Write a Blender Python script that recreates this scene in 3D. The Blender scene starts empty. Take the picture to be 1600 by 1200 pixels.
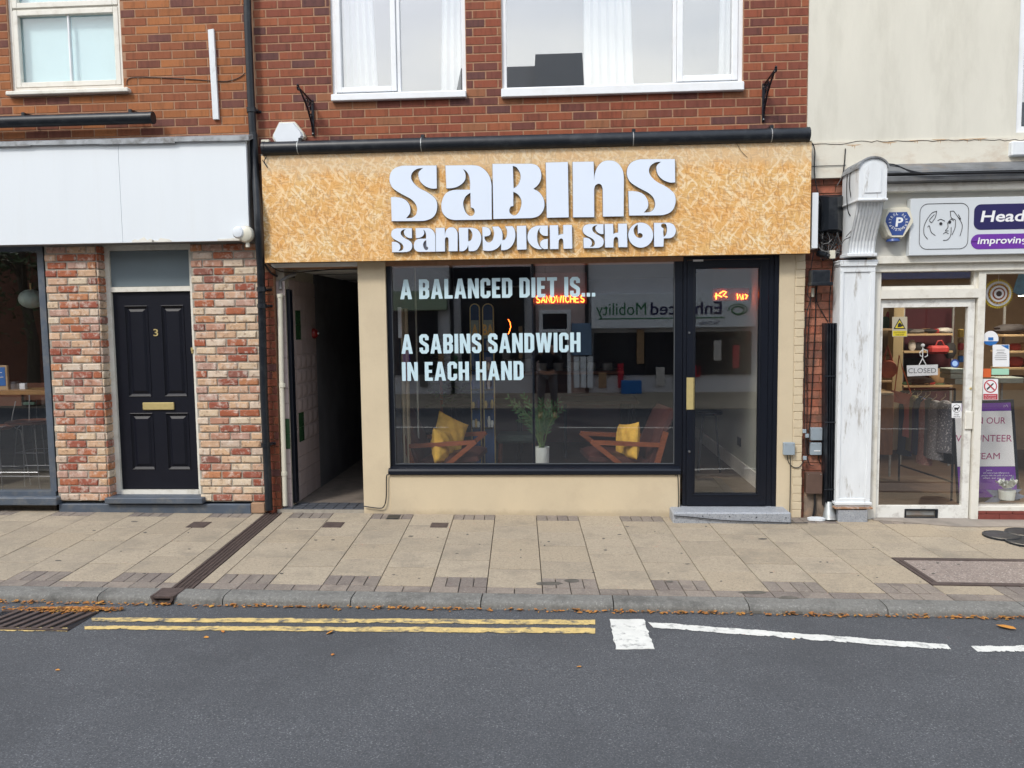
import bpy, bmesh, math, random
from mathutils import Vector, Matrix
random.seed(7)
S = bpy.context.scene
COL = S.collection
R = math.radians

# ------------------------------------------------------------------ camera, light, exposure
CAM_H, CAM_D, F = 1.878, 7.523, 1213.0
pitch, yaw, roll = R(4.448), R(-3.432), R(0.706)
fw = Vector((math.sin(yaw)*math.cos(pitch), math.cos(yaw)*math.cos(pitch), -math.sin(pitch)))
rt = Vector((math.cos(yaw), -math.sin(yaw), 0)); dn = fw.cross(rt)
RT = rt*math.cos(roll) + dn*math.sin(roll); DN = -rt*math.sin(roll) + dn*math.cos(roll)
CP = Vector((0, -CAM_D, CAM_H))
cd = bpy.data.cameras.new('camera'); cam = bpy.data.objects.new('camera', cd); COL.objects.link(cam)
cd.sensor_width = 36; cd.lens = F/1600*36; cd.clip_end = 500; cd.clip_start = .05
m = Matrix((RT, -DN, -fw)).transposed().to_4x4(); m.translation = CP; cam.matrix_world = m
S.camera = cam
SUN_EL, SUN_AZ = 46, 214      # compass bearing; the sun stands behind the camera, to the left
wd = bpy.data.worlds.new('World'); S.world = wd; wd.use_nodes = True
nt = wd.node_tree; nt.nodes.clear()
out = nt.nodes.new('ShaderNodeOutputWorld'); bg = nt.nodes.new('ShaderNodeBackground')
sky = nt.nodes.new('ShaderNodeTexSky'); sky.sky_type = 'NISHITA'; sky.sun_disc = False
sky.sun_elevation = R(SUN_EL); sky.sun_rotation = R(SUN_AZ); sky.air_density = 1.2; sky.dust_density = 2.5
tc = nt.nodes.new('ShaderNodeTexCoord'); mp = nt.nodes.new('ShaderNodeMapping'); mp.inputs['Scale'].default_value = (1, 1, 2.6)
nz = nt.nodes.new('ShaderNodeTexNoise'); nz.inputs['Scale'].default_value = 2.2; nz.inputs['Detail'].default_value = 7
rp = nt.nodes.new('ShaderNodeValToRGB'); rp.color_ramp.elements[0].position = .32; rp.color_ramp.elements[1].position = .62
rp.color_ramp.elements[0].color = (.25,)*3+(1,); rp.color_ramp.elements[1].color = (.88,)*3+(1,)
mx = nt.nodes.new('ShaderNodeMix'); mx.data_type = 'RGBA'; 
sx_ = nt.nodes.new('ShaderNodeSeparateXYZ'); hz = nt.nodes.new('ShaderNodeValToRGB'); hz.color_ramp.elements[0].position = .15; hz.color_ramp.elements[1].position = .62
hz.color_ramp.elements[0].color = (11.5, 11.1, 9.9, 1); hz.color_ramp.elements[1].color = (7.6, 8.7, 10.4, 1)
nt.links.new(tc.outputs['Generated'], sx_.inputs[0]); nt.links.new(sx_.outputs['Z'], hz.inputs[0]); nt.links.new(hz.outputs[0], mx.inputs['B'])
L = nt.links.new
L(tc.outputs['Generated'], mp.inputs['Vector']); L(mp.outputs[0], nz.inputs['Vector']); L(nz.outputs[0], rp.inputs[0])
L(rp.outputs[0], mx.inputs['Factor']); L(sky.outputs[0], mx.inputs['A']); L(mx.outputs['Result'], bg.inputs[0]); L(bg.outputs[0], out.inputs[0])
bg.inputs[1].default_value = .122
sl = bpy.data.lights.new('sun', 'SUN'); sl.energy = 1.5; sl.angle = R(10); sl.color = (1, .95, .87)
sun = bpy.data.objects.new('sun', sl); COL.objects.link(sun); sun.location = (-6, -20, 20)
az, el = R(SUN_AZ), R(SUN_EL)
sd = Vector((math.sin(az)*math.cos(el), math.cos(az)*math.cos(el), math.sin(el)))
sun.rotation_euler = sd.to_track_quat('Z', 'Y').to_euler()
vs = S.view_settings; vs.view_transform = 'Standard'; vs.look = 'None'; vs.gamma = 1; vs.use_curve_mapping = False
vs.exposure = 0.64

# ------------------------------------------------------------------ measuring: photo point -> place
def ray(px, py): return RT*((px-800)/F) + DN*((py-600)/F) + fw
def W(px, py, Y=0.0):
    d = ray(px, py); t = (Y+CAM_D)/d.y; return CP + d*t
PB, PC = .0155, -.00717
def pav_z(x, y): return PB*y + PC*x
def Gp(px, py):                                   # on the pavement
    d = ray(px, py); t = (CAM_H + PB*CAM_D)/(PB*d.y + PC*d.x - d.z); return CP + d*t
KY = -2.32; ROAD0 = W(800, 953.5, -2.32).z                                         # gutter line
def road_z(x, y):
    c = -6.3; s = .022
    return ROAD0 + PC*x*.9 + s*((KY-y) if y > c else (KY-c) - (c-y))
def Gr(px, py):
    d = ray(px, py); t = 4.0
    for i in range(40):
        p = CP + d*t; t += (p.z-road_z(p.x, p.y))/(-d.z)
    return CP + d*t

# ------------------------------------------------------------------ mesh and object helpers
class MB:
    def __init__(s): s.v, s.f, s.mi = [], [], []
    def add(s, vs_, fs, mi=0):
        n = len(s.v); s.v += [tuple(p) for p in vs_]; s.f += [tuple(i+n for i in f) for f in fs]; s.mi += [mi]*len(fs); return s
    def box(s, x0, x1, y0, y1, z0, z1, mi=0):
        vs_ = [(x, y, z) for x in (x0, x1) for y in (y0, y1) for z in (z0, z1)]
        return s.add(vs_, [(0,1,3,2),(4,6,7,5),(0,4,5,1),(2,3,7,6),(0,2,6,4),(1,5,7,3)], mi)
    def cbox(s, x0, x1, y0, y1, z0, z1, b=.004, mi=0):
        if min(x1-x0, y1-y0, z1-z0) < 2.1*b: b = min(x1-x0, y1-y0, z1-z0)*.3
        bm = bmesh.new(); bmesh.ops.create_cube(bm, size=1)
        for v in bm.verts: v.co = Vector(((x0+x1)/2+v.co.x*(x1-x0), (y0+y1)/2+v.co.y*(y1-y0), (z0+z1)/2+v.co.z*(z1-z0)))
        bmesh.ops.bevel(bm, geom=list(bm.edges), offset=b, segments=1, affect='EDGES')
        bm.verts.index_update()
        s.add([v.co for v in bm.verts], [[v.index for v in f.verts] for f in bm.faces], mi); bm.free(); return s
    def prism(s, pts, y0, y1, mi=0):               # polygon in XZ pushed along Y
        n = len(pts); vs_ = [(p[0], y0, p[1]) for p in pts] + [(p[0], y1, p[1]) for p in pts]
        fs = [tuple(range(n)), tuple(range(2*n-1, n-1, -1))] + [(i, (i+1) % n, n+(i+1) % n, n+i) for i in range(n)]
        return s.add(vs_, fs, mi)
    def slab(s, pts, z0, z1, mi=0):                # polygon (3-D top points) with thickness z0..z1 added to each z
        n = len(pts); vs_ = [(p[0], p[1], p[2]+z1) for p in pts] + [(p[0], p[1], p[2]+z0) for p in pts]
        fs = [tuple(range(n)), tuple(range(2*n-1, n-1, -1))] + [(i, (i+1) % n, n+(i+1) % n, n+i) for i in range(n)]
        return s.add(vs_, fs, mi)
    def tube(s, pts, r, n=8, mi=0, caps=True):
        pts = [Vector(p) for p in pts]; rings = []
        up = Vector((0, 0, 1))
        for i, p in enumerate(pts):
            a = pts[max(0, i-1)]; b = pts[min(len(pts)-1, i+1)]; t = (b-a).normalized()
            u = t.cross(up) if abs(t.dot(up)) < .95 else t.cross(Vector((0, 1, 0)))
            u.normalize(); v = t.cross(u); rr = r[i] if isinstance(r, (list, tuple)) else r
            rings.append([p + (u*math.cos(2*math.pi*k/n) + v*math.sin(2*math.pi*k/n))*rr for k in range(n)])
        vs_ = [q for g in rings for q in g]; fs = []
        for i in range(len(pts)-1):
            for k in range(n): fs.append((i*n+k, i*n+(k+1) % n, (i+1)*n+(k+1) % n, (i+1)*n+k))
        if caps: fs += [tuple(range(n)), tuple(range(len(vs_)-1, len(vs_)-n-1, -1))]
        return s.add(vs_, fs, mi)
    def lathe(s, prof, c, axis='z', n=20, mi=0):   # prof: (radius, height)
        vs_ = []
        for r_, h in prof:
            for k in range(n):
                a = 2*math.pi*k/n; x, y = r_*math.cos(a), r_*math.sin(a)
                q = (x, y, h) if axis == 'z' else ((x, -h, y) if axis == 'y' else (h, x, y))
                vs_.append((c[0]+q[0], c[1]+q[1], c[2]+q[2]))
        fs = [(i*n+k, i*n+(k+1) % n, (i+1)*n+(k+1) % n, (i+1)*n+k) for i in range(len(prof)-1) for k in range(n)]
        fs += [tuple(range(n)), tuple(range(len(vs_)-n, len(vs_)))]
        return s.add(vs_, fs, mi)
    def pbox(s, x0, y0, x1, y1, Yf, Yb, b=.003, mi=0):   # box from a photo rectangle on the plane Y = Yf
        a, c, d, e = W(x0, y0, Yf), W(x1, y0, Yf), W(x0, y1, Yf), W(x1, y1, Yf)
        X0, X1 = (a.x+d.x)/2, (c.x+e.x)/2; Z1, Z0 = (a.z+c.z)/2, (d.z+e.z)/2
        return s.cbox(X0, X1, Yf, Yb, Z0, Z1, b, mi) if b else s.box(X0, X1, Yf, Yb, Z0, Z1, mi)
def prect(x0, y0, x1, y1, Y):
    a, c, d, e = W(x0, y0, Y), W(x1, y0, Y), W(x0, y1, Y), W(x1, y1, Y)
    return (a.x+d.x)/2, (c.x+e.x)/2, (d.z+e.z)/2, (a.z+c.z)/2      # X0 X1 Z0 Z1
WL = {}
def link(o, parent, loc):
    COL.objects.link(o); WL[o.name] = Vector(loc)
    if parent is not None: o.parent = parent; o.location = Vector(loc)-WL[parent.name]
    else: o.location = loc
    return o
def build(name, mb, mats, parent=None, smooth=False, kind=None, label=None):
    if not isinstance(mats, (list, tuple)): mats = [mats]
    xs = [p[0] for p in mb.v]; ys = [p[1] for p in mb.v]; zs = [p[2] for p in mb.v]
    o0 = Vector(((min(xs)+max(xs))/2, (min(ys)+max(ys))/2, min(zs)))
    me = bpy.data.meshes.new(name); me.from_pydata([(p[0]-o0.x, p[1]-o0.y, p[2]-o0.z) for p in mb.v], [], mb.f)
    for q in mats: me.materials.append(q)
    if len(mats) > 1: me.polygons.foreach_set('material_index', mb.mi)
    bm = bmesh.new(); bm.from_mesh(me); bmesh.ops.recalc_face_normals(bm, faces=bm.faces)
    if smooth:
        for f in bm.faces: f.smooth = True
        for e in bm.edges:
            if len(e.link_faces) == 2 and e.calc_face_angle(0) > R(38): e.smooth = False
    bm.to_mesh(me); bm.free()
    o = bpy.data.objects.new(name, me); link(o, parent, o0)
    if kind: o['kind'] = kind
    if label: o['label'] = label
    return o
def thing(name, label, cat, loc, group=None):
    o = bpy.data.objects.new(name, None); o.empty_display_size = .1; link(o, None, loc)
    o['label'] = label; o['category'] = cat
    if group: o['group'] = group
    return o
def tag(o, label, cat, group=None):
    o['label'] = label; o['category'] = cat
    if group: o['group'] = group
    return o
def place(name, me, loc, parent, mat=None, scale=None):
    o = bpy.data.objects.new(name, me); link(o, parent, loc)
    if scale: o.scale = scale
    return o

# ------------------------------------------------------------------ materials
def srgb(r, g, b):
    f = lambda c: (c/255/12.92) if c/255 <= .04045 else ((c/255+.055)/1.055)**2.4
    return (f(r), f(g), f(b), 1)
def mat(name, col, rough=.6, var=.12, vs_=6, bump=0., bs=80, metal=0, rand=None, stretch=(1, 1, 1), spec=.5, dirt=None, speck=None, coat=0, emit=None, base_dirt=None):
    """principled; var = brightness mottle, rand = list of colours picked per object, dirt = (colour, amount, scale), speck = (colour, amount, scale)"""
    M_ = bpy.data.materials.new(name); M_.use_nodes = True; t = M_.node_tree; N = t.nodes; K = t.links.new
    b = N['Principled BSDF']; b.inputs['Roughness'].default_value = rough; b.inputs['Metallic'].default_value = metal
    b.inputs['Specular IOR Level'].default_value = spec; b.inputs['Coat Weight'].default_value = coat
    c = N.new('ShaderNodeTexCoord'); oi = N.new('ShaderNodeObjectInfo')
    ad = N.new('ShaderNodeVectorMath'); ad.operation = 'ADD'; sc = N.new('ShaderNodeVectorMath'); sc.operation = 'SCALE'
    sc.inputs[0].default_value = (37, 91, 53); K(oi.outputs['Random'], sc.inputs['Scale'])
    mpp = N.new('ShaderNodeMapping'); mpp.inputs['Scale'].default_value = stretch
    K(c.outputs['Object'], mpp.inputs['Vector']); K(mpp.outputs[0], ad.inputs[0]); K(sc.outputs[0], ad.inputs[1])
    vec = ad.outputs[0]
    def noise(scale, det=5, rgh=.6):
        n = N.new('ShaderNodeTexNoise'); n.inputs['Scale'].default_value = scale; n.inputs['Detail'].default_value = det
        n.inputs['Roughness'].default_value = rgh; K(vec, n.inputs['Vector']); return n.outputs[0]
    def mix(a, bb, fac, mode='MIX'):
        x = N.new('ShaderNodeMix'); x.data_type = 'RGBA'; x.blend_type = mode
        for key, v in (('A', a), ('B', bb), ('Factor', fac)):
            if isinstance(v, bpy.types.NodeSocket): K(v, x.inputs[key])
            else: x.inputs[key].default_value = v
        return x.outputs['Result']
    def ramp(src, p0, p1, c0=(0, 0, 0, 1), c1=(1, 1, 1, 1)):
        x = N.new('ShaderNodeValToRGB'); x.color_ramp.elements[0].position = p0; x.color_ramp.elements[1].position = p1
        x.color_ramp.elements[0].color = c0; x.color_ramp.elements[1].color = c1; K(src, x.inputs[0]); return x.outputs[0]
    base = tuple(col[:3])+(1,)
    if rand:
        rr = N.new('ShaderNodeValToRGB'); rr.color_ramp.interpolation = 'CONSTANT'; e = rr.color_ramp.elements
        e[0].position = 0; e[0].color = tuple(rand[0][:3])+(1,); e[1].position = 1/len(rand); e[1].color = tuple(rand[1][:3])+(1,)
        for i, q in enumerate(rand[2:]): z = e.new((i+2)/len(rand)); z.color = tuple(q[:3])+(1,)
        K(oi.outputs['Random'], rr.inputs[0]); base = rr.outputs[0]
    if var:
        f = ramp(noise(vs_), .3, .72, (1-var,)*3+(1,), (1+var,)*3+(1,))
        base = mix(base, f, 1.0, 'MULTIPLY')
    if speck:
        f = ramp(noise(speck[2], 2, .5), .58, .7); fm = mix((0, 0, 0, 1), f, speck[1]); base = mix(base, tuple(speck[0][:3])+(1,), fm)
    if dirt:
        th0 = dirt[3] if len(dirt) > 3 else .5; f = ramp(noise(dirt[2], 8, .7), th0, th0+.16); fm = mix((0, 0, 0, 1), f, dirt[1]); base = mix(base, tuple(dirt[0][:3])+(1,), fm)
    if base_dirt:
        sz_ = N.new('ShaderNodeSeparateXYZ'); K(c.outputs['Object'], sz_.inputs[0]); a1 = N.new('ShaderNodeMath'); a1.operation = 'MULTIPLY_ADD'; K(noise(7, 8, .75), a1.inputs[0]); a1.inputs[1].default_value = -base_dirt[1]*1.9; K(sz_.outputs['Z'], a1.inputs[2])
        base = mix(base, tuple(base_dirt[0][:3])+(1,), ramp(a1.outputs[0], 0, base_dirt[1]*.4+.001, (.7, .7, .7, 1), (0, 0, 0, 1)) if False else mix((.55, .55, .55, 1), (0, 0, 0, 1), ramp(a1.outputs[0], -.04, .05)))
    if isinstance(base, tuple): b.inputs['Base Color'].default_value = base
    else: K(base, b.inputs['Base Color'])
    if bump:
        bp = N.new('ShaderNodeBump'); bp.inputs['Strength'].default_value = min(1, bump); bp.inputs['Distance'].default_value = .004
        K(noise(bs, 6, .65), bp.inputs['Height']); K(bp.outputs[0], b.inputs['Normal'])
    if emit:
        b.inputs['Emission Color'].default_value = tuple(emit[0][:3])+(1,); b.inputs['Emission Strength'].default_value = emit[1]
    return M_
def glass(name, ior=1.5, tint=(1, 1, 1, 1), rough=0.0):
    M_ = bpy.data.materials.new(name); M_.use_nodes = True; t = M_.node_tree; N = t.nodes; N.clear(); K = t.links.new
    o = N.new('ShaderNodeOutputMaterial'); mxs = N.new('ShaderNodeMixShader'); fr = N.new('ShaderNodeFresnel')
    ge = N.new('ShaderNodeNewGeometry'); io = N.new('ShaderNodeMix'); io.data_type = 'FLOAT'; K(ge.outputs['Backfacing'], io.inputs[0]); io.inputs[2].default_value = ior; io.inputs[3].default_value = 1/ior; K(io.outputs[0], fr.inputs[0])   # same reflectance on both faces of the thin pane
    tr = N.new('ShaderNodeBsdfTransparent'); tr.inputs[0].default_value = tint; gl = N.new('ShaderNodeBsdfGlossy'); gl.inputs['Roughness'].default_value = rough
    K(fr.outputs[0], mxs.inputs[0]); K(tr.outputs[0], mxs.inputs[1]); K(gl.outputs[0], mxs.inputs[2]); K(mxs.outputs[0], o.inputs[0]); return M_
C = srgb
m_asphalt = mat('asphalt', (.070, .073, .079), .9, .4, 85, 1, 95, speck=((.25, .25, .255), .7, 125), dirt=((.042, .044, .048), .45, .7, .44), base_dirt=None)
m_slab = mat('buff_concrete_slab', (.35, .30, .225), .9, .14, 45, .6, 110, rand=[(.352, .292, .213), (.332, .277, .203), (.362, .302, .222), (.342, .285, .21), (.322, .268, .197), (.347, .285, .204)], speck=((.13, .115, .095), .75, 95), dirt=((.21, .18, .14), .6, 2.6))
m_sett = mat('brown_concrete_block', (.20, .165, .14), .9, .14, 50, .6, 110, rand=[(.20, .168, .14), (.235, .195, .16), (.175, .145, .125), (.215, .18, .15)], speck=((.34, .31, .27), .55, 100), dirt=((.11, .09, .08), .6, 6))
m_kerb = mat('kerb_concrete', (.165, .16, .145), .92, .2, 40, .9, 70, speck=((.33, .32, .30), .6, 85), dirt=((.065, .063, .058), .75, 3.2, .52))
m_joint = mat('joint_dirt', (.09, .075, .06), .95, .3, 20)
m_yellow = mat('yellow_road_paint', (.60, .44, .17), .8, .2, 22, .6, 90, dirt=((.09, .09, .09), 1.0, 13, .49))
m_white_road = mat('white_road_paint', (.64, .635, .59), .8, .1, 12, .6, 90, dirt=((.12, .12, .12), .9, 16, .53))
m_mortar = mat('mortar_buff', (.36, .205, .125), .95, .15, 25, .6, 150)
m_mortar2 = mat('mortar_grey', (.33, .30, .25), .95, .15, 25, .8, 120)
redA = [(0.256, 0.065, 0.029), (0.21, 0.053, 0.027), (0.272, 0.076, 0.03), (0.165, 0.045, 0.027), (0.233, 0.059, 0.027), (0.306, 0.09, 0.036), (0.187, 0.051, 0.027), (0.261, 0.071, 0.029), (0.136, 0.041, 0.029), (0.244, 0.061, 0.027), (0.221, 0.061, 0.03), (0.198, 0.053, 0.029), (0.27, 0.105, 0.045), (0.11, 0.04, 0.034)]
m_brick = mat('red_brick', (.2, .06, .035), .82, .34, 9, .5, 110, rand=redA, stretch=(2.6, 1, .55), dirt=((.11, .04, .03), .55, 9))
redB = [(0.331, 0.112, 0.034), (0.251, 0.074, 0.028), (0.361, 0.128, 0.038), (0.251, 0.077, 0.028), (0.266, 0.085, 0.028), (0.16, 0.047, 0.026), (0.331, 0.114, 0.036), (0.3, 0.102, 0.03), (0.26, 0.085, 0.03), (0.14, 0.047, 0.035)]
m_brick_or = mat('orange_brown_brick', (.3, .1, .04), .82, .3, 9, .5, 110, rand=redB, stretch=(2.6, 1, .55), dirt=((.14, .055, .03), .5, 9))
slips = [(.54, .38, .26), (.27, .072, .040), (.58, .46, .35), (.42, .22, .15), (.52, .33, .22), (.58, .44, .30), (.36, .115, .055), (.52, .40, .31), (.28, .08, .048), (.55, .36, .23), (.44, .27, .21), (.60, .49, .36), (.24, .09, .065), (.33, .095, .045), (.55, .36, .22), (.44, .19, .09)]
m_slip = mat('reclaimed_brick_slip', (.5, .3, .2), .9, .14, 14, .9, 60, rand=slips, dirt=((.66, .58, .50), .7, 16), speck=((.15, .065, .045), .6, 30))
m_render = mat('cream_render', (.64, .62, .54), .85, .05, 2.2, .35, 60, stretch=(2, 1, .5), dirt=((.48, .46, .39), .45, 1.3, .48))
m_render_v = mat('weathered_cream_render', (.66, .63, .54), .85, .05, 3, .35, 60, dirt=((.38, .22, .11), .35, 2.6), stretch=(1, 1, 1.8))
m_cream = mat('beige_masonry_paint', (.58, .485, .335), .7, .04, 3, .35, 50, dirt=((.48, .39, .27), .35, 2.5), base_dirt=((.36, .29, .195), .07))
m_cream_b = mat('beige_painted_brick', (.58, .485, .335), .7, .05, 9, .35, 50, dirt=((.46, .37, .25), .4, 5))
m_fascia = mat('white_fascia_panel', (.72, .765, .80), .42, .02, 1.3, stretch=(3, 1, .3), dirt=((.60, .62, .62), .2, 1.3, .52))
m_upvc = mat('white_upvc', (.78, .80, .82), .3, .03, 3, dirt=((.6, .58, .52), .25, 5))
m_upvc_old = mat('aged_white_paint', (.72, .70, .63), .5, .05, 6, .3, 60, dirt=((.42, .37, .28), .4, 7))
m_peel = mat('peeling_white_paint', (.70, .73, .75), .65, .06, 6, .8, 30, stretch=(2.2, 2.2, .45), dirt=((.24, .20, .155), .95, 6.5, .575))
m_letter = mat('white_acrylic', (.70, .775, .89), .28, .01, 2)
m_dark_edge = mat('dark_letter_return', (.12, .13, .17), .5, .05)
m_black = mat('black_gloss_paint', (.007, .009, .015), .3, .12, 4, .15, 30, spec=.28)
m_blackpl = mat('black_plastic', (.009, .012, .017), .38, .1, 8, spec=.4, dirt=((.05, .055, .06), .4, 9))
m_navy = mat('dark_navy_door_skin', (.007, .008, .014), .42, .08, 5, .25, 50, spec=.25)
m_bluegrey = mat('blue_grey_paint', (.075, .095, .125), .5, .15, 6, .3, 50, dirt=((.17, .165, .15), .5, 7))
m_brass = mat('brass', (.72, .58, .26), .32, .06, 20, metal=.55)
m_lead = mat('lead_flashing', (.24, .255, .27), .6, .35, 5, .7, 20, dirt=((.07, .065, .06), .85, 6, .47))
m_lead_dark = mat('dark_lead_roll', (.13, .135, .14), .6, .35, 5, .8, 20, dirt=((.25, .19, .13), .5, 4, .55))
m_granite = mat('grey_granite', (.30, .32, .35), .6, .1, 20, .4, 100, speck=((.08, .085, .095), .9, 90), dirt=((.5, .5, .5), .5, 70))
m_wood = mat('teak_wood', (.25, .075, .028), .4, .25, 7, stretch=(1, 6, 6))
m_leather = mat('brown_leather', (.075, .030, .026), .38, .1, 12, .3, 60)
m_redleather = mat('oxblood_leather', (.10, .018, .015), .4, .1, 12, .3, 60)
m_mustard = mat('mustard_velvet', (.68, .41, .06), .9, .18, 14, .6, 30)
m_pot = mat('white_ceramic', (.62, .66, .62), .4, .03)
m_leafg = mat('plant_leaf', (.05, .12, .035), .5, .3, 9)
m_stem = mat('plant_stem', (.10, .16, .05), .6, .2, 9)
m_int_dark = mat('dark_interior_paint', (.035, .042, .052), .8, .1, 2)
m_int_floor = mat('brown_floor_boards', (.075, .055, .04), .5, .3, 3, stretch=(1, 6, 1))
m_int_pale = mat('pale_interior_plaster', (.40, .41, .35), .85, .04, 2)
m_ceil = mat('white_ceiling_board', (.74, .74, .71), .8, .05, 3)
m_tile = mat('glazed_cream_pink_tile', (.40, .33, .32), .25, .06, 6)
m_tileg = mat('dark_green_tile', (.025, .07, .03), .25, .1, 6)
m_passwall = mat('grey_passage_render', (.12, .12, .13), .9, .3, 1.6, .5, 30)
m_flag = mat('speckled_passage_floor', (.15, .125, .105), .8, .2, 9, .3, 60, dirt=((.10, .085, .07), .7, 4))
m_bluebrick = mat('blue_paver_brick', (.055, .06, .072), .6, .2, 12, .4, 80)
m_iron = mat('rusty_cast_iron', (.075, .052, .045), .75, .3, 20, .8, 90)
m_cable = mat('black_cable', (.012, .012, .014), .5, 0)
m_greycable = mat('grey_cable', (.17, .17, .17), .5, 0)
m_greybox = mat('grey_plastic_box', (.28, .335, .38), .5, .05, 8)
m_brownbox = mat('brown_meter_box', (.10, .06, .045), .6, .15, 10)
m_galv = mat('galvanised_metal', (.36, .38, .38), .5, .2, 12, metal=.6, dirt=((.3, .17, .1), .5, 5))
m_alarm = mat('cream_alarm_plastic', (.66, .63, .52), .4, .06, 6)
m_paleplastic = mat('white_alarm_plastic', (.70, .74, .78), .4, .04, 6)
m_blue = mat('alarm_blue', (.035, .075, .26), .4, .04)
m_navyprint = mat('navy_print', (.018, .015, .09), .4, .03)
m_purple = mat('purple_print', (.15, .035, .33), .4, .03)
m_signpanel = mat('pale_sign_panel', (.60, .64, .67), .35, .03, 2)
m_print = mat('white_print', (.78, .79, .8), .5, 0)
m_blackprint = mat('black_print', (.02, .02, .022), .5, 0)
m_vinyl = mat('pale_blue_window_vinyl', (.52, .69, .76), .5, .02)
m_redprint = mat('red_print', (.45, .02, .04), .5, 0)
m_pinkprint = mat('magenta_print', (.36, .04, .16), .5, 0)
m_yellowprint = mat('yellow_print', (.62, .50, .03), .5, 0)
m_orangeprint = mat('orange_print', (.62, .12, .03), .5, 0)
m_greenprint = mat('green_print', (.03, .2, .08), .5, 0)
m_mintprint = mat('mint_print', (.35, .62, .46), .5, 0)
m_blueprint = mat('blue_print', (.02, .14, .42), .5, 0)
m_leaf = mat('autumn_leaf', (.45, .17, .03), .7, .1, 10, rand=[(.52, .22, .03), (.38, .12, .025), (.60, .33, .05), (.28, .10, .03), (.5, .18, .03)])
m_leaf2 = mat('fallen_leaf_litter', (.34, .13, .028), .75, .5, 22, dirt=((.58, .34, .06), .8, 30), speck=((.12, .055, .02), .8, 12))
m_curtain = mat('white_net_curtain', (.80, .84, .85), .9, .05, 4)
m_blind = mat('pale_blue_blind', (.55, .76, .80), .8, .02)
m_room = mat('upstairs_room', (.2, .21, .21), .9, .05)
g_shop = glass('shop_window_glass', 2.0)
g_up = glass('upstairs_window_glass', 3.9)
g_up2 = glass('blind_window_glass', 1.9)
g_frost = mat('frosted_glass', (.15, .19, .21), .32, .05, 3)
m_red_wall = mat('maroon_wall', (.075, .012, .02), .8, .1)
m_shelf = mat('pine_shelf', (.42, .30, .17), .6, .15, 6, stretch=(1, 5, 5))
m_floorw = mat('worn_wood_floor', (.11, .073, .05), .5, .25, 3, stretch=(1, 7, 1))
m_globe = mat('opal_glass_globe', (.50, .62, .56), .35, .02)
m_chrome = mat('brushed_steel', (.42, .43, .44), .35, .05, metal=1)

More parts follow.
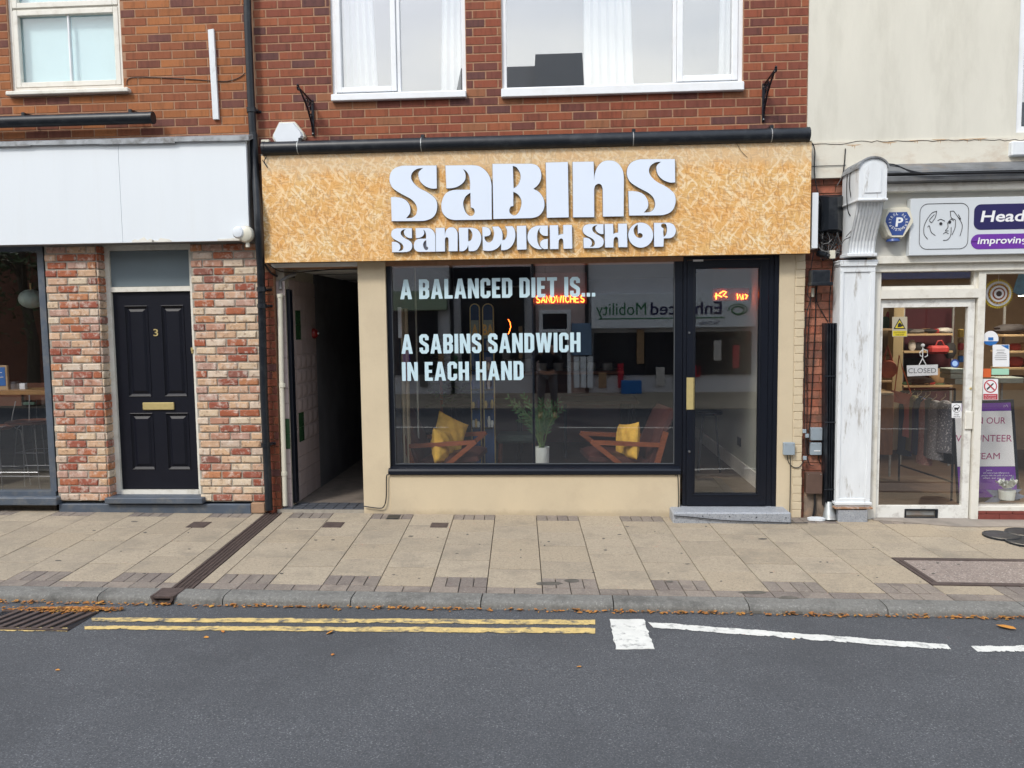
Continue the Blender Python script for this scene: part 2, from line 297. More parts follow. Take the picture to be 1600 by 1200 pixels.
# OSB board: fine fibres underneath, loose pale and orange flakes lying over them at all angles
def osb():
    M_ = bpy.data.materials.new('osb_board'); M_.use_nodes = True; t = M_.node_tree; N = t.nodes; K = t.links.new
    b = N['Principled BSDF']; b.inputs['Roughness'].default_value = .6
    c = N.new('ShaderNodeTexCoord')
    def cells(ang, sx, sz, off):
        r_ = N.new('ShaderNodeMapping'); r_.inputs['Rotation'].default_value = (0, R(ang), 0); K(c.outputs['Object'], r_.inputs['Vector'])
        w = N.new('ShaderNodeTexNoise'); w.inputs['Scale'].default_value = 9; K(r_.outputs[0], w.inputs['Vector'])
        ad = N.new('ShaderNodeVectorMath'); ad.operation = 'MULTIPLY_ADD'; K(w.outputs['Color'], ad.inputs[0]); ad.inputs[1].default_value = (.03, 0, .03); K(r_.outputs[0], ad.inputs[2])
        s_ = N.new('ShaderNodeMapping'); s_.inputs['Scale'].default_value = (sx, .1, sz); s_.inputs['Location'].default_value = (off, 0, off*1.7); K(ad.outputs[0], s_.inputs['Vector'])
        v = N.new('ShaderNodeTexVoronoi'); v.inputs['Scale'].default_value = 1; K(s_.outputs[0], v.inputs['Vector'])
        q = N.new('ShaderNodeSeparateColor'); K(v.outputs['Color'], q.inputs[0]); return q.outputs, v.outputs['Distance']
    def mixc(a, bb, f):
        x = N.new('ShaderNodeMix'); x.data_type = 'RGBA'
        for key, v in (('A', a), ('B', bb), ('Factor', f)):
            if isinstance(v, bpy.types.NodeSocket): K(v, x.inputs[key])
            else: x.inputs[key].default_value = v
        return x.outputs['Result']
    def rampc(src, *st):
        x = N.new('ShaderNodeValToRGB'); e = x.color_ramp.elements; e[0].position, e[0].color = st[0]; e[1].position, e[1].color = st[1]
        for p_, k_ in st[2:]: z = e.new(p_); z.color = k_
        K(src, x.inputs[0]); return x.outputs[0]
    n1 = N.new('ShaderNodeTexNoise'); n1.inputs['Scale'].default_value = 75; n1.inputs['Detail'].default_value = 8; n1.inputs['Roughness'].default_value = .75; n1.inputs['Distortion'].default_value = 2.5; K(c.outputs['Object'], n1.inputs['Vector'])
    col = rampc(n1.outputs[0], (.30, (.36, .16, .045, 1)), (.44, (.66, .37, .115, 1)), (.60, (.78, .51, .20, 1)), (.74, (.85, .66, .34, 1)))
    pale, org, drk = (.84, .69, .44, 1), (.62, .34, .10, 1), (.40, .20, .07, 1)
    hsum = None
    for (ang, sx, sz, off, thr, tone, amt) in [(20, 20, 95, 0, .80, org, .6), (75, 16, 80, 3.3, .84, pale, .45), (-40, 15, 90, 7.1, .86, pale, .45), (-82, 22, 100, 11.7, .80, org, .6), (50, 13, 60, 5.9, .91, pale, .6), (100, 20, 95, 17.3, .88, drk, .45), (-15, 17, 85, 23.1, .87, pale, .4), (130, 12, 55, 31, .93, pale, .65), (5, 24, 110, 41, .87, drk, .4)]:
        q, dist = cells(ang, sx, sz, off)
        g = N.new('ShaderNodeMath'); g.operation = 'GREATER_THAN'; K(q[1], g.inputs[0]); g.inputs[1].default_value = thr
        g2 = N.new('ShaderNodeMath'); g2.operation = 'MULTIPLY'; K(g.outputs[0], g2.inputs[0]); g2.inputs[1].default_value = amt; col = mixc(col, tone, g2.outputs[0])
    n2 = N.new('ShaderNodeTexNoise'); n2.inputs['Scale'].default_value = 4; n2.inputs['Detail'].default_value = 6; K(c.outputs['Object'], n2.inputs['Vector'])
    tn_ = rampc(n2.outputs[0], (.35, (1.0, .88, .74, 1)), (.65, (1.0, 1.04, 1.12, 1)))
    ml = N.new('ShaderNodeMix'); ml.data_type = 'RGBA'; ml.blend_type = 'MULTIPLY'; ml.inputs['Factor'].default_value = 1; K(col, ml.inputs['A']); K(tn_, ml.inputs['B']); K(ml.outputs['Result'], b.inputs['Base Color'])
    # greyer strip under the top edge, its lower border broken by noise
    sp_ = N.new('ShaderNodeSeparateXYZ'); K(c.outputs['Object'], sp_.inputs[0]); a_ = N.new('ShaderNodeMath'); a_.operation = 'MULTIPLY_ADD'; K(n2.outputs[0], a_.inputs[0]); a_.inputs[1].default_value = .25; K(sp_.outputs['Z'], a_.inputs[2])
    wf = rampc(a_.outputs[0], (.90, (0, 0, 0, 1)), (1.0, (.42, .42, .42, 1))); cw_ = mixc(ml.outputs['Result'], (.62, .52, .37, 1), wf); K(cw_, b.inputs['Base Color'])
    bp = N.new('ShaderNodeBump'); bp.inputs['Strength'].default_value = .2; bp.inputs['Distance'].default_value = .002; K(n1.outputs[0], bp.inputs['Height']); K(bp.outputs[0], b.inputs['Normal'])
    return M_
m_osb = osb()

# ------------------------------------------------------------------ lettering helpers
def fill_mesh(name, loops, depth, origin, sx=1., sz=None, shear=0., off=0.):
    """closed outlines in (x, z) -> solid facing -Y; origin = (X, Y front, Z)"""
    sz = sx if sz is None else sz
    cu = bpy.data.curves.new(name, 'CURVE'); cu.dimensions = '2D'; cu.fill_mode = 'BOTH'; cu.extrude = depth/2; cu.offset = off
    for lp in loops:
        sp = cu.splines.new('POLY'); sp.points.add(len(lp)-1); sp.use_cyclic_u = True
        for p, q in zip(sp.points, lp): p.co = (q[0]*sx+q[1]*sz*shear, q[1]*sz, 0, 1)
    ob = bpy.data.objects.new(name, cu); COL.objects.link(ob)
    me = bpy.data.meshes.new_from_object(ob); bpy.data.objects.remove(ob); bpy.data.curves.remove(cu)
    mb = MB(); ox, oy, oz = origin
    mb.add([(ox+v.co.x, oy+depth/2-v.co.z, oz+v.co.y) for v in me.vertices], [tuple(p.vertices) for p in me.polygons])
    bpy.data.meshes.remove(me); return mb
def edge_faces(mb):      # material 1 on the faces that do not look along Y
    for i, f in enumerate(mb.f):
        ys = [mb.v[k][1] for k in f]; mb.mi[i] = 0 if max(ys)-min(ys) < 1e-5 else 1
    return mb
def smooth_loop(pts, n=6):
    out_ = []; N_ = len(pts); P = [Vector((p[0], p[1])) for p in pts]; cr = [len(p) > 2 for p in pts]
    for i in range(N_):
        a, b = P[i], P[(i+1) % N_]; p0 = P[i-1] if not cr[i] else a; p3 = P[(i+2) % N_] if not cr[(i+1) % N_] else b
        if cr[i] and cr[(i+1) % N_]: out_.append(a); continue
        for k in range(n):
            t = k/n; ta = (b-p0)*.5 if not cr[i] else (b-a)*.8; tb = (p3-a)*.5 if not cr[(i+1) % N_] else (b-a)*.8
            L_ = (b-a).length
            if ta.length > L_*1.3: ta = ta.normalized()*L_*1.3
            if tb.length > L_*1.3: tb = tb.normalized()*L_*1.3
            h = (2*t**3-3*t**2+1)*a + (t**3-2*t**2+t)*ta + (-2*t**3+3*t**2)*b + (t**3-t**2)*tb
            out_.append(h)
    return [(q.x, q.y) for q in out_]
def btext(s, X0, X1, Zb, h, Y, depth=.002, shear=0., bold=0., space=1., flip=False):
    """built-in font text fitted between X0 and X1, base line Zb, cap height h, facing -Y (flip: facing +Y)"""
    cu = bpy.data.curves.new('t', 'FONT'); cu.body = s; cu.extrude = 0; cu.offset = bold; cu.space_character = space; cu.resolution_u = 3
    ob = bpy.data.objects.new('t', cu); COL.objects.link(ob); me = bpy.data.meshes.new_from_object(ob)
    bpy.data.objects.remove(ob); bpy.data.curves.remove(cu)
    xs = [v.co.x for v in me.vertices]; x0, x1 = min(xs), max(xs); k = (X1-X0)/(x1-x0); kz = h/.70
    mb = MB(); sg = -1 if flip else 1
    vv = [((X0+(v.co.x-x0)*k) if not flip else (X1-(v.co.x-x0)*k), Y, Zb+v.co.y*kz) for v in me.vertices]
    vv = [(x+(z-Zb)*shear*sg, y, z) for x, y, z in vv]
    mb.add(vv, [tuple(p.vertices) for p in me.polygons]); bpy.data.meshes.remove(me); return mb
GL = {
 'A': (.61, [[(0,0),(.2,0),(.235,.2),(.375,.2),(.41,0),(.61,0),(.41,1),(.2,1)], [(.262,.36),(.348,.36),(.305,.7)]]),
 'B': (.52, [[(0,0),(.4,0),(.52,.12),(.52,.42),(.45,.5),(.52,.58),(.52,.88),(.4,1),(0,1)], [(.2,.17),(.28,.17),(.32,.21),(.32,.38),(.28,.42),(.2,.42)], [(.2,.58),(.28,.58),(.32,.62),(.32,.79),(.28,.83),(.2,.83)]]),
 'L': (.42, [[(0,0),(.42,0),(.42,.17),(.2,.17),(.2,1),(0,1)]]),
 'N': (.56, [[(0,0),(.19,0),(.19,.55),(.37,0),(.56,0),(.56,1),(.37,1),(.37,.45),(.19,1),(0,1)]]),
 'C': (.5, [[(.12,0),(.38,0),(.5,.12),(.5,.36),(.31,.36),(.31,.2),(.28,.17),(.22,.17),(.19,.2),(.19,.8),(.22,.83),(.28,.83),(.31,.8),(.31,.64),(.5,.64),(.5,.88),(.38,1),(.12,1),(0,.88),(0,.12)]]),
 'E': (.42, [[(0,0),(.42,0),(.42,.17),(.2,.17),(.2,.42),(.38,.42),(.38,.58),(.2,.58),(.2,.83),(.42,.83),(.42,1),(0,1)]]),
 'D': (.52, [[(0,0),(.38,0),(.52,.14),(.52,.86),(.38,1),(0,1)], [(.2,.17),(.28,.17),(.32,.21),(.32,.79),(.28,.83),(.2,.83)]]),
 'I': (.2, [[(0,0),(.2,0),(.2,1),(0,1)]]),
 'T': (.5, [[(.15,0),(.35,0),(.35,.83),(.5,.83),(.5,1),(0,1),(0,.83),(.15,.83)]]),
 'S': (.5, [[(.12,0),(.38,0),(.5,.12),(.5,.42),(.42,.52),(.19,.67),(.19,.8),(.22,.83),(.28,.83),(.31,.8),(.31,.69),(.5,.69),(.5,.88),(.38,1),(.12,1),(0,.88),(0,.6),(.08,.51),(.31,.36),(.31,.2),(.28,.17),(.22,.17),(.19,.2),(.19,.31),(0,.31),(0,.12)]]),
 'W': (.86, [[(.14,0),(.36,0),(.43,.55),(.5,0),(.72,0),(.86,1),(.66,1),(.605,.42),(.53,1),(.33,1),(.255,.42),(.2,1),(0,1)]]),
 'H': (.54, [[(0,0),(.2,0),(.2,.42),(.34,.42),(.34,0),(.54,0),(.54,1),(.34,1),(.34,.58),(.2,.58),(.2,1),(0,1)]]),
 '.': (.17, [[(0,0),(.17,0),(.17,.19),(0,.19)]]), ' ': (.2, [])}
def block_text(s, X0, X1, Z0, Z1, Y):
    adv = []; x = 0
    for ch in s: adv.append(x); x += GL[ch][0] + (.085 if ch != ' ' else .08)
    tot = x-.085; kx = (X1-X0)/tot; kz = Z1-Z0; mb = MB()
    for ch, a in zip(s, adv):
        if not GL[ch][1]: continue
        g = fill_mesh('g', GL[ch][1], .0006, (X0+a*kx, Y, Z0), kx, kz); mb.add(g.v, g.f)
    return mb

# ================================================================== THE SETTING
# ---- road
mb = MB(); xs = [-40, -12, -8, -4, 0, 4, 8, 12, 40]; ys = [KY+.02, -4.3, -6.3, -8.3, -10.3]
idx = {}
for i, x in enumerate(xs):
    for j, y in enumerate(ys): idx[i, j] = len(mb.v); mb.v.append((x, y, road_z(x, y)))
for i in range(len(xs)-1):
    for j in range(len(ys)-1): mb.f.append((idx[i, j], idx[i+1, j], idx[i+1, j+1], idx[i, j+1])); mb.mi.append(0)
road = build('road', mb, m_asphalt, kind='structure')
def paint(name, poly, material, label=None, lift=.004, jag=0.):
    pts = [Gr(*p) for p in poly]
    # subdivide edges and roughen them, as worn thermoplastic
    q = []
    for i, a in enumerate(pts):
        b = pts[(i+1) % len(pts)]; n = max(1, int((b-a).length/.035)) if jag else 1
        for k in range(n):
            p = a.lerp(b, k/n); j = jag if 0 < k else 0
            q.append(Vector((p.x+random.uniform(-j, j), p.y+random.uniform(-j, j), 0)))
    me = MB(); me.slab([(p.x, p.y, road_z(p.x, p.y)) for p in q], lift-.003, lift)
    return build(name, me, material, road, label=label)
def ribbon(name, top, bot, material, label, jag=.005):
    n = 200; A = []; B = []; na = 0
    for k in range(n+1):
        t = k/n
        def at(pl):
            x = pl[0][0]+(pl[-1][0]-pl[0][0])*t
            for (xa, ya), (xb, yb) in zip(pl, pl[1:]):
                if xa <= x <= xb+1e-6: return (x, ya+(yb-ya)*(x-xa)/(xb-xa))
            return pl[-1]
        A.append(Gr(*at(top))); B.append(Gr(*at(bot)))
    me = MB(); v = []
    for i_, (a, b) in enumerate(zip(A, B)):
        na = max(0, na*.6+(random.uniform(.004, .022) if random.random() < .10 else 0))
        w1_ = math.sin(i_*.31+len(label))*.004+math.sin(i_*.11)*.004
        a = Vector((a.x, a.y+w1_+random.uniform(-jag, jag)*.7, 0)); b = Vector((b.x, b.y+w1_*.6+na+random.uniform(-jag, jag)*.7, 0))
        for p, dz in ((a, .004), (b, .004)): v.append((p.x, p.y, road_z(p.x, p.y)+dz))
    me.add(v, [(2*i, 2*i+1, 2*i+3, 2*i+2) for i in range(n)])
    return build(name, me, material, road, label=label)
ribbon('yellow_line', [(143, 966), (300, 966.5), (600, 967.5), (930, 969.5)], [(143, 972), (300, 973), (600, 974.5), (930, 977)], m_yellow, 'thinner worn yellow line nearer the kerb')
ribbon('yellow_line', [(133, 979), (300, 979), (600, 980.5), (930, 982.3)], [(133, 984), (300, 985.5), (600, 988), (930, 991)], m_yellow, 'brighter yellow line farther from the kerb')
ribbon('yellow_line', [(-260, 975), (0, 980.5), (105, 982)], [(-260, 981), (0, 986.5), (105, 987.5)], m_yellow, 'yellow line running past the front of the drain grate')
ribbon('yellow_line', [(-260, 960), (-20, 964)], [(-260, 967), (-20, 973)], m_yellow, 'yellow line stopping at the left of the drain grate')
paint('give_way_block', [(952.5, 968), (1006, 968.4), (1022.7, 1014.5), (962, 1015)], m_white_road, 'short wide white block at the end of the yellow lines', jag=.006)
ribbon('white_line', [(1012.6, 973), (1060, 976), (1230, 989), (1480, 1008)], [(1021, 981.5), (1060, 984.5), (1230, 998), (1488, 1017)], m_white_road, 'long slanting white bay line')
ribbon('white_line', [(1517, 1010.5), (1760, 1008.5)], [(1528, 1019.5), (1760, 1018)], m_white_road, 'white line cut by the right edge')
# centre line dashes, seen only in the shop glass
for k in range(-4, 5):
    me = MB(); x = k*4.2; me.slab([(x, -6.35, road_z(x, -6.3)), (x+2.2, -6.35, road_z(x+2.2, -6.3)), (x+2.2, -6.25, road_z(x+2.2, -6.3)), (x, -6.25, road_z(x, -6.3))], .002, .005)
    build('centre_dash', me, m_white_road, road)

# ---- kerb
kerb = MB(); kerb.slab([(-40, KY+.015, pav_z(-40, KY)), (40, KY+.015, pav_z(40, KY)), (40, -2.165, pav_z(40, -2.165)), (-40, -2.165, pav_z(-40, -2.165))], -.4, -.03)
kerb = build('kerb', kerb, m_joint, kind='structure')
KB = -2.16
def kerbstone(x0, x1, label=None):
    g = .004; prof = [(KB, 0), (KY+.05, -.002), (KY+.03, -.006), (KY+.012, -.017), (KY+.003, -.036), (KY-.006, -.3), (KB, -.3)]
    me = MB(); n = len(prof); v = []
    for x in (x0+g, x1-g):
        for (y, z) in prof: v.append((x, y, pav_z(x, KB)+z))
    me.add(v, [tuple(range(n)), tuple(range(2*n-1, n-1, -1))] + [(i, (i+1) % n, n+(i+1) % n, n+i) for i in range(n)])
    return build('kerbstone', me, m_kerb, kerb, smooth=True, label=label)
kx0 = Gp(753, 932).x
DR0, DR1 = Gp(249, 926).x, Gp(276, 926).x
for k in range(-10, 11):
    a = kx0+k*.914; b = a+.914
    if a < DR0 < b:
        kerbstone(a, DR0-.012); kerbstone(DR1+.012, b)
    else: kerbstone(a, b)

# ---- pavement
SH = -.0497; X00 = -.6318; PW = .404; Y0 = -.012
pv = MB(); pv.slab([(-40, -2.17, pav_z(-40, -2.17)), (40, -2.17, pav_z(40, -2.17)), (40, .35, pav_z(40, .0)), (-40, .35, pav_z(-40, .0))], -.3, -.02)
pavement = build('pavement', pv, m_joint, kind='structure')
def quad_stone(name, material, xa, xb, ya, yb, g=.003, jit=.0012, mesh={}):
    """stone between wall-coordinates xa..xb (at y=0) and depths ya (far) .. yb (near), skewed like the real bond"""
    key = (name, round(xb-xa, 3), round(ya-yb, 3)); w, d = xb-xa-2*g, ya-yb-2*g
    if key not in mesh:
        c = .0025; t = .05; me = MB(); P = []
        for (gx, z) in ((0, -t), (0, -c), (c, 0)):
            for sx, sy in ((-1, -1), (1, -1), (1, 1), (-1, 1)):
                y = sy*(d/2-gx); x = sx*(w/2-gx)+SH*y; P.append((x, y, z+PB*y+PC*x))
        P = [(x, y*(d-.003)/d, z) for x, y, z in P]
        me.add(P, [(0,1,5,4),(1,2,6,5),(2,3,7,6),(3,0,4,7),(4,5,9,8),(5,6,10,9),(6,7,11,10),(7,4,8,11),(8,9,10,11)])
        q = bpy.data.meshes.new(name); q.from_pydata(me.v, [], me.f); q.materials.append(material)
        bm = bmesh.new(); bm.from_mesh(q)
        bmesh.ops.recalc_face_normals(bm, faces=bm.faces); bm.to_mesh(q); bm.free()
        if sum(p.normal.z for p in q.polygons if abs(p.normal.z) > .9) < 0: q.flip_normals()
        mesh[key] = q
    yc = (ya+yb)/2; xc = (xa+xb)/2+SH*yc
    return place(name, mesh[key], (xc, yc, pav_z(xc, yc)+random.uniform(-jit, jit)), pavement)
rowsA = [Y0-.4045*i for i in range(6)]
rowsB = [Y0, Y0-.205] + [Y0-.205-.403*i for i in range(1, 5)]
YE = Y0-2.0225
mhX = Gp(1408, 886).x - SH*Gp(1408, 886).y
KM = round((mhX-X00)/PW); DRX = X00-5.5*PW; print('manhole column', KM, (mhX-X00)/PW, 'cover y', Gp(1408, 886).y, Gp(1469, 923).y)
for k in range(-15, 16):
    xa, xb = X00+k*PW, X00+(k+1)*PW
    if k == -6:
        for i in range(5):
            quad_stone('paving_slab', m_slab, xa, DRX-.083, rowsA[i], rowsA[i+1]); quad_stone('paving_slab', m_slab, DRX+.083, xb, rowsA[i], rowsA[i+1])
        quad_stone('edging_block', m_sett, xa, DRX-.083, YE, -2.155); quad_stone('edging_block', m_sett, DRX+.083, xb, YE, -2.155)
        continue
    inm = KM <= k < KM+5
    if k % 2 == 0:
        for i in range(5):
            a, b = rowsA[i], rowsA[i+1]
            if inm:
                if i == 3: continue
                if i == 4: a = -1.86
            quad_stone('paving_slab', m_slab, xa, xb, a, b)
    else:
        for j in range(4):
            quad_stone('paving_block', m_sett, xa+j*PW/4, xa+(j+1)*PW/4, rowsB[0], rowsB[1])
            if k < -5 or True: quad_stone('paving_block', m_sett, xa+j*PW/4, xa+(j+1)*PW/4, rowsB[5] if not inm else -1.86, YE)
        for i in range(1, 5):
            a, b = rowsB[i], rowsB[i+1]
            if inm and i == 3: b = -1.228
            if inm and i == 4: continue
            quad_stone('paving_slab', m_slab, xa, xb, a, b)
    for j in range(2): quad_stone('edging_block', m_sett, xa+j*PW/2, xa+(j+1)*PW/2, YE, -2.155)

# aggregate-filled inspection cover in the pavement
xa, xb, ya, yb = X00+KM*PW+.004, X00+(KM+5)*PW, -1.232, -1.856
def pq(x, y): X = x+SH*y; return (X, y, pav_z(X, y))
cov = thing('inspection_cover', 'large brown-framed inspection cover filled with gravelly concrete at right of pavement', 'inspection cover', pq((xa+xb)/2, (ya+yb)/2))
for (p, q, r_, s_) in ((xa, xb, ya, ya-.055), (xa, xb, yb+.055, yb)):
    me = MB(); me.slab([pq(p, s_), pq(q, s_), pq(q, r_), pq(p, r_)], -.04, .003); build('frame_bar', me, m_iron, cov)
for (p, q) in ((xa, xa+.028), (xa+.034, xa+.062), (xb-.055, xb)):
    me = MB(); me.slab([pq(p, yb+.057), pq(q, yb+.057), pq(q, ya-.057), pq(p, ya-.057)], -.04, .003); build('frame_bar', me, m_iron, cov)
m_agg = mat('exposed_aggregate', (.25, .20, .17), .9, .25, 30, 1, 90, speck=((.55, .5, .44), .8, 75))
me = MB(); me.slab([pq(xa+.066, yb+.06), pq(xb-.058, yb+.06), pq(xb-.058, ya-.06), pq(xa+.066, ya-.06)], -.04, 0); build('infill', me, m_agg, cov)

# drain channel across the pavement
dr = thing('drain_channel', 'long rusty iron drain channel crossing the pavement below the downpipe', 'drain', pq(DRX, -1.0))
hw = .076
me = MB(); me.slab([pq(DRX-hw, -2.16), pq(DRX+hw, -2.16), pq(DRX+hw, -.02), pq(DRX-hw, -.02)], -.06, -.018); build('trough', me, m_blackpl, dr)
for sgn in (-1, 1):
    me = MB(); a, b = sorted((DRX+sgn*hw, DRX+sgn*(hw-.014))); me.slab([pq(a, -2.16), pq(b, -2.16), pq(b, -.02), pq(a, -.02)], -.05, .002); build('rail', me, m_iron, dr)
for n_ in (-1, 0, 1):
    me = MB(); a = DRX+n_*.032; me.slab([pq(a-.005, -2.16), pq(a+.005, -2.16), pq(a+.005, -.02), pq(a-.005, -.02)], -.03, .0); build('rib', me, m_iron, dr)
bar = MB(); yy = -.04
while yy > -2.15:
    bar.slab([pq(DRX-hw+.012, yy-.011), pq(DRX+hw-.012, yy-.011), pq(DRX+hw-.012, yy), pq(DRX-hw+.012, yy)], -.03, -.003); yy -= .026
build('grating', bar, m_iron, dr, kind='stuff')
cx = (DR0+DR1)/2; zc = pav_z(cx, KB); me = MB()
pr = [(-.085, .004), (-.075, -.03), (-.045, -.062), (0, -.075), (.045, -.062), (.075, -.03), (.085, .004), (.068, .004), (.060, -.022), (.036, -.046), (0, -.056), (-.036, -.046), (-.060, -.022), (-.068, .004)]
me.prism([(cx+p[0], zc+p[1]) for p in pr], KY-.012, KB); build('outlet', me, m_iron, dr)
me = MB(); me.prism([(cx+p[0]*.98, zc+p[1]) for p in pr[:7]], KY+.02, KB); me.v = [(x, y, min(z, zc-.014)) for x, y, z in me.v]; build('outlet_void', me, m_blackpl, dr)
me = MB(); me.slab([(cx-.088, KY-.008, zc-.004), (cx+.088, KY-.008, zc-.004), (cx+.088, KB, zc), (cx-.088, KB, zc)], -.01, .004); build('outlet_lid', me, m_iron, dr)

# small covers in the slabs
def cover(px0, py0, px1, py1, material, label):
    a, b = Gp(px0, (py0+py1)/2), Gp(px1, (py0+py1)/2); f_, n_ = Gp((px0+px1)/2, py0).y, Gp((px0+px1)/2, py1).y
    X0, X1 = a.x, b.x; t = thing('stopcock_cover', label, 'utility cover', (X0, n_, pav_z(X0, n_)), 'small square covers let into the pavement')
    q = lambda x, y: (x+SH*(y-(f_+n_)/2), y, pav_z(x, y))
    me = MB(); me.slab([q(X0, n_), q(X1, n_), q(X1, f_), q(X0, f_)], -.02, .0025); build('frame', me, m_blackpl if material is m_blackpl else m_iron, t)
    me = MB(); e = .012; me.slab([q(X0+e, n_+e), q(X1-e, n_+e), q(X1-e, f_-e), q(X0+e, f_-e)], 0, .005); build('lid', me, material, t)
cover(296, 815.5, 325, 824.5, m_iron, 'rusty square cover in the pavement left of the drain channel')
cover(506, 816, 536, 824.5, m_iron, 'rusty square cover in the pavement before the passage')
cover(605, 804.5, 625, 811.5, m_blackpl, 'small black cover close against the beige wall')
cover(673, 817, 700, 824.5, m_iron, 'brownish square cover below the left half of the shop window')

# gully grate in the gutter
g0, g1 = Gr(-16, 966).x, Gr(137, 968).x; yg0, yg1 = Gr(60, 957.5).y, Gr(60, 984).y
gz = lambda x, y: road_z(x, y)
gul = thing('gully_grate', 'rusty slatted gully grate in the gutter at far left', 'drain grate', ((g0+g1)/2, (yg0+yg1)/2, gz(g0, yg0)))
me = MB(); me.slab([(g0, yg1, gz(g0, yg1)), (g1, yg1, gz(g1, yg1)), (g1, yg0, gz(g1, yg0)), (g0, yg0, gz(g0, yg0))], .001, .0035); build('pit', me, m_blackpl, gul)
for (a, b, c, d) in ((g0, g1, yg1-.02, yg1), (g0, g1, yg0, yg0-.0+.012)):
    me = MB(); me.slab([(a, c, gz(a, c)), (b, c, gz(b, c)), (b, d, gz(b, d)), (a, d, gz(a, d))], 0, .012); build('frame_bar', me, m_iron, gul)
n_ = 8
for i in range(n_):
    x = g0+.03+(g1-g0-.14)*i/(n_-1); me = MB()
    me.slab([(x, yg1+.004, gz(x, yg1)), (x+.036, yg1+.004, gz(x, yg1)), (x+.105, yg0-.004, gz(x, yg0)), (x+.069, yg0-.004, gz(x, yg0))], 0, .014); build('grate_bar', me, m_iron, gul)

# leaves along the kerb
lf = MB()
def leaf(x, y, z, s, lift=.0):
    a = random.uniform(0, 6.28); tl = random.uniform(-.5, .5); c, s_ = math.cos(a), math.sin(a)
    pts = [(-.5, 0, 0), (-.15, .28, .05), (.35, .2, .09), (.55, 0, .02), (.3, -.24, .06), (-.2, -.25, .07)]
    v = []
    for (p, q, r_) in pts:
        X = p*s; Y = q*s*random.uniform(.7, 1.2); v.append((x+X*c-Y*s_, y+X*s_+Y*c, z+.004+lift+r_*s+tl*Y*.5+random.uniform(0, .3)*s*.3))
    lf.add(v, [(0, 1, 5), (1, 2, 4, 5), (2, 3, 4)])
for i in range(1900):
    x = random.uniform(-8.5, 8.5); d = abs(random.gauss(0, .018)); y = KY-.008-d
    if math.sin(x*3.1)+math.sin(x*7.7+1)+random.uniform(-2, 2) < -1.1 and random.random() < .7: continue
    leaf(x, y, road_z(x, y), random.choice((.010, .016, .022, .03, .042))*random.uniform(.8, 1.2), max(0, .016-d*.5)*random.random())
for i in range(750):
    px = random.gauss(110, 38); py = 953+abs(random.gauss(0, 3.2))*(1.1-min(1, abs(px-110)/90)*.8)
    p = Gr(min(190, max(6, px)), py)
    if p.y > KY-.01: p.y = KY-.012
    leaf(p.x, p.y, road_z(p.x, p.y), random.uniform(.018, .036), random.uniform(0, .02))
build('leaf_litter', lf, [m_leaf2], kind='stuff')
for (px, py, sz_) in ((1571, 982, .11), (348, 988, .05), (515, 990, .06), (322, 997, .035), (520, 1024, .03), (1240, 1000, .025), (905, 1043, .03), (90, 1048, .03)):
    p = Gr(px, py); lf = MB(); leaf(p.x, p.y, road_z(p.x, p.y), sz_); 
    o = build('fallen_leaf', lf, m_leaf)
    lab = {1571: 'large brown fallen leaf lying on the asphalt at far right', 348: 'brown leaf just outside the yellow lines at left', 515: 'brown leaf just outside the yellow lines near the passage'}.get(px, {322: 'tiny leaf fragment on the asphalt just below the yellow lines, between two bigger leaves', 520: 'small fallen leaf on the open asphalt below the passage', 1240: 'small fallen leaf on the asphalt between the long white line and the kerb', 905: 'single small leaf on the asphalt below the end of the yellow lines', 90: 'small leaf on the asphalt below the drain grate'}.get(px))
    tag(o, lab, 'leaf', 'stray leaves on the road')

# far ends: opposite pavement and the ground beyond
me = MB(); me.slab([(-40, -40, -.25), (40, -40, -.25), (40, -10.2, -.25), (-40, -10.2, -.25)], -.3, .0)
opp = MB(); opp.slab([(-40, -14, -.02), (40, -14, -.02), (40, -10.25, -.1), (-40, -10.25, -.1)], -.2, 0)
opp = build('opposite_pavement', opp, m_slab, kind='structure')
gr = MB(); gr.slab([(-150, -150, -.6), (150, -150, -.6), (150, 150, -.6), (-150, 150, -.6)], -.1, 0); build('ground', gr, m_joint, kind='structure')

# ================================================================== BUILDINGS
def wall_boxes(mb, X0, X1, Z0, Z1, holes, Yf, Yb):
    zs = sorted({Z0, Z1} | {min(max(z, Z0), Z1) for h in holes for z in h[2:4]})
    for a, b in zip(zs, zs[1:]):
        if b-a < 1e-4: continue
        segs = [(X0, X1)]
        for h in holes:
            if h[2] < (a+b)/2 < h[3]:
                ns = []
                for s0, s1 in segs:
                    if h[1] <= s0 or h[0] >= s1: ns.append((s0, s1)); continue
                    if h[0] > s0: ns.append((s0, h[0]))
                    if h[1] < s1: ns.append((h[1], s1))
                segs = ns
        for s0, s1 in segs: mb.box(s0, s1, Yf, Yb, a, b)
    return mb
def brick_mesh(name, w, d, h, b, material, lump=0., seed=0):
    me = MB(); me.cbox(-w/2, w/2, -d/2, d/2, -h/2, h/2, b)
    rr = random.Random(seed); me.v = [(x+rr.uniform(-lump, lump), y+rr.uniform(-lump, lump)*.6, z+rr.uniform(-lump, lump)*.7) for x, y, z in me.v]
    q = bpy.data.meshes.new(name); q.from_pydata(me.v, [], me.f); q.materials.append(material)
    bm = bmesh.new(); bm.from_mesh(q); bmesh.ops.recalc_face_normals(bm, faces=bm.faces); bm.to_mesh(q); bm.free(); return q
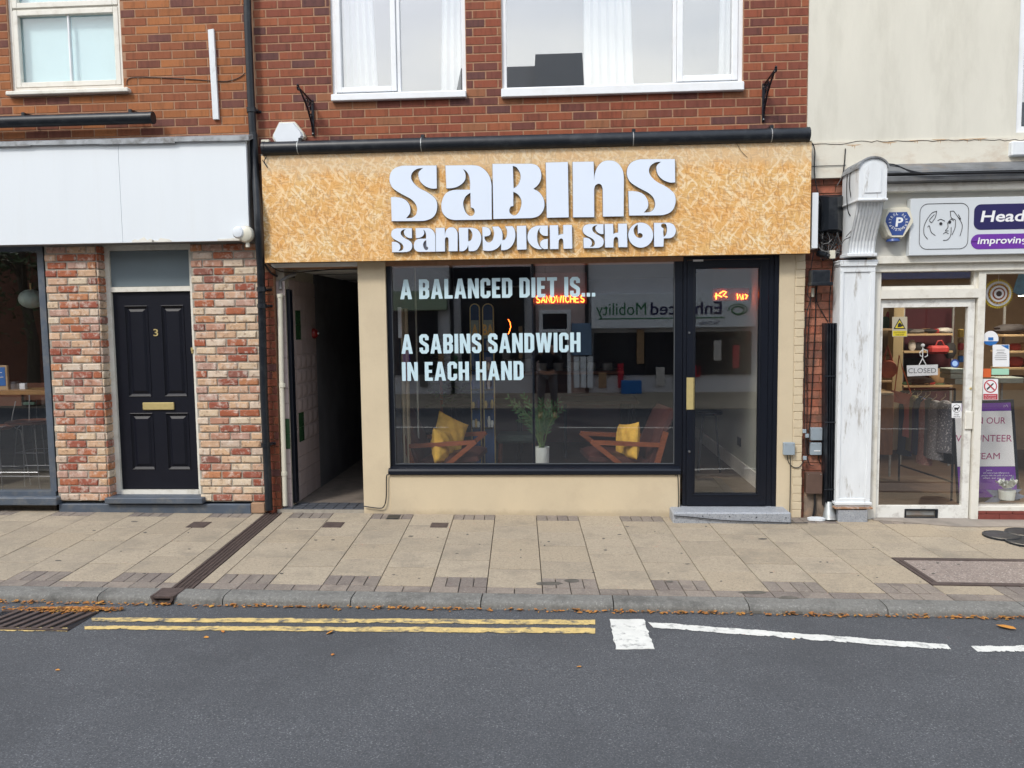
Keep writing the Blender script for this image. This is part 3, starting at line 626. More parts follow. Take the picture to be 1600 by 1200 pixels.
def lay(parent, X0, X1, Z0, Z1, holes, Yf, L_, H_, d, joint, material, phase=0., ztop=99, lump=0., nvar=3, bev=.0015, z_origin=None, jit=0.):
    ms = [brick_mesh('brick', L_-joint, d, H_-joint, bev, material, lump, k) for k in range(nvar)]
    stuff = MB(); z = Z0 if z_origin is None else z_origin; c = 0
    while z < Z1-.01:
        x = X0-L_+((phase+c*.5) % 1)*L_
        while x < X1:
            a, b, lo, hi = max(x, X0), min(x+L_, X1), z, min(z+H_, Z1+.004)
            ok = b-a > .035
            if ok:
                for h in holes:
                    ox = min(b, h[1])-max(a, h[0]); oz = min(hi, h[3])-max(lo, h[2])
                    if ox > .003 and oz > .003:
                        if oz > .6*(hi-lo) or True:
                            if oz <= .45*(hi-lo):
                                if h[2] > lo: hi = h[2]
                                else: lo = h[3]
                            elif ox >= (b-a)-.035: ok = False
                            elif h[0] <= a: a = h[1]
                            elif h[1] >= b: b = h[0]
                            else: ok = False
                ok = ok and b-a > .035 and hi-lo > .02
            if ok:
                w = b-a-joint; hh = hi-lo-joint
                if z < ztop: place('brick', random.choice(ms), ((a+b)/2, Yf+d/2+random.uniform(-jit, jit), (lo+hi)/2), parent, scale=(w/(L_-joint), 1, hh/(H_-joint)))
                else: stuff.box(a+joint/2, b-joint/2, Yf, Yf+d, lo+joint/2, hi-joint/2)
            x += L_
        z += H_; c += 1
    if stuff.v: build('upper_brickwork', stuff, material, parent, kind='stuff')
def window(parent, holes_rect, frame_px, panes, Yf, mat_frame, mat_glass, sill=None, top=5.9, name='window', label=None, fw_=.03, bead=None):
    """frame bars are sub-parts of the window: the window itself is the outer frame"""
    pass

# ------------------------------------------------ 1. left building
BL = thing('terraced_building', 'orange-brown brick building with blank white fascia and navy door number 3', 'building', (-5.4, 0, 0))
WP = .03
w1 = prect(14, -95, 190, 141, WP)                       # X0 X1 Z0 Z1 (top beyond the frame of the photo)
XJ = W(394, 100, 0).x                                   # party line behind the downpipe
zf = W(200, 216, 0).z
wallL = MB(); wall_boxes(wallL, -9.0, XJ, zf-.35, 6.6, [(w1[0], w1[1], w1[2], w1[3])], .004, .30)
wallL = build('wall', wallL, m_mortar, BL)
lay(wallL, -5.75, XJ, zf-.30, 6.6, [w1], 0.0, .2336, .0798, .04, .0135, m_brick_or, .25, 5.12)
def upvc_window(parent, rect, Yf, bars, label, mat_f, glassmat, room_back, frame=.045):
    X0, X1, Z0, Z1 = rect
    me = MB(); me.box(X0, X0+frame, Yf, Yf+.07, Z0, Z1); me.box(X1-frame, X1, Yf, Yf+.07, Z0, Z1); me.box(X0+frame, X1-frame, Yf, Yf+.07, Z0, Z0+frame); me.box(X0+frame, X1-frame, Yf, Yf+.07, Z1-frame, Z1)
    w = build('window', me, mat_f, parent, label=label)
    for (a, b, c, d, y, nm) in bars:
        me = MB(); me.cbox(a, b, Yf+y, Yf+.06, c, d, .004); build(nm, me, mat_f, w)
    return w
def sash(w, a, b, c, d, Yf, t, mat_f):
    """opening light: a frame standing a little proud"""
    me = MB(); 
    for q in ((a, a+t, c, d), (b-t, b, c, d), (a+t, b-t, c, c+t), (a+t, b-t, d-t, d)): me.cbox(q[0], q[1], Yf, Yf+.05, q[2], q[3], .005)
    return build('casement', me, mat_f, w)
def pane(w, a, b, c, d, y, material, name='pane'):
    me = MB(); me.box(a, b, y, y+.006, c, d); return build(name, me, material, w)
# window left
X0, X1, Z0, Z1 = w1
win = upvc_window(BL, w1, WP, [], 'small upper window with pale blue blind', m_upvc_old, g_up, None, .032)
gz0, gz1 = W(110, 130, .04).z, W(110, 27, .04).z; gx0, gx1 = W(35, 80, .04).x, W(180, 80, .04).x
tz = W(100, 14, .03).z
sash(win, X0+.034, X1-.034, Z0+.034, tz, WP-.005, .052, m_upvc_old); sash(win, X0+.034, X1-.034, tz+.02, Z1-.034, WP-.005, .052, m_upvc_old)
me = MB(); me.cbox(X0+.032, X1-.032, WP+.01, WP+.06, tz+.001, tz+.019, .002); build('transom', me, m_upvc_old, win)
me = MB(); xm = W(108, 80, .04).x; me.cbox(xm-.009, xm+.009, WP+.015, WP+.05, Z0+.08, tz-.05, .003); build('glazing_bar', me, m_upvc, win)
pane(win, X0+.07, X1-.07, Z0+.07, tz-.04, WP+.035, g_up2); pane(win, X0+.07, X1-.07, tz+.06, Z1-.07, WP+.035, g_up2)
me = MB(); me.box(X0+.02, X1-.02, .12, .13, Z0+.02, Z1-.02); build('blind', me, m_blind, win)
a = W(8, 147, -.06); b = W(200, 145, -.06); me = MB(); me.cbox(a.x, b.x, -.06, .06, a.z-.012, a.z+.03, .008); build('sill', me, m_upvc_old, win)
me = MB(); me.box(X0-.1, X1+.1, .29, 1.8, Z0-.2, Z1+.2); build('room', me, m_room, BL)

# fascia, lead flashing, trough light
fz0, fz1 = W(190, 379.5, -.2).z, W(190, 223, -.2).z; fx1 = W(387, 300, -.2).x; fs = W(188, 300, -.2).x
fasc = thing('shop_fascia', 'blank white shop fascia board above the cafe window and door number 3', 'fascia', (-5, -.2, fz0))
me = MB(); me.cbox(-8.6, fs-.001, -.2, -.17, fz0, fz1, .002); build('panel', me, m_fascia, fasc)
me = MB(); me.cbox(fs+.001, fx1, -.2, -.17, fz0, fz1, .002); build('panel', me, m_fascia, fasc)
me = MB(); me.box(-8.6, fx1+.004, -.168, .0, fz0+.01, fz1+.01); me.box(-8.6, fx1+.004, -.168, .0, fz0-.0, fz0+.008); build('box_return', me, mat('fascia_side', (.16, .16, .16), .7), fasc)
me = MB(); zt = fz1+.095
for i in range(8):
    xa = -8.6+i*(fx1+.02+8.6)/8; xb = -8.6+(i+1)*(fx1+.02+8.6)/8
    dz = random.uniform(-.008, .006)
    me.add([(xa, -.235, fz1-.012+dz), (xb+.02, -.235, fz1-.018+dz), (xb+.02, -.225, fz1+.03), (xa, -.225, fz1+.03), (xa, .0, zt), (xb+.02, .0, zt), (xa, -.215, fz1-.012+dz), (xb+.02, -.215, fz1-.018+dz), (xa, .0, zt-.02), (xb+.02, 0, zt-.02)], [(0,1,2,3), (3,2,5,4), (0,6,7,1), (6,8,9,7), (0, 3, 4, 8, 6), (1, 7, 9, 5, 2)])
build('lead_flashing', me, m_lead, fasc)
# patches of lifted film along the lower edge
for (px, wpx) in ((206, 34), (238, 30), (340, 40)):
    p = W(px, 376, -.203); q = W(px+wpx, 376, -.203); zz = fz0
    me = MB(); n = 7; top = [(p.x+(q.x-p.x)*k/n, zz+.012+random.uniform(.0, .05)*(1-abs(k/n-.5)*1.4)) for k in range(n+1)]
    me.prism([(p.x, zz+.002)]+top+[(q.x, zz+.002)], -.2035, -.2005); build('torn_film', me, m_upvc_old, fasc)

def trough(label, pa, pb, Y, r_, brackets, seams):
    a, b = W(*pa, Y), W(*pb, Y); a.z = b.z = (a.z+b.z)/2
    t = thing('trough_light', label, 'sign light', (a+b)/2)
    sec = [(math.cos(q)*r_*(1.0), math.sin(q)*r_*1.05) for q in [2*math.pi*k/18 for k in range(18)]]
    me = MB(); n = 18; v = [(x, Y+s[0], a.z+s[1]) for x in (a.x, b.x) for s in sec]
    me.add(v, [tuple(range(n)), tuple(range(2*n-1, n-1, -1))]+[(i, (i+1) % n, n+(i+1) % n, n+i) for i in range(n)]); build('housing', me, m_blackpl, t, smooth=True)
    for x in (a.x, b.x):
        me = MB(); v = [(x+dx, Y+s[0]*1.05, a.z+s[1]*1.05) for dx in (-.012, .012) for s in sec]
        me.add(v, [tuple(range(n)), tuple(range(2*n-1, n-1, -1))]+[(i, (i+1) % n, n+(i+1) % n, n+i) for i in range(n)]); build('end_cap', me, m_blackpl, t, smooth=True)
    for px in brackets:
        x = W(px, pa[1], Y).x; me = MB(); me.tube([(x, 0, a.z+r_+.035), (x, Y, a.z+r_+.02)], .008, 8); me.cbox(x-.016, x+.016, Y-.02, Y+.02, a.z+r_-.01, a.z+r_+.03, .005); build('bracket', me, m_blackpl, t)
    for px in seams:
        x = W(px, pa[1], Y).x; me = MB(); v = [(x+dx, Y+s[0]*1.02, a.z+s[1]*1.02) for dx in (-.004, .004) for s in sec]
        me.add(v, [tuple(range(n)), tuple(range(2*n-1, n-1, -1))]+[(i, (i+1) % n, n+(i+1) % n, n+i) for i in range(n)]); build('joint_ring', me, m_galv, t)
    return t
trough('black tubular sign light above the blank white fascia', (-200, 193), (238, 187.5), -.12, .053, (38, 205), ())
trough('long black tubular sign light above the plywood shop sign', (413, 233.5), (1262, 209.5), -.17, .061, (470, 661, 990, 1205), (467, 659, 989, 1204))

# ground floor of the left building: brick-slip pillars, door, cafe window
YPI = -.05
def pillar(px0t, px1t, px0b, px1b, ytop, ybot, label, nm):
    a = prect((px0t+px0b)/2-((px0b-px0t)*0), ytop, (px1t+px1b)/2, ybot, YPI)
    X0 = (W(px0t, ytop, YPI).x+W(px0b, ybot, YPI).x)/2; X1 = (W(px1t, ytop, YPI).x+W(px1b, ybot, YPI).x)/2
    Z0, Z1 = W((px0b+px1b)/2, ybot, YPI).z, W((px0t+px1t)/2, ytop, YPI).z
    me = MB(); me.box(X0+.006, X1-.006, YPI+.012, .22, Z0, Z1+.03)
    p = build('pillar', me, m_mortar2, BL, label=label)
    lay(p, X0, X1, Z0, Z1+.03, [], YPI, .208, (Z1-Z0)/33.0, .03, .013, m_slip, .1 if nm else .6, lump=.0035, nvar=8, bev=.008, jit=.003)
    return X0, X1, Z0, Z1, p
PA = pillar(67, 151, 90, 167, 384, 783, 'left reclaimed brick pillar between cafe window and door', 1)
PBq = pillar(296.5, 408, 311.5, 414, 380, 784, 'wide reclaimed brick pillar right of door number 3', 0)
# side return of left pillar towards the door
ret = MB(); ret.box(PA[1]-.0055, PA[1]+.004, YPI+.014, .2, PA[2], PA[3]+.03)
rms = [brick_mesh('brick', .016, .20, (PA[3]-PA[2])/33-.013, .006, m_slip, .003, k) for k in range(5)]
for i in range(33):
    place('brick', random.choice(rms), (PA[1]+.010, YPI+.103, PA[2]+(i+.5)*(PA[3]-PA[2])/33), PA[4])
build('return_backing', ret, m_mortar2, PA[4])
# door number 3
YD = .10
d = prect(172, 385, 303, 775, YD-.03)
dx0, dx1 = W(176, 600, YD).x, W(306, 600, YD).x
lx0, lx1 = W(183.5, 600, YD).x, W(305, 600, YD).x; lz0, lz1 = W(245, 764, YD).z, W(240, 456.5, YD).z
fz_top = W(240, 388, YD).z; fxl = W(171.5, 500, YD-.02).x
door = thing_ = None
me = MB(); me.box(fxl-.04, lx0-.004, YD-.03, YD+.05, lz0-.05, fz_top+.1); me.box(lx1+.004, lx1+.05, YD-.03, YD+.05, lz0-.05, fz_top+.1)
me.box(lx0-.003, lx1+.003, YD-.035, YD+.05, lz0-.055, lz0-.005); tb0, tb1 = lz1+.006, W(240, 448, YD).z
me.box(lx0-.003, lx1+.003, YD-.03, YD+.05, tb0, tb1); me.box(lx0-.003, lx1+.003, YD-.03, YD+.05, fz_top-.02, fz_top+.1)
build('door_frame', me, m_upvc_old, BL)
me = MB(); me.box(lx0, lx1, YD-.01, YD+.03, tb1+.004, fz_top-.024); build('fanlight', me, g_frost, BL)
me = MB()
pz = [(W(240, 478, YD).z, W(240, 619, YD).z), (W(240, 646, YD).z, W(240, 733, YD).z)]
pxs = [(W(199, 560, YD).x, W(234, 560, YD).x), (W(255.5, 560, YD).x, W(290, 560, YD).x)]
hl = [(a, b, z0, z1) for a, b in pxs for (z1, z0) in pz]
wall_boxes(me, lx0, lx1, lz0, lz1, hl, YD, YD+.045)
dr3 = build('door', me, m_navy, BL, label='navy blue four-panel front door numbered 3')
for (a, b, z0, z1) in hl:
    me = MB(); e = .0  # sunken moulding ring then raised field
    me.add([(a, YD+.0, z0), (b, YD, z0), (b, YD, z1), (a, YD, z1), (a+.022, YD+.016, z0+.022), (b-.022, YD+.016, z0+.022), (b-.022, YD+.016, z1-.022), (a+.022, YD+.016, z1-.022),
            (a+.03, YD+.016, z0+.03), (b-.03, YD+.016, z0+.03), (b-.03, YD+.016, z1-.03), (a+.03, YD+.016, z1-.03), (a+.055, YD+.003, z0+.055), (b-.055, YD+.003, z0+.055), (b-.055, YD+.003, z1-.055), (a+.055, YD+.003, z1-.055)],
           [(0,1,5,4),(1,2,6,5),(2,3,7,6),(3,0,4,7),(4,5,9,8),(5,6,10,9),(6,7,11,10),(7,4,8,11),(8,9,13,12),(9,10,14,13),(10,11,15,14),(11,8,12,15),(12,13,14,15)])
    build('panel', me, m_navy, dr3)
    me = MB()                                    # thin scotia bead round the panel
    for (p, q) in (((a, z0), (b, z0)), ((b, z0), (b, z1)), ((b, z1), (a, z1)), ((a, z1), (a, z0))): me.tube([(p[0], YD-.001, p[1]), (q[0], YD-.001, q[1])], .006, 6)
    build('bead', me, m_navy, dr3, smooth=True)
me = MB(); me.pbox(222.5, 629, 271.5, 640.5, YD-.018, YD+.002, .005); build('letter_plate', me, m_brass, dr3)
p = W(240, 525, YD-.004); q = W(247, 514, YD-.004); mbt = btext('3', p.x, q.x, p.z, q.z-p.z, YD-.006, bold=.01); mbt2 = MB(); mbt2.add(mbt.v, mbt.f); build('door_number', mbt2, m_brass, dr3)
me = MB(); me.tube([W(299.5, 543, YD-.03), W(301, 552, YD-.03)], .010, 8); me.lathe([(.012, 0), (.014, .01), (.008, .02)], W(301, 547, YD-.025), 'y', 12); build('latch', me, m_brass, dr3, smooth=True)
# dark inside behind the door jamb
# plinths and steps
def pplinth(name, x0, y0, x1, y1, Yf, Yb, material, label=None, b=.006, parent=BL):
    me = MB(); me.pbox(x0, y0, x1, y1, Yf, Yb, b); return build(name, me, material, parent, label=label)
pplinth('door_step', 163, 778.5, 316, 787.5, -.12, .2, m_bluegrey, 'blue-grey painted doorstep below door number 3')
pplinth('plinth', 92, 788, 392, 803, -.075, .2, m_bluegrey)
pplinth('plinth', 392, 786, 413.5, 802, -.08, .1, mat('bare_brown_block', (.34, .21, .13), .9, .2, 12, .5, 60), 'bare brown block at the foot of the downpipe')
# cafe window
cz0, cz1 = W(40, 769, .02).z, W(40, 392, .02).z; cafX = W(79, 600, .02).x
me = MB(); me.box(-8.5, cafX+.02, -.02, .06, W(40, 392, -.02).z, fz0+.02); me.box(cafX-.045, cafX+.02, -.01, .06, cz0, cz1+.02); me.box(-8.5, cafX+.02, -.03, .08, W(40, 780, -.03).z, W(40, 768, -.03).z)
cw = build('cafe_window', me, m_bluegrey, BL, label='large cafe window at far left with a dark interior')
pane(cw, -8.5, cafX-.04, cz0-.02, cz1+.01, .03, g_shop)
me = MB(); a = W(0, 780, -.12); me.cbox(-8.5, W(88, 785, -.12).x, -.12, .0, W(40, 790, -.12).z, W(40, 778, -.12).z, .008); build('window_sill', me, m_bluegrey, cw)
me = MB(); me.box(-8.5, cafX, .0, .2, -.1, W(40, 790, -.02).z); build('base_wall', me, m_joint, BL)
me = MB(); me.cbox(-8.4, cafX-.045, .045, .062, W(30, 744.5, .05).z-.006, W(30, 744.5, .05).z+.006, .003); build('safety_rail', me, m_chrome, cw)
# cafe room
cf = MB(); cf.box(-8.6, -4.60, .07, 5, -.1, .04); cfo = build('cafe_floor', cf, mat('cafe_floor_boards', (.11, .10, .08), .6, .3, 3, stretch=(1, 6, 1)), BL)
me = MB(); me.box(-8.6, -4.5, 5, 5.1, 0, 3); me.box(-8.7, -8.6, .07, 5.1, 0, 3); me.box(-4.6, -4.5, .22, 5, 0, 3); build('cafe_walls', me, m_int_dark, BL)
me = MB(); me.box(-8.7, -2.95, .07, 5.1, 2.95, 3.05); build('cafe_ceiling', me, m_int_dark, BL)
me = MB(); me.box(-4.5, -2.95, .2, .3, 0, 3.0); build('lobby_backing', me, m_joint, BL)

# ------------------------------------------------ 2. the sandwich shop building
BC = thing('terraced_building', 'dark red brick building over a sandwich shop with a black-framed window', 'building', (-.3, 0, 0))
XR = W(1262.5, 110, 0).x
w2 = prect(517, -95, 727, 150, WP); w3 = prect(783.5, -95, 1160.5, 138.5, WP)
zb = W(830, 230, 0).z
me = MB(); wall_boxes(me, XJ, XR, 2.45, 6.6, [w2, w3], .004, .30); wallC = build('wall', me, m_mortar, BC)
lay(wallC, XJ+.02, XR, zb-.16, 6.6, [(w2[0]-.0, w2[1], w2[2]-.01, w2[3]), (w3[0], w3[1], w3[2]-.01, w3[3])], 0.0, .2336, .0798, .04, .0135, m_brick, .55, 5.0)
me = MB(); me.box(XR, XR+.02, 0, .3, 3.5, 6.6)
# upstairs windows
X0, X1, Z0, Z1 = w2
win = upvc_window(BC, w2, WP, [], 'two-light upper window at left of the sandwich shop building', m_upvc, g_up, None, .038)
ma = W(618.6, 60, WP).x; mb2 = W(623, 60, WP).x
sash(win, X0+.04, ma, Z0+.045, Z1-.03, WP-.012, .05, m_upvc)
me = MB(); me.cbox(ma+.002, mb2+.01, WP+.005, WP+.06, Z0+.039, Z1-.039, .004); build('mullion', me, m_upvc, win)
pane(win, X0+.08, ma-.04, Z0+.08, Z1-.08, WP+.03, g_up); pane(win, mb2+.008, X1-.036, Z0+.036, Z1-.036, WP+.035, g_up)
a = W(517, 157, -.05); b = W(728, 152, -.05); me = MB(); me.cbox(a.x, b.x, -.05, WP-.001, (a.z+b.z)/2, Z0+.012, .006); build('sill', me, m_upvc, win)
def curtain(parent, x0, x1, Z0, Z1, y, folds, lean=0.):
    me = MB(); n = folds*6; v = []
    for k in range(n+1):
        t = k/n; x = x0+(x1-x0)*t
        for (z, s) in ((Z0, 1), (Z1, 1-lean)): v.append((x0+(x-x0)*s if lean >= 0 else x1-(x1-x)*(1+lean if z == Z1 else 1), y+math.sin(t*folds*2*math.pi)*.022+random.uniform(-.004, .004), z))
    me.add(v, [(2*i, 2*i+2, 2*i+3, 2*i+1) for i in range(n)]); return build('curtain', me, m_curtain, parent, smooth=True)
curtain(win, W(533, 60, .2).x, W(590, 60, .2).x, Z0, Z1, .18, 5, .15); curtain(win, W(688, 60, .2).x, W(722, 60, .2).x, Z0, Z1, .18, 3, -.2)
me = MB(); me.box(X0-.05, X1+.05, 1.3, 1.35, Z0-.3, Z1+.2); build('room', me, m_room, BC)
X0, X1, Z0, Z1 = w3
win = upvc_window(BC, w3, WP, [], 'wide upper window with central sheer curtain on the sandwich shop building', m_upvc, g_up, None, .04)
ma = W(1051.5, 60, WP).x; mb2 = W(1057.5, 60, WP).x
me = MB(); me.cbox(ma, mb2, WP+.0, WP+.06, Z0+.041, Z1-.041, .004); build('mullion', me, m_upvc, win)
sash(win, mb2+.002, X1-.042, Z0+.045, Z1-.03, WP-.012, .055, m_upvc)
pane(win, X0+.038, ma+.002, Z0+.038, Z1-.038, WP+.035, g_up); pane(win, mb2+.05, X1-.09, Z0+.09, Z1-.08, WP+.03, g_up)
a = W(783, 151.5, -.05); b = W(1163, 139, -.05); me = MB(); me.cbox(a.x, b.x, -.05, WP-.001, (a.z+b.z)/2-.004, Z0+.012, .006); build('sill', me, m_upvc, win)
curtain(win, W(912, 60, .2).x, W(990, 60, .2).x, Z0, Z1, .18, 6, .1); curtain(win, W(1122, 60, .2).x, W(1150, 60, .2).x, Z0, Z1, .18, 3, -.1)
me = MB(); me.box(X0-.05, X1+.05, 1.3, 1.35, Z0-.3, Z1+.2); build('room', me, m_room, BC)
me = MB(); me.box(XJ, XR, .3, 5, zb-.25, zb-.15); build('upper_floor', me, m_joint, BC)

# pilasters and riser
YC = -.02
pX0, pX1 = W(563.5, 600, YC).x, W(606, 600, YC).x
wX1 = W(1063, 600, YC).x; dX0 = W(1067, 600, YC).x; dX1 = W(1215.5, 600, YC).x; eX = W(1255, 600, YC).x
zt = 2.56
me = MB(); me.box(pX0, pX1, YC, .30, -.05, zt); build('pilaster', me, m_cream, BC, label='plain beige pilaster between passage and shop window')
me = MB(); me.box(dX1, W(1239, 600, YC).x, YC, .30, -.08, zt); me.box(W(1239, 600, YC).x+.0005, eX, YC+.006, .30, -.08, zt)
pr_ = build('pilaster', me, m_cream, BC, label='beige pilaster right of the glass door')
# painted quoin bricks on the right edge of that pilaster
zz = -.02; k = 0; xq0 = W(1240, 600, YC).x
while zz < 2.45:
    x0_ = xq0+(.0 if k % 2 else .006); me = MB(); me.cbox(x0_, eX+random.uniform(-.004, .004), YC-.0015+random.uniform(0, .0015), YC+.03, zz+.0015, zz+.0765, .003); build('brick', me, m_cream_b, pr_); zz += .079; k += 1
rz1 = W(830, 742, -.035).z
me = MB(); me.cbox(pX1-.0, wX1, -.032, .25, -.05, rz1, .004); build('stall_riser', me, m_cream, BC)
me = MB(); me.box(pX1-.03, wX1, -.034, -.031, -.04, .012); 
# passage: left side
pLX = W(457, 600, .2).x; zc_ = W(500, 425, .4).z
bX0 = W(414, 600, .0).x; bX1 = W(433, 600, 0).x
me = MB(); me.box(XJ-.0, bX1-.004, .012, .3, -.05, 2.45); pj = build('passage_jamb', me, m_mortar, BC)
lay(pj, bX0-.02, bX1, .0, 2.42, [], 0.0, .2336, .0755, .04, .010, m_brick, .4, nvar=2)
tX0, tX1 = bX1, pLX-.006
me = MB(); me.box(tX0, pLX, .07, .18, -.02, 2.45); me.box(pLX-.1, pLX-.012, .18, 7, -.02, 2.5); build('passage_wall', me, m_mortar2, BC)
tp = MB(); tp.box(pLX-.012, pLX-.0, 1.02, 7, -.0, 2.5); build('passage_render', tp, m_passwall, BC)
tilepart = MB(); tilepart.box(pLX-.013, pLX-.010, .18, 1.02, 0, 2.5); tilepart = build('tiled_panel', tilepart, m_mortar2, BC, label='relief tiles on the passage wall near its mouth')
th = .1525; ty0 = .19
def tile_mesh(material, relief):
    me = MB(); h = th/2-.002; w = .083-.002; r_ = relief
    P = [(0, -w, -h), (0, w, -h), (0, w, h), (0, -w, h), (.009, -w, -h), (.009, w, -h), (.009, w, h), (.009, -w, h), (.009, -w+.01, -h+.01), (.009, w-.01, -h+.01), (.009, w-.01, h-.01), (.009, -w+.01, h-.01), (.009+r_, -w*.25, -h*.5), (.009+r_, w*.25, -h*.5), (.009+r_, w*.25, h*.5), (.009+r_, -w*.25, h*.5)]
    me.add(P, [(0,1,5,4),(1,2,6,5),(2,3,7,6),(3,0,4,7),(4,5,9,8),(5,6,10,9),(6,7,11,10),(7,4,8,11),(8,9,13,12),(9,10,14,13),(10,11,15,14),(11,8,12,15),(12,13,14,15)])
    q = bpy.data.meshes.new('tile'); q.from_pydata(me.v, [], me.f); q.materials.append(material)
    bm = bmesh.new(); bm.from_mesh(q); bmesh.ops.recalc_face_normals(bm, faces=bm.faces); bm.to_mesh(q); bm.free()
    if q.polygons[-1].normal.x < 0: q.flip_normals()
    return q
tm = [tile_mesh(m_tile, .0), tile_mesh(m_tile, .006), tile_mesh(m_tileg, .003)]
for r_ in range(16):
    for c_ in range(5):
        z = .06+(r_+.5)*th; kind_ = 0 if (r_ < 2 or r_ > 13) else (1 if 4 <= r_ <= 9 else 0)
        if c_ == 1 and (r_ in (4, 5) or r_ in (11, 12)): kind_ = 2
        if z < 2.42: place('tile', tm[kind_], (pLX-.010, ty0+(c_+.5)*.166, z), tilepart)
# narrow tiled face beside the pipe
fx0, fx1 = tX0+.001, W(450, 600, .06).x
for r_ in range(16):
    z0_ = .04+r_*th
    if z0_+th > 2.45: break
    me = MB(); me.cbox(fx0, fx1, .058, .07, z0_+.0015, z0_+th-.0015, .003); build('face_tile', me, m_tileg if r_ in (4, 5) else m_tile, BC)
# passage floor, ceiling, right wall, dark end
me = MB(); me.box(pLX-.02, pX0+.05, .24, 7, -.05, W(510, 786, .24).z); build('passage_floor', me, m_flag, BC)
fzq = W(510, 790, .1).z
me = MB(); me.box(pLX-.12, pX0, -.02, .24, -.06, fzq-.012); tb = build('threshold', me, m_mortar2, BC)
nb = 8
for i in range(nb):
    for j, (ya, yb) in enumerate(((-.015, .065), (.069, .152), (.156, .236))):
        xa = W(447, 795, .1).x; wd_ = (pX0-xa)/nb; off = 0 if j != 1 else wd_*.0
        me = MB(); me.cbox(xa+i*wd_+.003, xa+(i+1)*wd_-.003, ya, yb, fzq-.03, fzq+random.uniform(-.0015, .0015), .003); build('paver', me, m_bluebrick, tb)
me = MB(); me.box(pLX-.1, pX0+.06, -.0, 7, zc_+.02, zc_+.08); cl = build('passage_ceiling', me, m_ceil, BC)
for y in (.35, 1.05, 2.2): 
    me = MB(); me.box(pLX-.09, pX0+.05, y, y+.012, zc_+.014, zc_+.0195); build('ceiling_joint', me, m_blackpl, cl)
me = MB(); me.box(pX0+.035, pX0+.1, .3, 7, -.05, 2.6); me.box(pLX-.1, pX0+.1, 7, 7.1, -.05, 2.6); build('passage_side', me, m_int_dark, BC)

# shop window (frame, glass, lettering)
YW = .015
sw = W(607, 735, YW)
wx0, wx1 = W(606, 600, YW).x, W(1066, 600, YW).x; wz0, wz1 = W(830, 741, YW).z, zt
gx0, gx1 = W(614.5, 600, YW).x, W(1054, 600, YW).x; gz0, gz1 = W(830, 725.3, YW).z, W(830, 409, YW).z
me = MB(); me.box(wx0, gx0, YW, YW+.07, wz0, wz1); me.box(gx1, wx1, YW, YW+.07, wz0, wz1); me.box(gx0, gx1, YW, YW+.07, wz0, gz0); me.box(gx0, gx1, YW, YW+.07, gz1, wz1)
sw = build('shop_window', me, m_black, BC, label='large black-framed shop window with pale blue slogan lettering')
me = MB(); xm0, xm1 = W(831.2, 600, YW).x, W(835.2, 600, YW).x; me.box(xm0, xm1, YW+.036, YW+.09, gz0, gz1); me.box(xm0+.008, xm1-.008, YW+.0275, YW+.0355, gz0, gz1); build('mullion', me, m_black, sw)
yg = YW+.028
pane(sw, gx0-.004, xm0+.0075, gz0-.004, gz1+.004, yg, g_shop); pane(sw, xm1-.0075, gx1+.004, gz0-.004, gz1+.004, yg, g_shop)
me = MB()                                          # thin pale gasket line round the glass
for q in ((gx0, gx0+.006, gz0, gz1), (gx1-.006, gx1, gz0, gz1), (gx0+.006, gx1-.006, gz0, gz0+.006)): me.box(q[0], q[1], YW+.006, YW+.02, q[2], q[3])
build('gasket', me, mat('grey_gasket', (.09, .10, .11), .4, 0), sw)
p0, p1 = W(606.5, 737, -.055), W(1063.5, 737, -.055)
sp = [(YW+.01, W(830, 729, -.02).z), (-.045, W(830, 733, -.05).z), (-.058, W(830, 736, -.055).z), (-.058, W(830, 741.5, -.055).z), (YW+.01, W(830, 741.5, -.03).z)]
me = MB(); me.add([(x, y, z) for x in (p0.x, p1.x) for (y, z) in sp], [(0,1,2,3,4), (9,8,7,6,5)]+[(i, (i+1) % 5, 5+(i+1) % 5, 5+i) for i in range(5)]); build('sill', me, m_black, sw)
yl = yg-.0015
for s, x0_, y0_, x1_, y1_, xe in (('A BALANCED DIET IS...', 625, 434.5, 930, 465.5, 0), ('A SABINS SANDWICH', 627, 521, 907, 551.5, 0), ('IN EACH HAND', 628, 565, 818, 594.5, 0)):
    a = W(x0_, (y0_+y1_)/2, yl); b = W(x1_, (y0_+y1_)/2-.016*(x1_-x0_)*.0, yl); xm_ = (x0_+x1_)/2
    zt_, zb_ = W(xm_, y0_, yl).z, W(xm_, y1_, yl).z
    o = build('lettering', block_text(s, a.x, b.x, zb_, zt_, yl), m_vinyl, sw, label='pale blue window lettering reading ' + s)

# glass door
ox0, ox1 = W(1066.5, 600, YW).x, dX1
lx0, lx1 = W(1073, 600, .0).x, W(1199, 600, .0).x; lz0, lz1 = W(1140, 790, .0).z, W(1130, 406, .0).z
qx0, qx1 = W(1086.3, 600, .0).x, W(1184.5, 600, .0).x; qz0, qz1 = W(1135, 771, .0).z, W(1135, 419.5, .0).z
me = MB(); me.box(ox0+.0005, lx0-.004, .0, .12, -.02, zt); me.box(lx1+.004, lx1+.05, .0, .12, -.02, zt); me.box(lx1+.051, ox1-.0005, -.012, .12, -.02, zt); me.box(lx0-.004, lx1+.004, .0, .12, lz1+.005, zt)
build('door_surround', me, m_black, BC)
me = MB(); wall_boxes(me, lx0, lx1, lz0, lz1, [(qx0, qx1, qz0, qz1)], -.004, .045)
gd = build('glass_door', me, m_black, BC, label='black-framed glass shop door with brass push plate')
pane(gd, qx0-.003, qx1+.003, qz0-.003, qz1+.003, .02, g_shop)
me = MB()
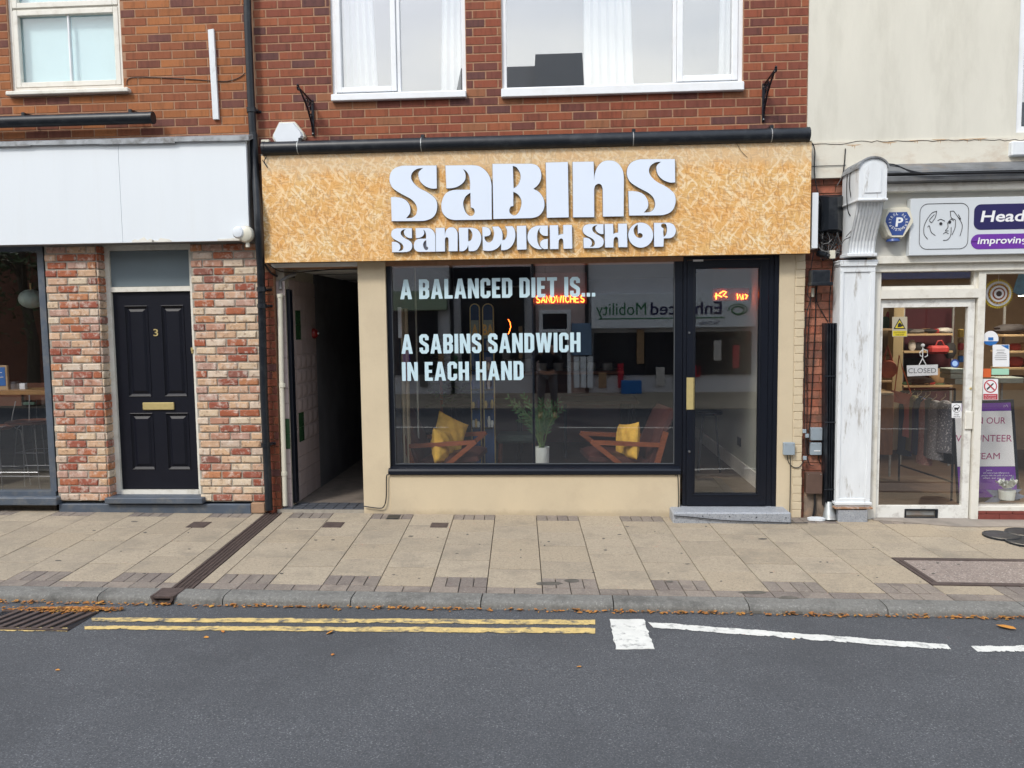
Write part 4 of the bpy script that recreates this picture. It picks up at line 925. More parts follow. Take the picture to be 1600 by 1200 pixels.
for q in ((qx0-.02, qx0-.008, qz0-.02, qz1+.02), (qx1+.008, qx1+.02, qz0-.02, qz1+.02), (qx0-.008, qx1+.008, qz0-.02, qz0-.008), (qx0-.008, qx1+.008, qz1+.008, qz1+.02)): me.cbox(q[0], q[1], -.010, -.003, q[2], q[3], .003)
build('glazing_bead', me, m_black, gd)
me = MB(); me.pbox(1072.8, 590, 1085.2, 640, -.010, -.003, .001); build('push_plate', me, m_brass, gd)
for yy_, rr in ((520, .012), (705.5, .012)):
    me = MB(); me.lathe([(rr, 0), (rr, .006), (rr*.7, .012)], W(1077, yy_, -.004), 'y', 12); build('lock', me, m_chrome, gd, smooth=True)
me = MB(); me.box(lx0, lx1, -.02, .1, lz0-.03, lz0-.004); build('threshold', me, m_chrome, gd)
me = MB(); me.pbox(1083, 405.5, 1099, 408.5, -.008, -.001, 0); build('door_tag', me, m_print, gd)
# granite step
sx0, sx1 = W(1051.5, 808, -.26).x, W(1236.5, 812, -.26).x; sz1 = W(1145, 801, -.26).z
me = MB(); me.cbox(sx0, sx1, -.26, .1, -.12, sz1, .012); stp = build('door_step', me, m_granite, BC, label='speckled grey granite step under the glass door')
for px in (1098, 1140, 1182, 1228): 
    me = MB(); me.lathe([(.006, 0), (.006, .003)], W(px, 806.5+(px-1098)*.02, -.2605), 'y', 8); build('bolt', me, m_blackpl, stp)

# shop room
rX0, rX1 = wx0+.02, ox1; RZ = .13
me = MB(); me.box(rX0-.1, rX1+.1, .09, 5.6, RZ-.1, RZ); build('shop_floor', me, m_int_floor, BC)
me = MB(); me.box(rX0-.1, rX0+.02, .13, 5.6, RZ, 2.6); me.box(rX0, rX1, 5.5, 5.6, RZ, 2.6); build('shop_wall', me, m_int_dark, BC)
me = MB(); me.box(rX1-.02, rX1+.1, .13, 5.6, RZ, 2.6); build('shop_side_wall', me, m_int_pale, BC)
me = MB(); me.box(rX1-.035, rX1-.021, .15, 5.4, RZ, RZ+.16); build('skirting_board', me, m_upvc_old, BC)
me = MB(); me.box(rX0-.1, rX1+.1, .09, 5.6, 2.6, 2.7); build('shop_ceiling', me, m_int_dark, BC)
me = MB(); me.cbox(rX1-.032, rX1-.021, 1.35, 1.5, RZ+.32, RZ+.42, .003); build('wall_socket', me, m_blackpl, BC)
me = MB(); me.cbox(qx0+.0, rX1-.3, .35, 1.1, RZ, RZ+.012, .003); build('door_mat', me, m_blackpl, BC)

# ------------------------------------------------ shop sign
YS = -.17
s0, s1 = W(411, 330, YS).x, W(1267, 310, YS).x
z0, z1 = (W(412, 412, YS).z+W(1266, 394.5, YS).z)/2, (W(406, 243.5, YS).z+W(1267, 221, YS).z)/2
sg = thing('shop_sign', 'long plywood strand-board shop sign with raised white Sabins Sandwich Shop letters', 'sign', ((s0+s1)/2, YS, z0))
sm = W(830.7, 320, YS).x
for a, b in ((s0, sm-.0008), (sm+.0008, s1)):
    me = MB(); me.cbox(a, b, YS, YS+.018, z0, z1, .001); build('board', me, m_osb, sg)
me = MB(); me.box(s0+.004, s1-.004, YS+.0185, -.003, z0+.004, z1+.002); build('sign_box', me, mat('sign_carcass', (.16, .10, .05), .8), sg)
me = MB(); me.box(s0, s1, YS-.003, YS+.03, z1+.003, z1+.008); build('top_trim', me, m_galv, sg)
YL = YS-.034
# outlines traced in photo pixels; zoom windows: scale 10 from the given corner
S_ = [(820,185,1),(825,545,1),(740,545),(640,505),(565,430),(538,340),(550,280),(610,225,1),(515,240),(440,300),(425,390),(480,480),(560,545),(640,585),(730,640),(810,720),(832,820),(810,930),(750,1005),(650,1045),(560,1052,1),(120,1055,1),(108,680,1),(200,680),(300,705),(370,760),(408,840),(405,930),(345,1010,1),(440,1000),(500,950),(518,870),(490,780),(420,710),(330,660),(230,605),(140,540),(95,460),(85,390),(105,300),(165,230),(270,192),(340,188,1)]
a_ = [(960,185,1),(1370,180,1),(1480,195),(1580,260),(1650,360),(1678,480),(1680,560,1),(1683,1030,1),(1100,1038,1),(1000,1010),(920,930),(895,820),(915,710),(970,620),(1060,575),(1160,565,1),(1343,563,1),(1345,450),(1325,340),(1285,275),(1235,240,1),(1270,310),(1272,390),(1230,460),(1150,515),(1060,540),(975,542,1)]
a_h = [(1350,610,1),(1356,840,1),(1400,860),(1418,910),(1395,960),(1345,975),(1285,930),(1248,850),(1238,760),(1275,670)]
B_ = [(195,160,1),(800,158,1),(880,180),(935,240),(958,330),(945,420),(900,495),(835,550,1),(920,600),(985,690),(1007,790),(985,890),(920,970),(830,1003),(740,1008,1),(210,1022,1)]
B_h1 = [(512,190,1),(570,215),(620,290),(636,370),(615,450),(575,510),(525,545,1)]
B_h2 = [(520,595,1),(590,635),(640,710),(648,790),(620,890),(570,955),(520,965),(470,930),(458,880),(480,830),(520,820,1)]
I_ = [(1028,140,1),(1372,130,1),(1386,995,1),(1045,1002,1)]
n_ = [(-52,130,1),(275,125,1),(283,430,1),(292,330),(330,220),(390,145),(460,112),(540,108),(620,128),(690,190),(735,280),(746,370),(747,450,1),(745,980,1),(422,984,1),(418,560,1),(400,495),(350,470),(300,500),(283,560,1),(285,992,1),(-45,995,1)]
H_ = [(1090,70,1),(1220,68,1),(1225,230,1),(1250,215),(1300,205,1),(1300,66,1),(1435,64,1),(1442,435,1),(1305,437,1),(1302,320,1),(1290,285),(1262,275),(1235,300),(1226,350,1),(1226,440,1),(1096,442,1)]
D_ = [(1168,110,1),(1370,107,1),(1450,130),(1505,200),(1520,280),(1500,370),(1450,450),(1400,472),(1360,474,1),(1325,474,1),(1315,375,1),(1295,430),(1250,468),(1210,475,1),(1180,475,1)]
D_h = [(1315,122,1),(1350,140),(1378,190),(1380,240),(1360,300),(1315,322,1)]
W_ = [(35,95,1),(90,98),(140,120),(165,170),(155,220),(110,240),(70,243,1),(75,290),(110,330),(155,335),(195,300),(215,240),(218,170),(190,92,1),(285,88,1),(325,130),(350,200),(350,305,1),(390,290),(418,235),(422,150),(395,86,1),(505,84,1),(540,140),(552,230),(535,320),(490,400),(430,445),(370,458),(330,457,1),(332,350,1),(290,410),(220,455),(140,470),(47,462,1)]
C_ = [(1060,74,1),(1060,237,1),(990,230),(945,195),(930,150),(948,100,1),(910,150),(892,230),(898,320),(925,390),(972,442,1),(900,440),(820,400),(760,330),(742,250),(765,160),(820,105),(890,78),(950,75,1)]
C_2 = [(1060,283,1),(1000,290),(950,325),(940,375),(965,420),(1000,440,1),(1060,440,1)]
O_ = [(952+182*math.cos(t), 257+184*math.sin(t)) for t in [2*math.pi*k/12 for k in range(12)]]
O_h = [(908,100,1),(912,240,1),(940,226),(975,245),(978,280),(945,300),(895,285),(860,240),(848,180),(870,130)]
P_ = [(1147,78,1),(1370,75,1),(1430,100),(1465,160),(1465,220),(1435,275),(1390,300),(1350,303,1),(1290,305,1),(1286,426,1),(1150,428,1)]
P_h = [(1290,285,1),(1283,220),(1288,160,1),(1255,135),(1258,98),(1300,86),(1330,115),(1340,180),(1325,250)]
I2 = [(576,80,1),(720,76,1),(727,446,1),(580,452,1)]
def remap(lp, src, dst):
    return [((p[0]-src[0])/(src[2]-src[0])*(dst[2]-dst[0])+dst[0], (p[1]-src[1])/(src[3]-src[1])*(dst[3]-dst[1])+dst[1])+tuple(p[2:]) for p in lp]
bbS = (85, 185, 832, 1055); bba = (895, 180, 1683, 1038); bbn = (-52, 108, 747, 995); bbH = (1090, 64, 1442, 442)
Z1_, Z2_, Z3_, Z4_, Z5_ = (600, 240, 10), (750, 240, 10), (900, 240, 10), (600, 345, 10), (750, 345, 10); Z6_ = (900, 340, 9.412)
letters = [(Z1_, [S_]), (Z1_, [a_, a_h]), (Z2_, [B_, B_h1, B_h2]), (Z2_, [I_]), (Z3_, [n_]), (Z3_, [remap(S_, bbS, (795, 85, 1557, 967))]),
  (Z4_, [remap(S_, bbS, (112, 115, 440, 490))]), (Z4_, [remap(a_, bba, (465, 112, 803, 485)), remap(a_h, bba, (465, 112, 803, 485))]), (Z4_, [remap(n_, bbn, (808, 102, 1150, 480))]), (Z4_, [D_, D_h]),
  (Z5_, [W_]), (Z5_, [I2]), (Z5_, [C_, C_2]), (Z5_, [H_]),
  (Z6_, [remap(S_, bbS, (100, 95, 407, 448))]), (Z6_, [remap(H_, bbH, (422, 88, 755, 440))]), (Z6_, [O_, O_h]), (Z6_, [P_, P_h])]
for zz_, loops in letters:
    LL = []
    for lp in loops:
        w_ = []
        for (x, y) in smooth_loop(lp, 5):
            q = W(zz_[0]+x/zz_[2], zz_[1]+y/zz_[2], YL); w_.append((q.x, q.z))
        LL.append(w_)
    me = edge_faces(fill_mesh('g', LL, .012, (0, YL, 0)))
    lt_ = build('letter', me, [m_letter, m_dark_edge], sg)
    build('letter_back', fill_mesh('g', LL, .008, (0, YL+.0125, 0), off=.0035), m_dark_edge, lt_)

# ------------------------------------------------ 3. right building: cream render and charity shop
BR = thing('terraced_building', 'cream rendered building with a peeling white pilaster and charity shop front', 'building', (4.5, 0, 0))
RX0 = XR+.003; RX1 = 8.5
zr = W(1450, 218, -.01).z; zr2 = W(1450, 274, -.02).z
w4 = (W(1590, 60, .03).x, W(1590, 60, .03).x+1.3, W(1597, 208, .03).z, 5.9)
me = MB(); wall_boxes(me, RX0, RX1, zr, 6.6, [w4], .004, .3); wr = build('wall', me, m_render, BR)
me = MB(); me.box(RX0, RX1, -.012, .3, zr2, zr); build('string_band', me, m_render_v, BR)
# the ragged crack where band and wall meet
cr = MB(); pts = []
for k in range(44):
    x = 1266+k*8; p = W(x, 222-(x-1266)*.010+random.uniform(-1.3, 1.3)+(4 if x < 1330 else 0), -.013); pts.append(p)
cr.tube(pts, .003, 5); build('crack', cr, m_joint, BR)
for (px, py) in ((1334, 226), (1390, 222), (1432, 219), (1468, 217.5), (1510, 217), (1531, 216)):
    me = MB(); p = W(px, py, -.0128); n = 6; pr = [(p.x+random.uniform(-.03, .03)+(.02 if k < 3 else -.02), p.z-(.01+.05*random.random() if k % 2 else 0)) for k in range(n)]
    me.prism([(p.x-.07, p.z), (p.x+.07, p.z+.001), (p.x+.045, p.z-.006), (p.x+.014, p.z-.009), (p.x+.009, p.z-.03-random.random()*.03), (p.x+.004, p.z-.012), (p.x-.006, p.z-.010), (p.x-.012, p.z-.02-random.random()*.02), (p.x-.02, p.z-.008), (p.x-.05, p.z-.007)], -.0132, -.0115)
    build('rust_stain', me, mat('rust_stain', (.52, .37, .235), .85, .25, 30), BR)
win = upvc_window(BR, w4, .03, [], 'upper window cut by the right edge of the photo', m_upvc, g_up, None, .06)
pane(win, w4[0]+.06, w4[1]-.06, w4[2]+.06, w4[3]-.06, .06, g_up)
me = MB(); a = W(1582, 213, -.07); me.cbox(a.x, w4[1]+.1, -.07, .05, W(1590, 243, -.07).z, W(1590, 220, -.07).z, .01); build('sill', me, m_peel, win)
me = MB(); me.box(w4[0]-.1, w4[1]+.1, .9, 1.0, w4[2]-.1, w4[3]); build('room', me, m_room, BR)
# brick strip with the cables on it
kX0, kX1 = eX, W(1312, 600, .05).x
me = MB(); me.box(kX0-.01, kX1+.1, .062, .3, -.1, zr2); strip = build('recessed_wall', me, m_mortar, BR, label='narrow strip of old orange-red brick behind the cables')
m_brick_soot = mat('sooty_red_brick', (.3, .1, .06), .85, .35, 8, .8, 60, rand=[(.36, .12, .07), (.30, .10, .06), (.24, .09, .06), (.40, .16, .10), (.33, .12, .075)], dirt=((.13, .08, .06), .8, 5, .46))
lay(strip, kX0-.005, kX1+.06, -.04, zr2, [], .05, .225, .0775, .04, .008, m_brick_soot, .3, nvar=3)
me = MB(); me.cbox(W(1256, 800, .04).x, W(1290, 800, .04).x, .03, .06, -.1, W(1270, 760, .04).z, .01); build('broken_render', me, mat('broken_grey_render', (.22, .17, .13), .95, .3, 12, 1, 30, dirt=((.5, .32, .2), .6, 8)), strip)

# pilaster and console
YPL = -.14
a = prect(1311, 425, 1364, 790, YPL)
pl = W(1310, 600, YPL).x; pr_x = W(1364, 600, YPL).x
zt_ = W(1340, 408, YPL).z; zb_ = W(1333, 792, YPL).z
me = MB(); me.box(pl, pr_x, YPL+.012, .05, zb_, zt_)
w_ = .045
for q in ((pl, pl+w_*.7, zb_+.08, zt_-.1), (pr_x-w_, pr_x, zb_+.08, zt_-.1), (pl, pr_x, zt_-.1, zt_-.03), (pl, pr_x, zb_, zb_+.08)): me.cbox(q[0], q[1], YPL, YPL+.012, q[2]+.0005, q[3], .003)
for q in ((pl-.012, pr_x+.012, zb_+.02, zb_+.045), (pl-.015, pr_x+.015, zt_-.03, zt_-.005), (pl-.006, pr_x+.006, zt_-.045, zt_-.03), (pl-.02, pr_x+.02, zt_-.005, zt_+.01)): me.cbox(q[0], q[1], YPL-.015, .0, q[2], q[3], .003)
build('pilaster', me, m_peel, BR, label='peeling white pilaster with granite base')
me = MB(); me.cbox(W(1310, 805, YPL-.02).x, W(1356, 805, YPL-.02).x, YPL-.02, .05, -.12, W(1333, 797, YPL-.02).z, .006); build('pilaster_base', me, m_granite, BR)
me = MB(); zq = W(1333, 794, YPL-.02).z; me.cbox(pl-.02, pr_x+.015, YPL-.03, .0, zq-.008, zb_+.001, .003); build('pilaster_base_moulding', me, mat('rotten_wood', (.30, .17, .10), .9, .3, 14, .9, 30, dirt=((.7, .7, .68), .7, 16)), BR)
# fluted console: scroll profile in (y, z), extruded in x with flutes
cw_ = prect(1338, 312, 1378, 398, -.30)
cx0, cx1 = W(1325, 398, -.16).x, W(1366, 398, -.16).x
ct, cb_ = W(1370, 313, -.34).z, W(1345, 396, -.16).z
prof = [(-.34, ct), (-.335, ct-.05), (-.31, ct-.12), (-.27, ct-.19), (-.225, ct-.27), (-.19, ct-.34), (-.175, cb_+.05), (-.17, cb_)]
me = MB(); nfl = 8; nx = nfl*4; v = []; fcs = []
for i in range(nx+1):
    x = cx0+(cx1-cx0)*i/nx; dy = .010*(1-abs(math.sin(math.pi*i/4*1.0)))
    for (y, z) in prof: v.append((x, y+dy, z))
np_ = len(prof)
for i in range(nx):
    for j in range(np_-1): fcs.append((i*np_+j, (i+1)*np_+j, (i+1)*np_+j+1, i*np_+j+1))
me.add(v, fcs)
for x in (cx0, cx1): me.add([(x, y, z) for y, z in prof]+[(x, .0, cb_), (x, 0, ct)], [tuple(range(np_+2))])
me.cbox(cx0-.02, cx1+.012, -.20, .0, cb_-.03, cb_, .004)
con = build('console_bracket', me, m_peel, BR, label='fluted white console bracket with flaking paint')
YCAP = -.40
hx0, hx1 = W(1342, 280, YCAP).x, W(1386, 280, YCAP).x; hz0, hz1 = W(1364, 310, YCAP).z, W(1364, 263, YCAP).z; r_ = (hx1-hx0)/2; mxx = (hx0+hx1)/2
arch = [(hx0, hz0), (hx1, hz0), (hx1, hz1)]+[(mxx+r_*math.cos(t), hz1+r_*.72*math.sin(t)) for t in [math.pi*k/12 for k in range(1, 12)]]+[(hx0, hz1)]
me = MB(); me.prism(arch, YCAP, .0); cp = build('console_cap', me, m_peel, BR)
ia = [(hx0+.05, hz0+.05), (hx1-.05, hz0+.05), (hx1-.05, hz1)]+[(mxx+(r_-.05)*math.cos(t), hz1+(r_-.05)*.72*math.sin(t)) for t in [math.pi*k/10 for k in range(1, 10)]]+[(hx0+.05, hz1)]
me = MB(); me.prism(ia, YCAP-.008, YCAP-.001); build('raised_panel', me, m_peel, cp)
me = MB(); me.cbox(hx0-.01, hx1+.01, YCAP-.012, -.0, hz0-.02, hz0-.001, .004); build('cap_moulding', me, m_peel, cp)
la = [(mxx+(r_+.014)*math.cos(t), hz1+(r_*.72+.016)*math.sin(t)) for t in [math.pi*k/14 for k in range(15)]]
lo = la+[(p[0], p[1]) for p in reversed([(mxx+(r_+.001)*math.cos(t), hz1+(r_*.72+.001)*math.sin(t)) for t in [math.pi*k/14 for k in range(15)]])]
me = MB(); me.prism(lo, YCAP-.015, .0); build('lead_hood', me, m_lead, cp)
# cornice boards and lead
cL = hx1+.003
lz1_, lz0_ = W(1500, 252, -.05).z, W(1500, 268, -.22).z
me = MB(); me.add([(x, y, z) for x in (cL, RX1) for (y, z) in ((0, lz1_), (-.22, lz0_+.02), (-.235, lz0_-.0), (-.22, lz0_-.012), (0, lz0_-.02))], [(0,1,2,3,4), (9,8,7,6,5)]+[(i, (i+1) % 5, 5+(i+1) % 5, 5+i) for i in range(5)]); build('lead_flashing', me, m_lead_dark, BR)
me = MB(); me.box(cL, RX1, -.17, 0, W(1500, 275, -.17).z, lz0_-.022); build('cornice_backing', me, m_brick_soot, BR)
za, zb2, zc2 = W(1500, 274, -.2).z, W(1500, 283.5, -.2).z, W(1500, 298, -.16).z
me = MB(); me.cbox(cL, RX1, -.25, 0, zb2, za-.001, .008); build('gutter_roll', me, m_lead_dark, BR)
me = MB(); me.cbox(cL, RX1, -.18, 0, zc2, zb2-.001, .006); build('cornice_board', me, m_upvc_old, BR)
zf0 = W(1500, 399, -.1).z
me = MB(); me.box(cx1+.013, RX1, -.09, 0, zf0, zc2-.001); build('fascia_board', me, mat('cream_fascia_paint', (.56, .55, .50), .55, .05, 3, dirt=((.45, .42, .36), .3, 3)), BR)
za = W(1450, 400, -.12).z; zb2 = W(1450, 411, -.12).z; zc2 = W(1450, 424, -.06).z
me = MB(); me.cbox(pr_x+.021, RX1, -.12, 0, zb2, zf0-.001, .004); me.cbox(pr_x+.013, RX1, -.075, 0, zc2, zb2-.001, .003); build('head_moulding', me, m_upvc_old, BR)
# shop front: frame, transom, door, window
YG = -.02
jx0, jx1 = W(1521.5, 600, YG).x, W(1532.5, 600, YG).x
fx0_, fx1_ = pr_x+.001, W(1371, 600, YG).x
zb_f = W(1450, 816, YG).z; ztr0, ztr1 = W(1450, 466, YG).z, W(1450, 452, YG).z
me = MB(); me.box(jx0, jx1, YG-.03, .09, zb_f, zc2-.0); me.box(fx0_, fx1_, YG-.03, .09, zb_f-.05, zc2-.0); me.box(fx1_, jx0, YG-.035, .09, ztr0, ztr1); me.box(jx1, RX1, YG-.03, .09, zc2-.03, zc2-.001)
build('shopfront_frame', me, m_upvc_old, BR)
pane_par = None
zd0, zd1 = W(1440, 812, YG).z, W(1440, 467.5, YG).z
gx0_, gx1_ = W(1377, 600, YG).x, W(1509, 600, YG).x; gz0_, gz1_ = W(1440, 790.5, YG).z, W(1440, 480, YG).z
lpx = prect(1414, 796, 1464, 809, YG)
me = MB(); wall_boxes(me, fx1_+.006, jx0-.012, zd0, zd1, [(gx0_, gx1_, gz0_, gz1_), tuple(lpx)], YG, YG+.05)
cdr = build('charity_shop_door', me, mat('worn_white_door', (.74, .74, .70), .5, .05, 5, .2, 50, dirt=((.30, .27, .24), .5, 9)), BR, label='white glazed charity shop door with a closed sign')
pane(cdr, gx0_-.003, gx1_+.003, gz0_-.003, gz1_+.003, YG+.022, g_shop)
me = MB(); X0, X1, Z0, Z1 = lpx
for q in ((X0-.006, X0+.008, Z0-.006, Z1+.006), (X1-.016, X1+.006, Z0-.006, Z1+.006), (X0+.008, X1-.016, Z1-.01, Z1+.006), (X0+.008, X1-.016, Z0-.006, Z0+.01)): me.cbox(q[0], q[1], YG-.01, YG+.01, q[2], q[3], .003)
build('letterbox', me, m_blackpl, cdr)
me = MB(); me.cbox(X0+.008, X1-.016, YG+.012, YG+.02, Z0+.02, Z1-.012, .003); build('letterbox_flap', me, m_galv, cdr)
me = MB(); me.pbox(1508.5, 643, 1520.5, 671, YG-.02, YG-.001, .006); build('finger_plate', me, m_upvc_old, cdr)
me = MB(); me.lathe([(.012, 0), (.01, .01)], W(1516.5, 607, YG-.001), 'y', 10); build('lock', me, m_brass, cdr)
tw = MB(); tw.box(fx1_, jx0, YG+.0, YG+.05, ztr1, W(1450, 446.5, YG).z); tw.box(fx1_, fx1_+.012, YG, YG+.05, W(1450, 446.5, YG).z, zc2); tw.box(jx0-.03, jx0, YG, YG+.05, W(1450, 446.5, YG).z, zc2)
tw = build('transom_window', tw, m_upvc_old, BR)
me = MB(); me.box(fx1_+.012, jx0-.03, YG+.03, YG+.036, W(1450, 446.5, YG).z, zc2); build('pane', me, g_shop, tw)
wb0 = W(1570, 797, YG).z; wb1 = W(1570, 791, YG).z
cwn = MB(); cwn.box(jx1, RX1, YG-.03, .08, wb0, wb1)
cwn = build('shop_window', cwn, m_upvc_old, BR, label='charity shop window with stickers, at the right edge')
pane(cwn, jx1-.003, RX1, wb1-.003, zc2-.028, YG+.02, g_shop)
me = MB(); me.box(jx1+.001, RX1, YG-.015, .3, -.25, wb0-.0005); pn = build('brick_plinth', me, m_mortar2, BR)
lay(pn, jx1+.001, 5.2, W(1570, 822, -.06).z-.01, wb0-.003, [], -.055, .24, .062, .04, .005, mat('dark_red_painted_brick', (.19, .045, .035), .6, .15, 10, .4, 50), .3, nvar=2)
# apron in front
me = MB(); me.slab([(W(1357, 820, -.2).x, -.20, pav_z(3.2, -.2)), (5.0, -.5, pav_z(5, -.5)), (8.5, -.55, pav_z(8.5, -.5)), (8.5, .1, pav_z(8.5, 0)), (W(1357, 820, -.2).x, .1, pav_z(3.2, 0))], -.02, .010)
# (rough concrete, ragged near edge)
pts = []; xa = W(1366, 820, -.12).x
for k in range(26):
    x = xa+k*.22; y = -.10-.20*min(1, k/3)-.12*min(1, max(0, k-5)/6)-(.55 if k > 10 else 0)*min(1, (k-10)/3 if k > 10 else 0)+random.uniform(-.012, .012); pts.append((x, y, pav_z(x, y)))
me = MB(); me.slab(pts+[(pts[-1][0], .0, pav_z(pts[-1][0], 0)), (xa, .0, pav_z(xa, 0))], -.02, .008); build('door_apron', me, mat('grey_concrete_apron', (.27, .235, .20), .9, .15, 6, .5, 80, dirt=((.16, .14, .12), .6, 4)), pavement)
for (px, py, rx, lab) in ((1565, 838.5, 24, 'black round cover in the concrete apron, left of its two neighbours'), (1600, 834, 24, 'black round cover beside the charity shop wall, cut by the right edge'), (1603, 848, 26, 'black round cover nearest the road, cut by the right edge')):
    p = Gp(px, py); me = MB(); me.lathe([(rx/158.*.98, -.01), (rx/158.*.98, .016), (rx/158.*.9, .020), (rx/158.*.88, .016)], (p.x, p.y, pav_z(p.x, p.y)), 'z', 24)
    tag(build('round_cover', me, m_blackpl), lab, 'utility cover', 'black round covers by the charity shop')

# charity sign
YSG = -.17
qx0_ = W(1422, 350, YSG).x; sz0, sz1 = W(1510, 398, YSG).z, W(1510, 308.5, YSG).z
cs = thing('shop_sign', 'pale grey charity shop sign with a line-drawn face and purple lettering', 'sign', (4.3, YSG, sz0))
me = MB(); me.cbox(qx0_, RX1-1, YSG, -.092, sz0, sz1, .004); build('panel', me, m_signpanel, cs)
yq = YSG-.0025
def rrect(x0, y0, x1, y1, r_, Y, n=6):
    X0, X1, Z0, Z1 = prect(x0, y0, x1, y1, Y); pts = []
    for (cx_, cz_, a0) in ((X1-r_, Z1-r_, 0), (X0+r_, Z1-r_, 90), (X0+r_, Z0+r_, 180), (X1-r_, Z0+r_, 270)):
        for k in range(n+1): a = R(a0+90*k/n); pts.append((cx_+r_*math.cos(a), cz_+r_*math.sin(a)))
    return pts
pts = rrect(1437, 318, 1513, 389, .07, yq); me = MB(); me.tube([(p[0], yq, p[1]) for p in pts+pts[:1]], .0024, 4); build('logo_border', me, m_blackprint, cs)
def strokes(lst, Y, r_, mtl, name, parent, ox=0, oy=0, s=1., zig=None):
    me = MB()
    for pl_ in lst:
        sm_ = smooth_loop([(pl_[0][0], pl_[0][1], 1)]+[tuple(p) for p in pl_[1:-1]]+[(pl_[-1][0], pl_[-1][1], 1)], 4) if len(pl_) > 2 else pl_
        if len(pl_) > 2:
            # drop the closing run
            k = min(range(len(sm_)), key=lambda i: (sm_[i][0]-pl_[-1][0])**2+(sm_[i][1]-pl_[-1][1])**2); sm_ = sm_[:k+1]
        me.tube([W(ox+p[0]*s, oy+p[1]*s, Y) for p in sm_], r_, 4)
    return build(name, me, mtl, parent)
# crop scale 4 from (1240,180)
strokes([[(895,600),(860,615),(820,680),(815,740),(838,775)], [(895,600),(885,640),(862,672)], [(862,672),(850,655),(880,620)], [(838,700),(848,690),(860,730),(886,752)],
         [(980,600),(985,640),(1010,652)], [(1000,598),(1030,640),(1055,690),(1040,755)], [(1000,598),(978,600)], [(1012,655),(1010,700),(990,748)], [(1030,620),(1045,650),(1030,640)],
         [(900,660),(920,650),(945,662)], [(968,665),(985,650),(1000,660)], [(962,670),(965,700),(948,722),(968,722)], [(935,742),(950,732),(968,740)], [(985,700),(982,750),(962,778),(935,782)]], yq, .0028, m_blackprint, 'face_drawing', cs, 1240, 180, .25)
me = MB()
for (px, py) in ((1240+920/4, 180+678/4), (1240+975/4, 180+668/4)):
    p = W(px, py, yq); me.lathe([(.014, 0), (.014, .002)], p, 'y', 10)
build('drawn_eye', me, m_blackprint, cs)
me = MB(); me.prism(rrect(1522, 317.5, 1700, 357.5, .06, yq), yq, YSG-.0002); build('navy_lozenge', me, m_navyprint, cs)
me = MB(); me.prism(rrect(1517, 364.5, 1700, 388, .07, yq), yq, YSG-.0002); build('purple_lozenge', me, m_purple, cs)
p = W(1532, 346.5, yq); q = W(1532, 329.5, yq)
o = build('lettering', btext('Head2', p.x, p.x+(W(1600, 346, yq).x-p.x)*1.24, p.z, q.z-p.z, yq-.001, shear=.16, bold=.02), m_print, cs)
p = W(1527, 381, yq); q = W(1527, 370.5, yq)
build('lettering', btext('improving', p.x, p.x+(W(1602, 381, yq).x-p.x)*1.02, p.z, q.z-p.z, yq-.001, shear=.16, bold=.02), m_print, cs)

# ================================================================== STREET FITTINGS
# downpipe
pts = [W(384.5, -90, -.075), W(387, 30, -.075), W(391.5, 140, -.075), W(395.5, 215, -.075)]
dp = thing('downpipe', 'tall black downpipe between the two brick buildings', 'drainpipe', (W(421, 797, -.1).x, -.1, 0))
me = MB(); me.tube(pts, .036, 14); build('pipe', me, m_blackpl, dp, smooth=True)
pts2 = [W(395.5, 208, -.075), W(398.5, 262, -.10), W(403, 330, -.235), W(405, 380, -.235), W(407.5, 420, -.10), W(412.5, 620, -.09), W(420.5, 797, -.09)]
me = MB(); me.tube(pts2, .037, 14); build('pipe', me, m_blackpl, dp, smooth=True)
for (px, py, Y) in ((393, 172, -.075), (408.5, 452, -.10), (409.5, 478, -.10), (415, 695, -.09)):
    p = W(px, py, Y); me = MB(); me.tube([p+Vector((-.001, 0, .022)), p-Vector((-.001, 0, .022))], .045, 14); me.cbox(p.x-.07, p.x+.07, -.012, -.002, p.z-.012, p.z+.012, .003); me.cbox(p.x+.03, p.x+.06, Y+.0, 0, p.z-.008, p.z+.008, .003); build('collar', me, m_blackpl, dp, smooth=True)
# white batten on the wall
a, b = W(329, 46, -.03), W(337, 186, -.03); me = MB(); w2_ = .028
me.add([(a.x-w2_, -.03, a.z), (a.x+w2_, -.03, a.z+.005), (b.x+w2_, -.03, b.z), (b.x-w2_, -.03, b.z), (a.x-w2_, -.002, a.z), (a.x+w2_, -.002, a.z+.005), (b.x+w2_, -.002, b.z), (b.x-w2_, -.002, b.z)], [(0,1,2,3), (4,7,6,5), (0,4,5,1), (1,5,6,2), (2,6,7,3), (3,7,4,0)])
tag(build('wall_batten', me, m_peel), 'chipped white vertical batten fixed to the orange-brown brick wall', 'batten')
# white security light at the fascia corner
p = W(381, 366, -.25); sl_ = thing('security_light', 'small round white lamp at the lower right corner of the blank fascia', 'wall light', p)
me = MB(); me.lathe([(.075, 0), (.08, .03), (.07, .06), (.045, .075)], (p.x+.02, -.225, p.z), 'y', 20); build('body', me, m_alarm, sl_, smooth=True)
me = MB(); me.lathe([(.055, 0), (.058, .05), (.045, .07), (.02, .075)], (p.x-.035, -.245, p.z+.012), 'y', 18); build('lens', me, m_paleplastic, sl_, smooth=True)
me = MB(); me.lathe([(.02, 0), (.018, .05)], (p.x+.03, -.24, p.z-.12), 'z', 10); build('stem', me, m_alarm, sl_)

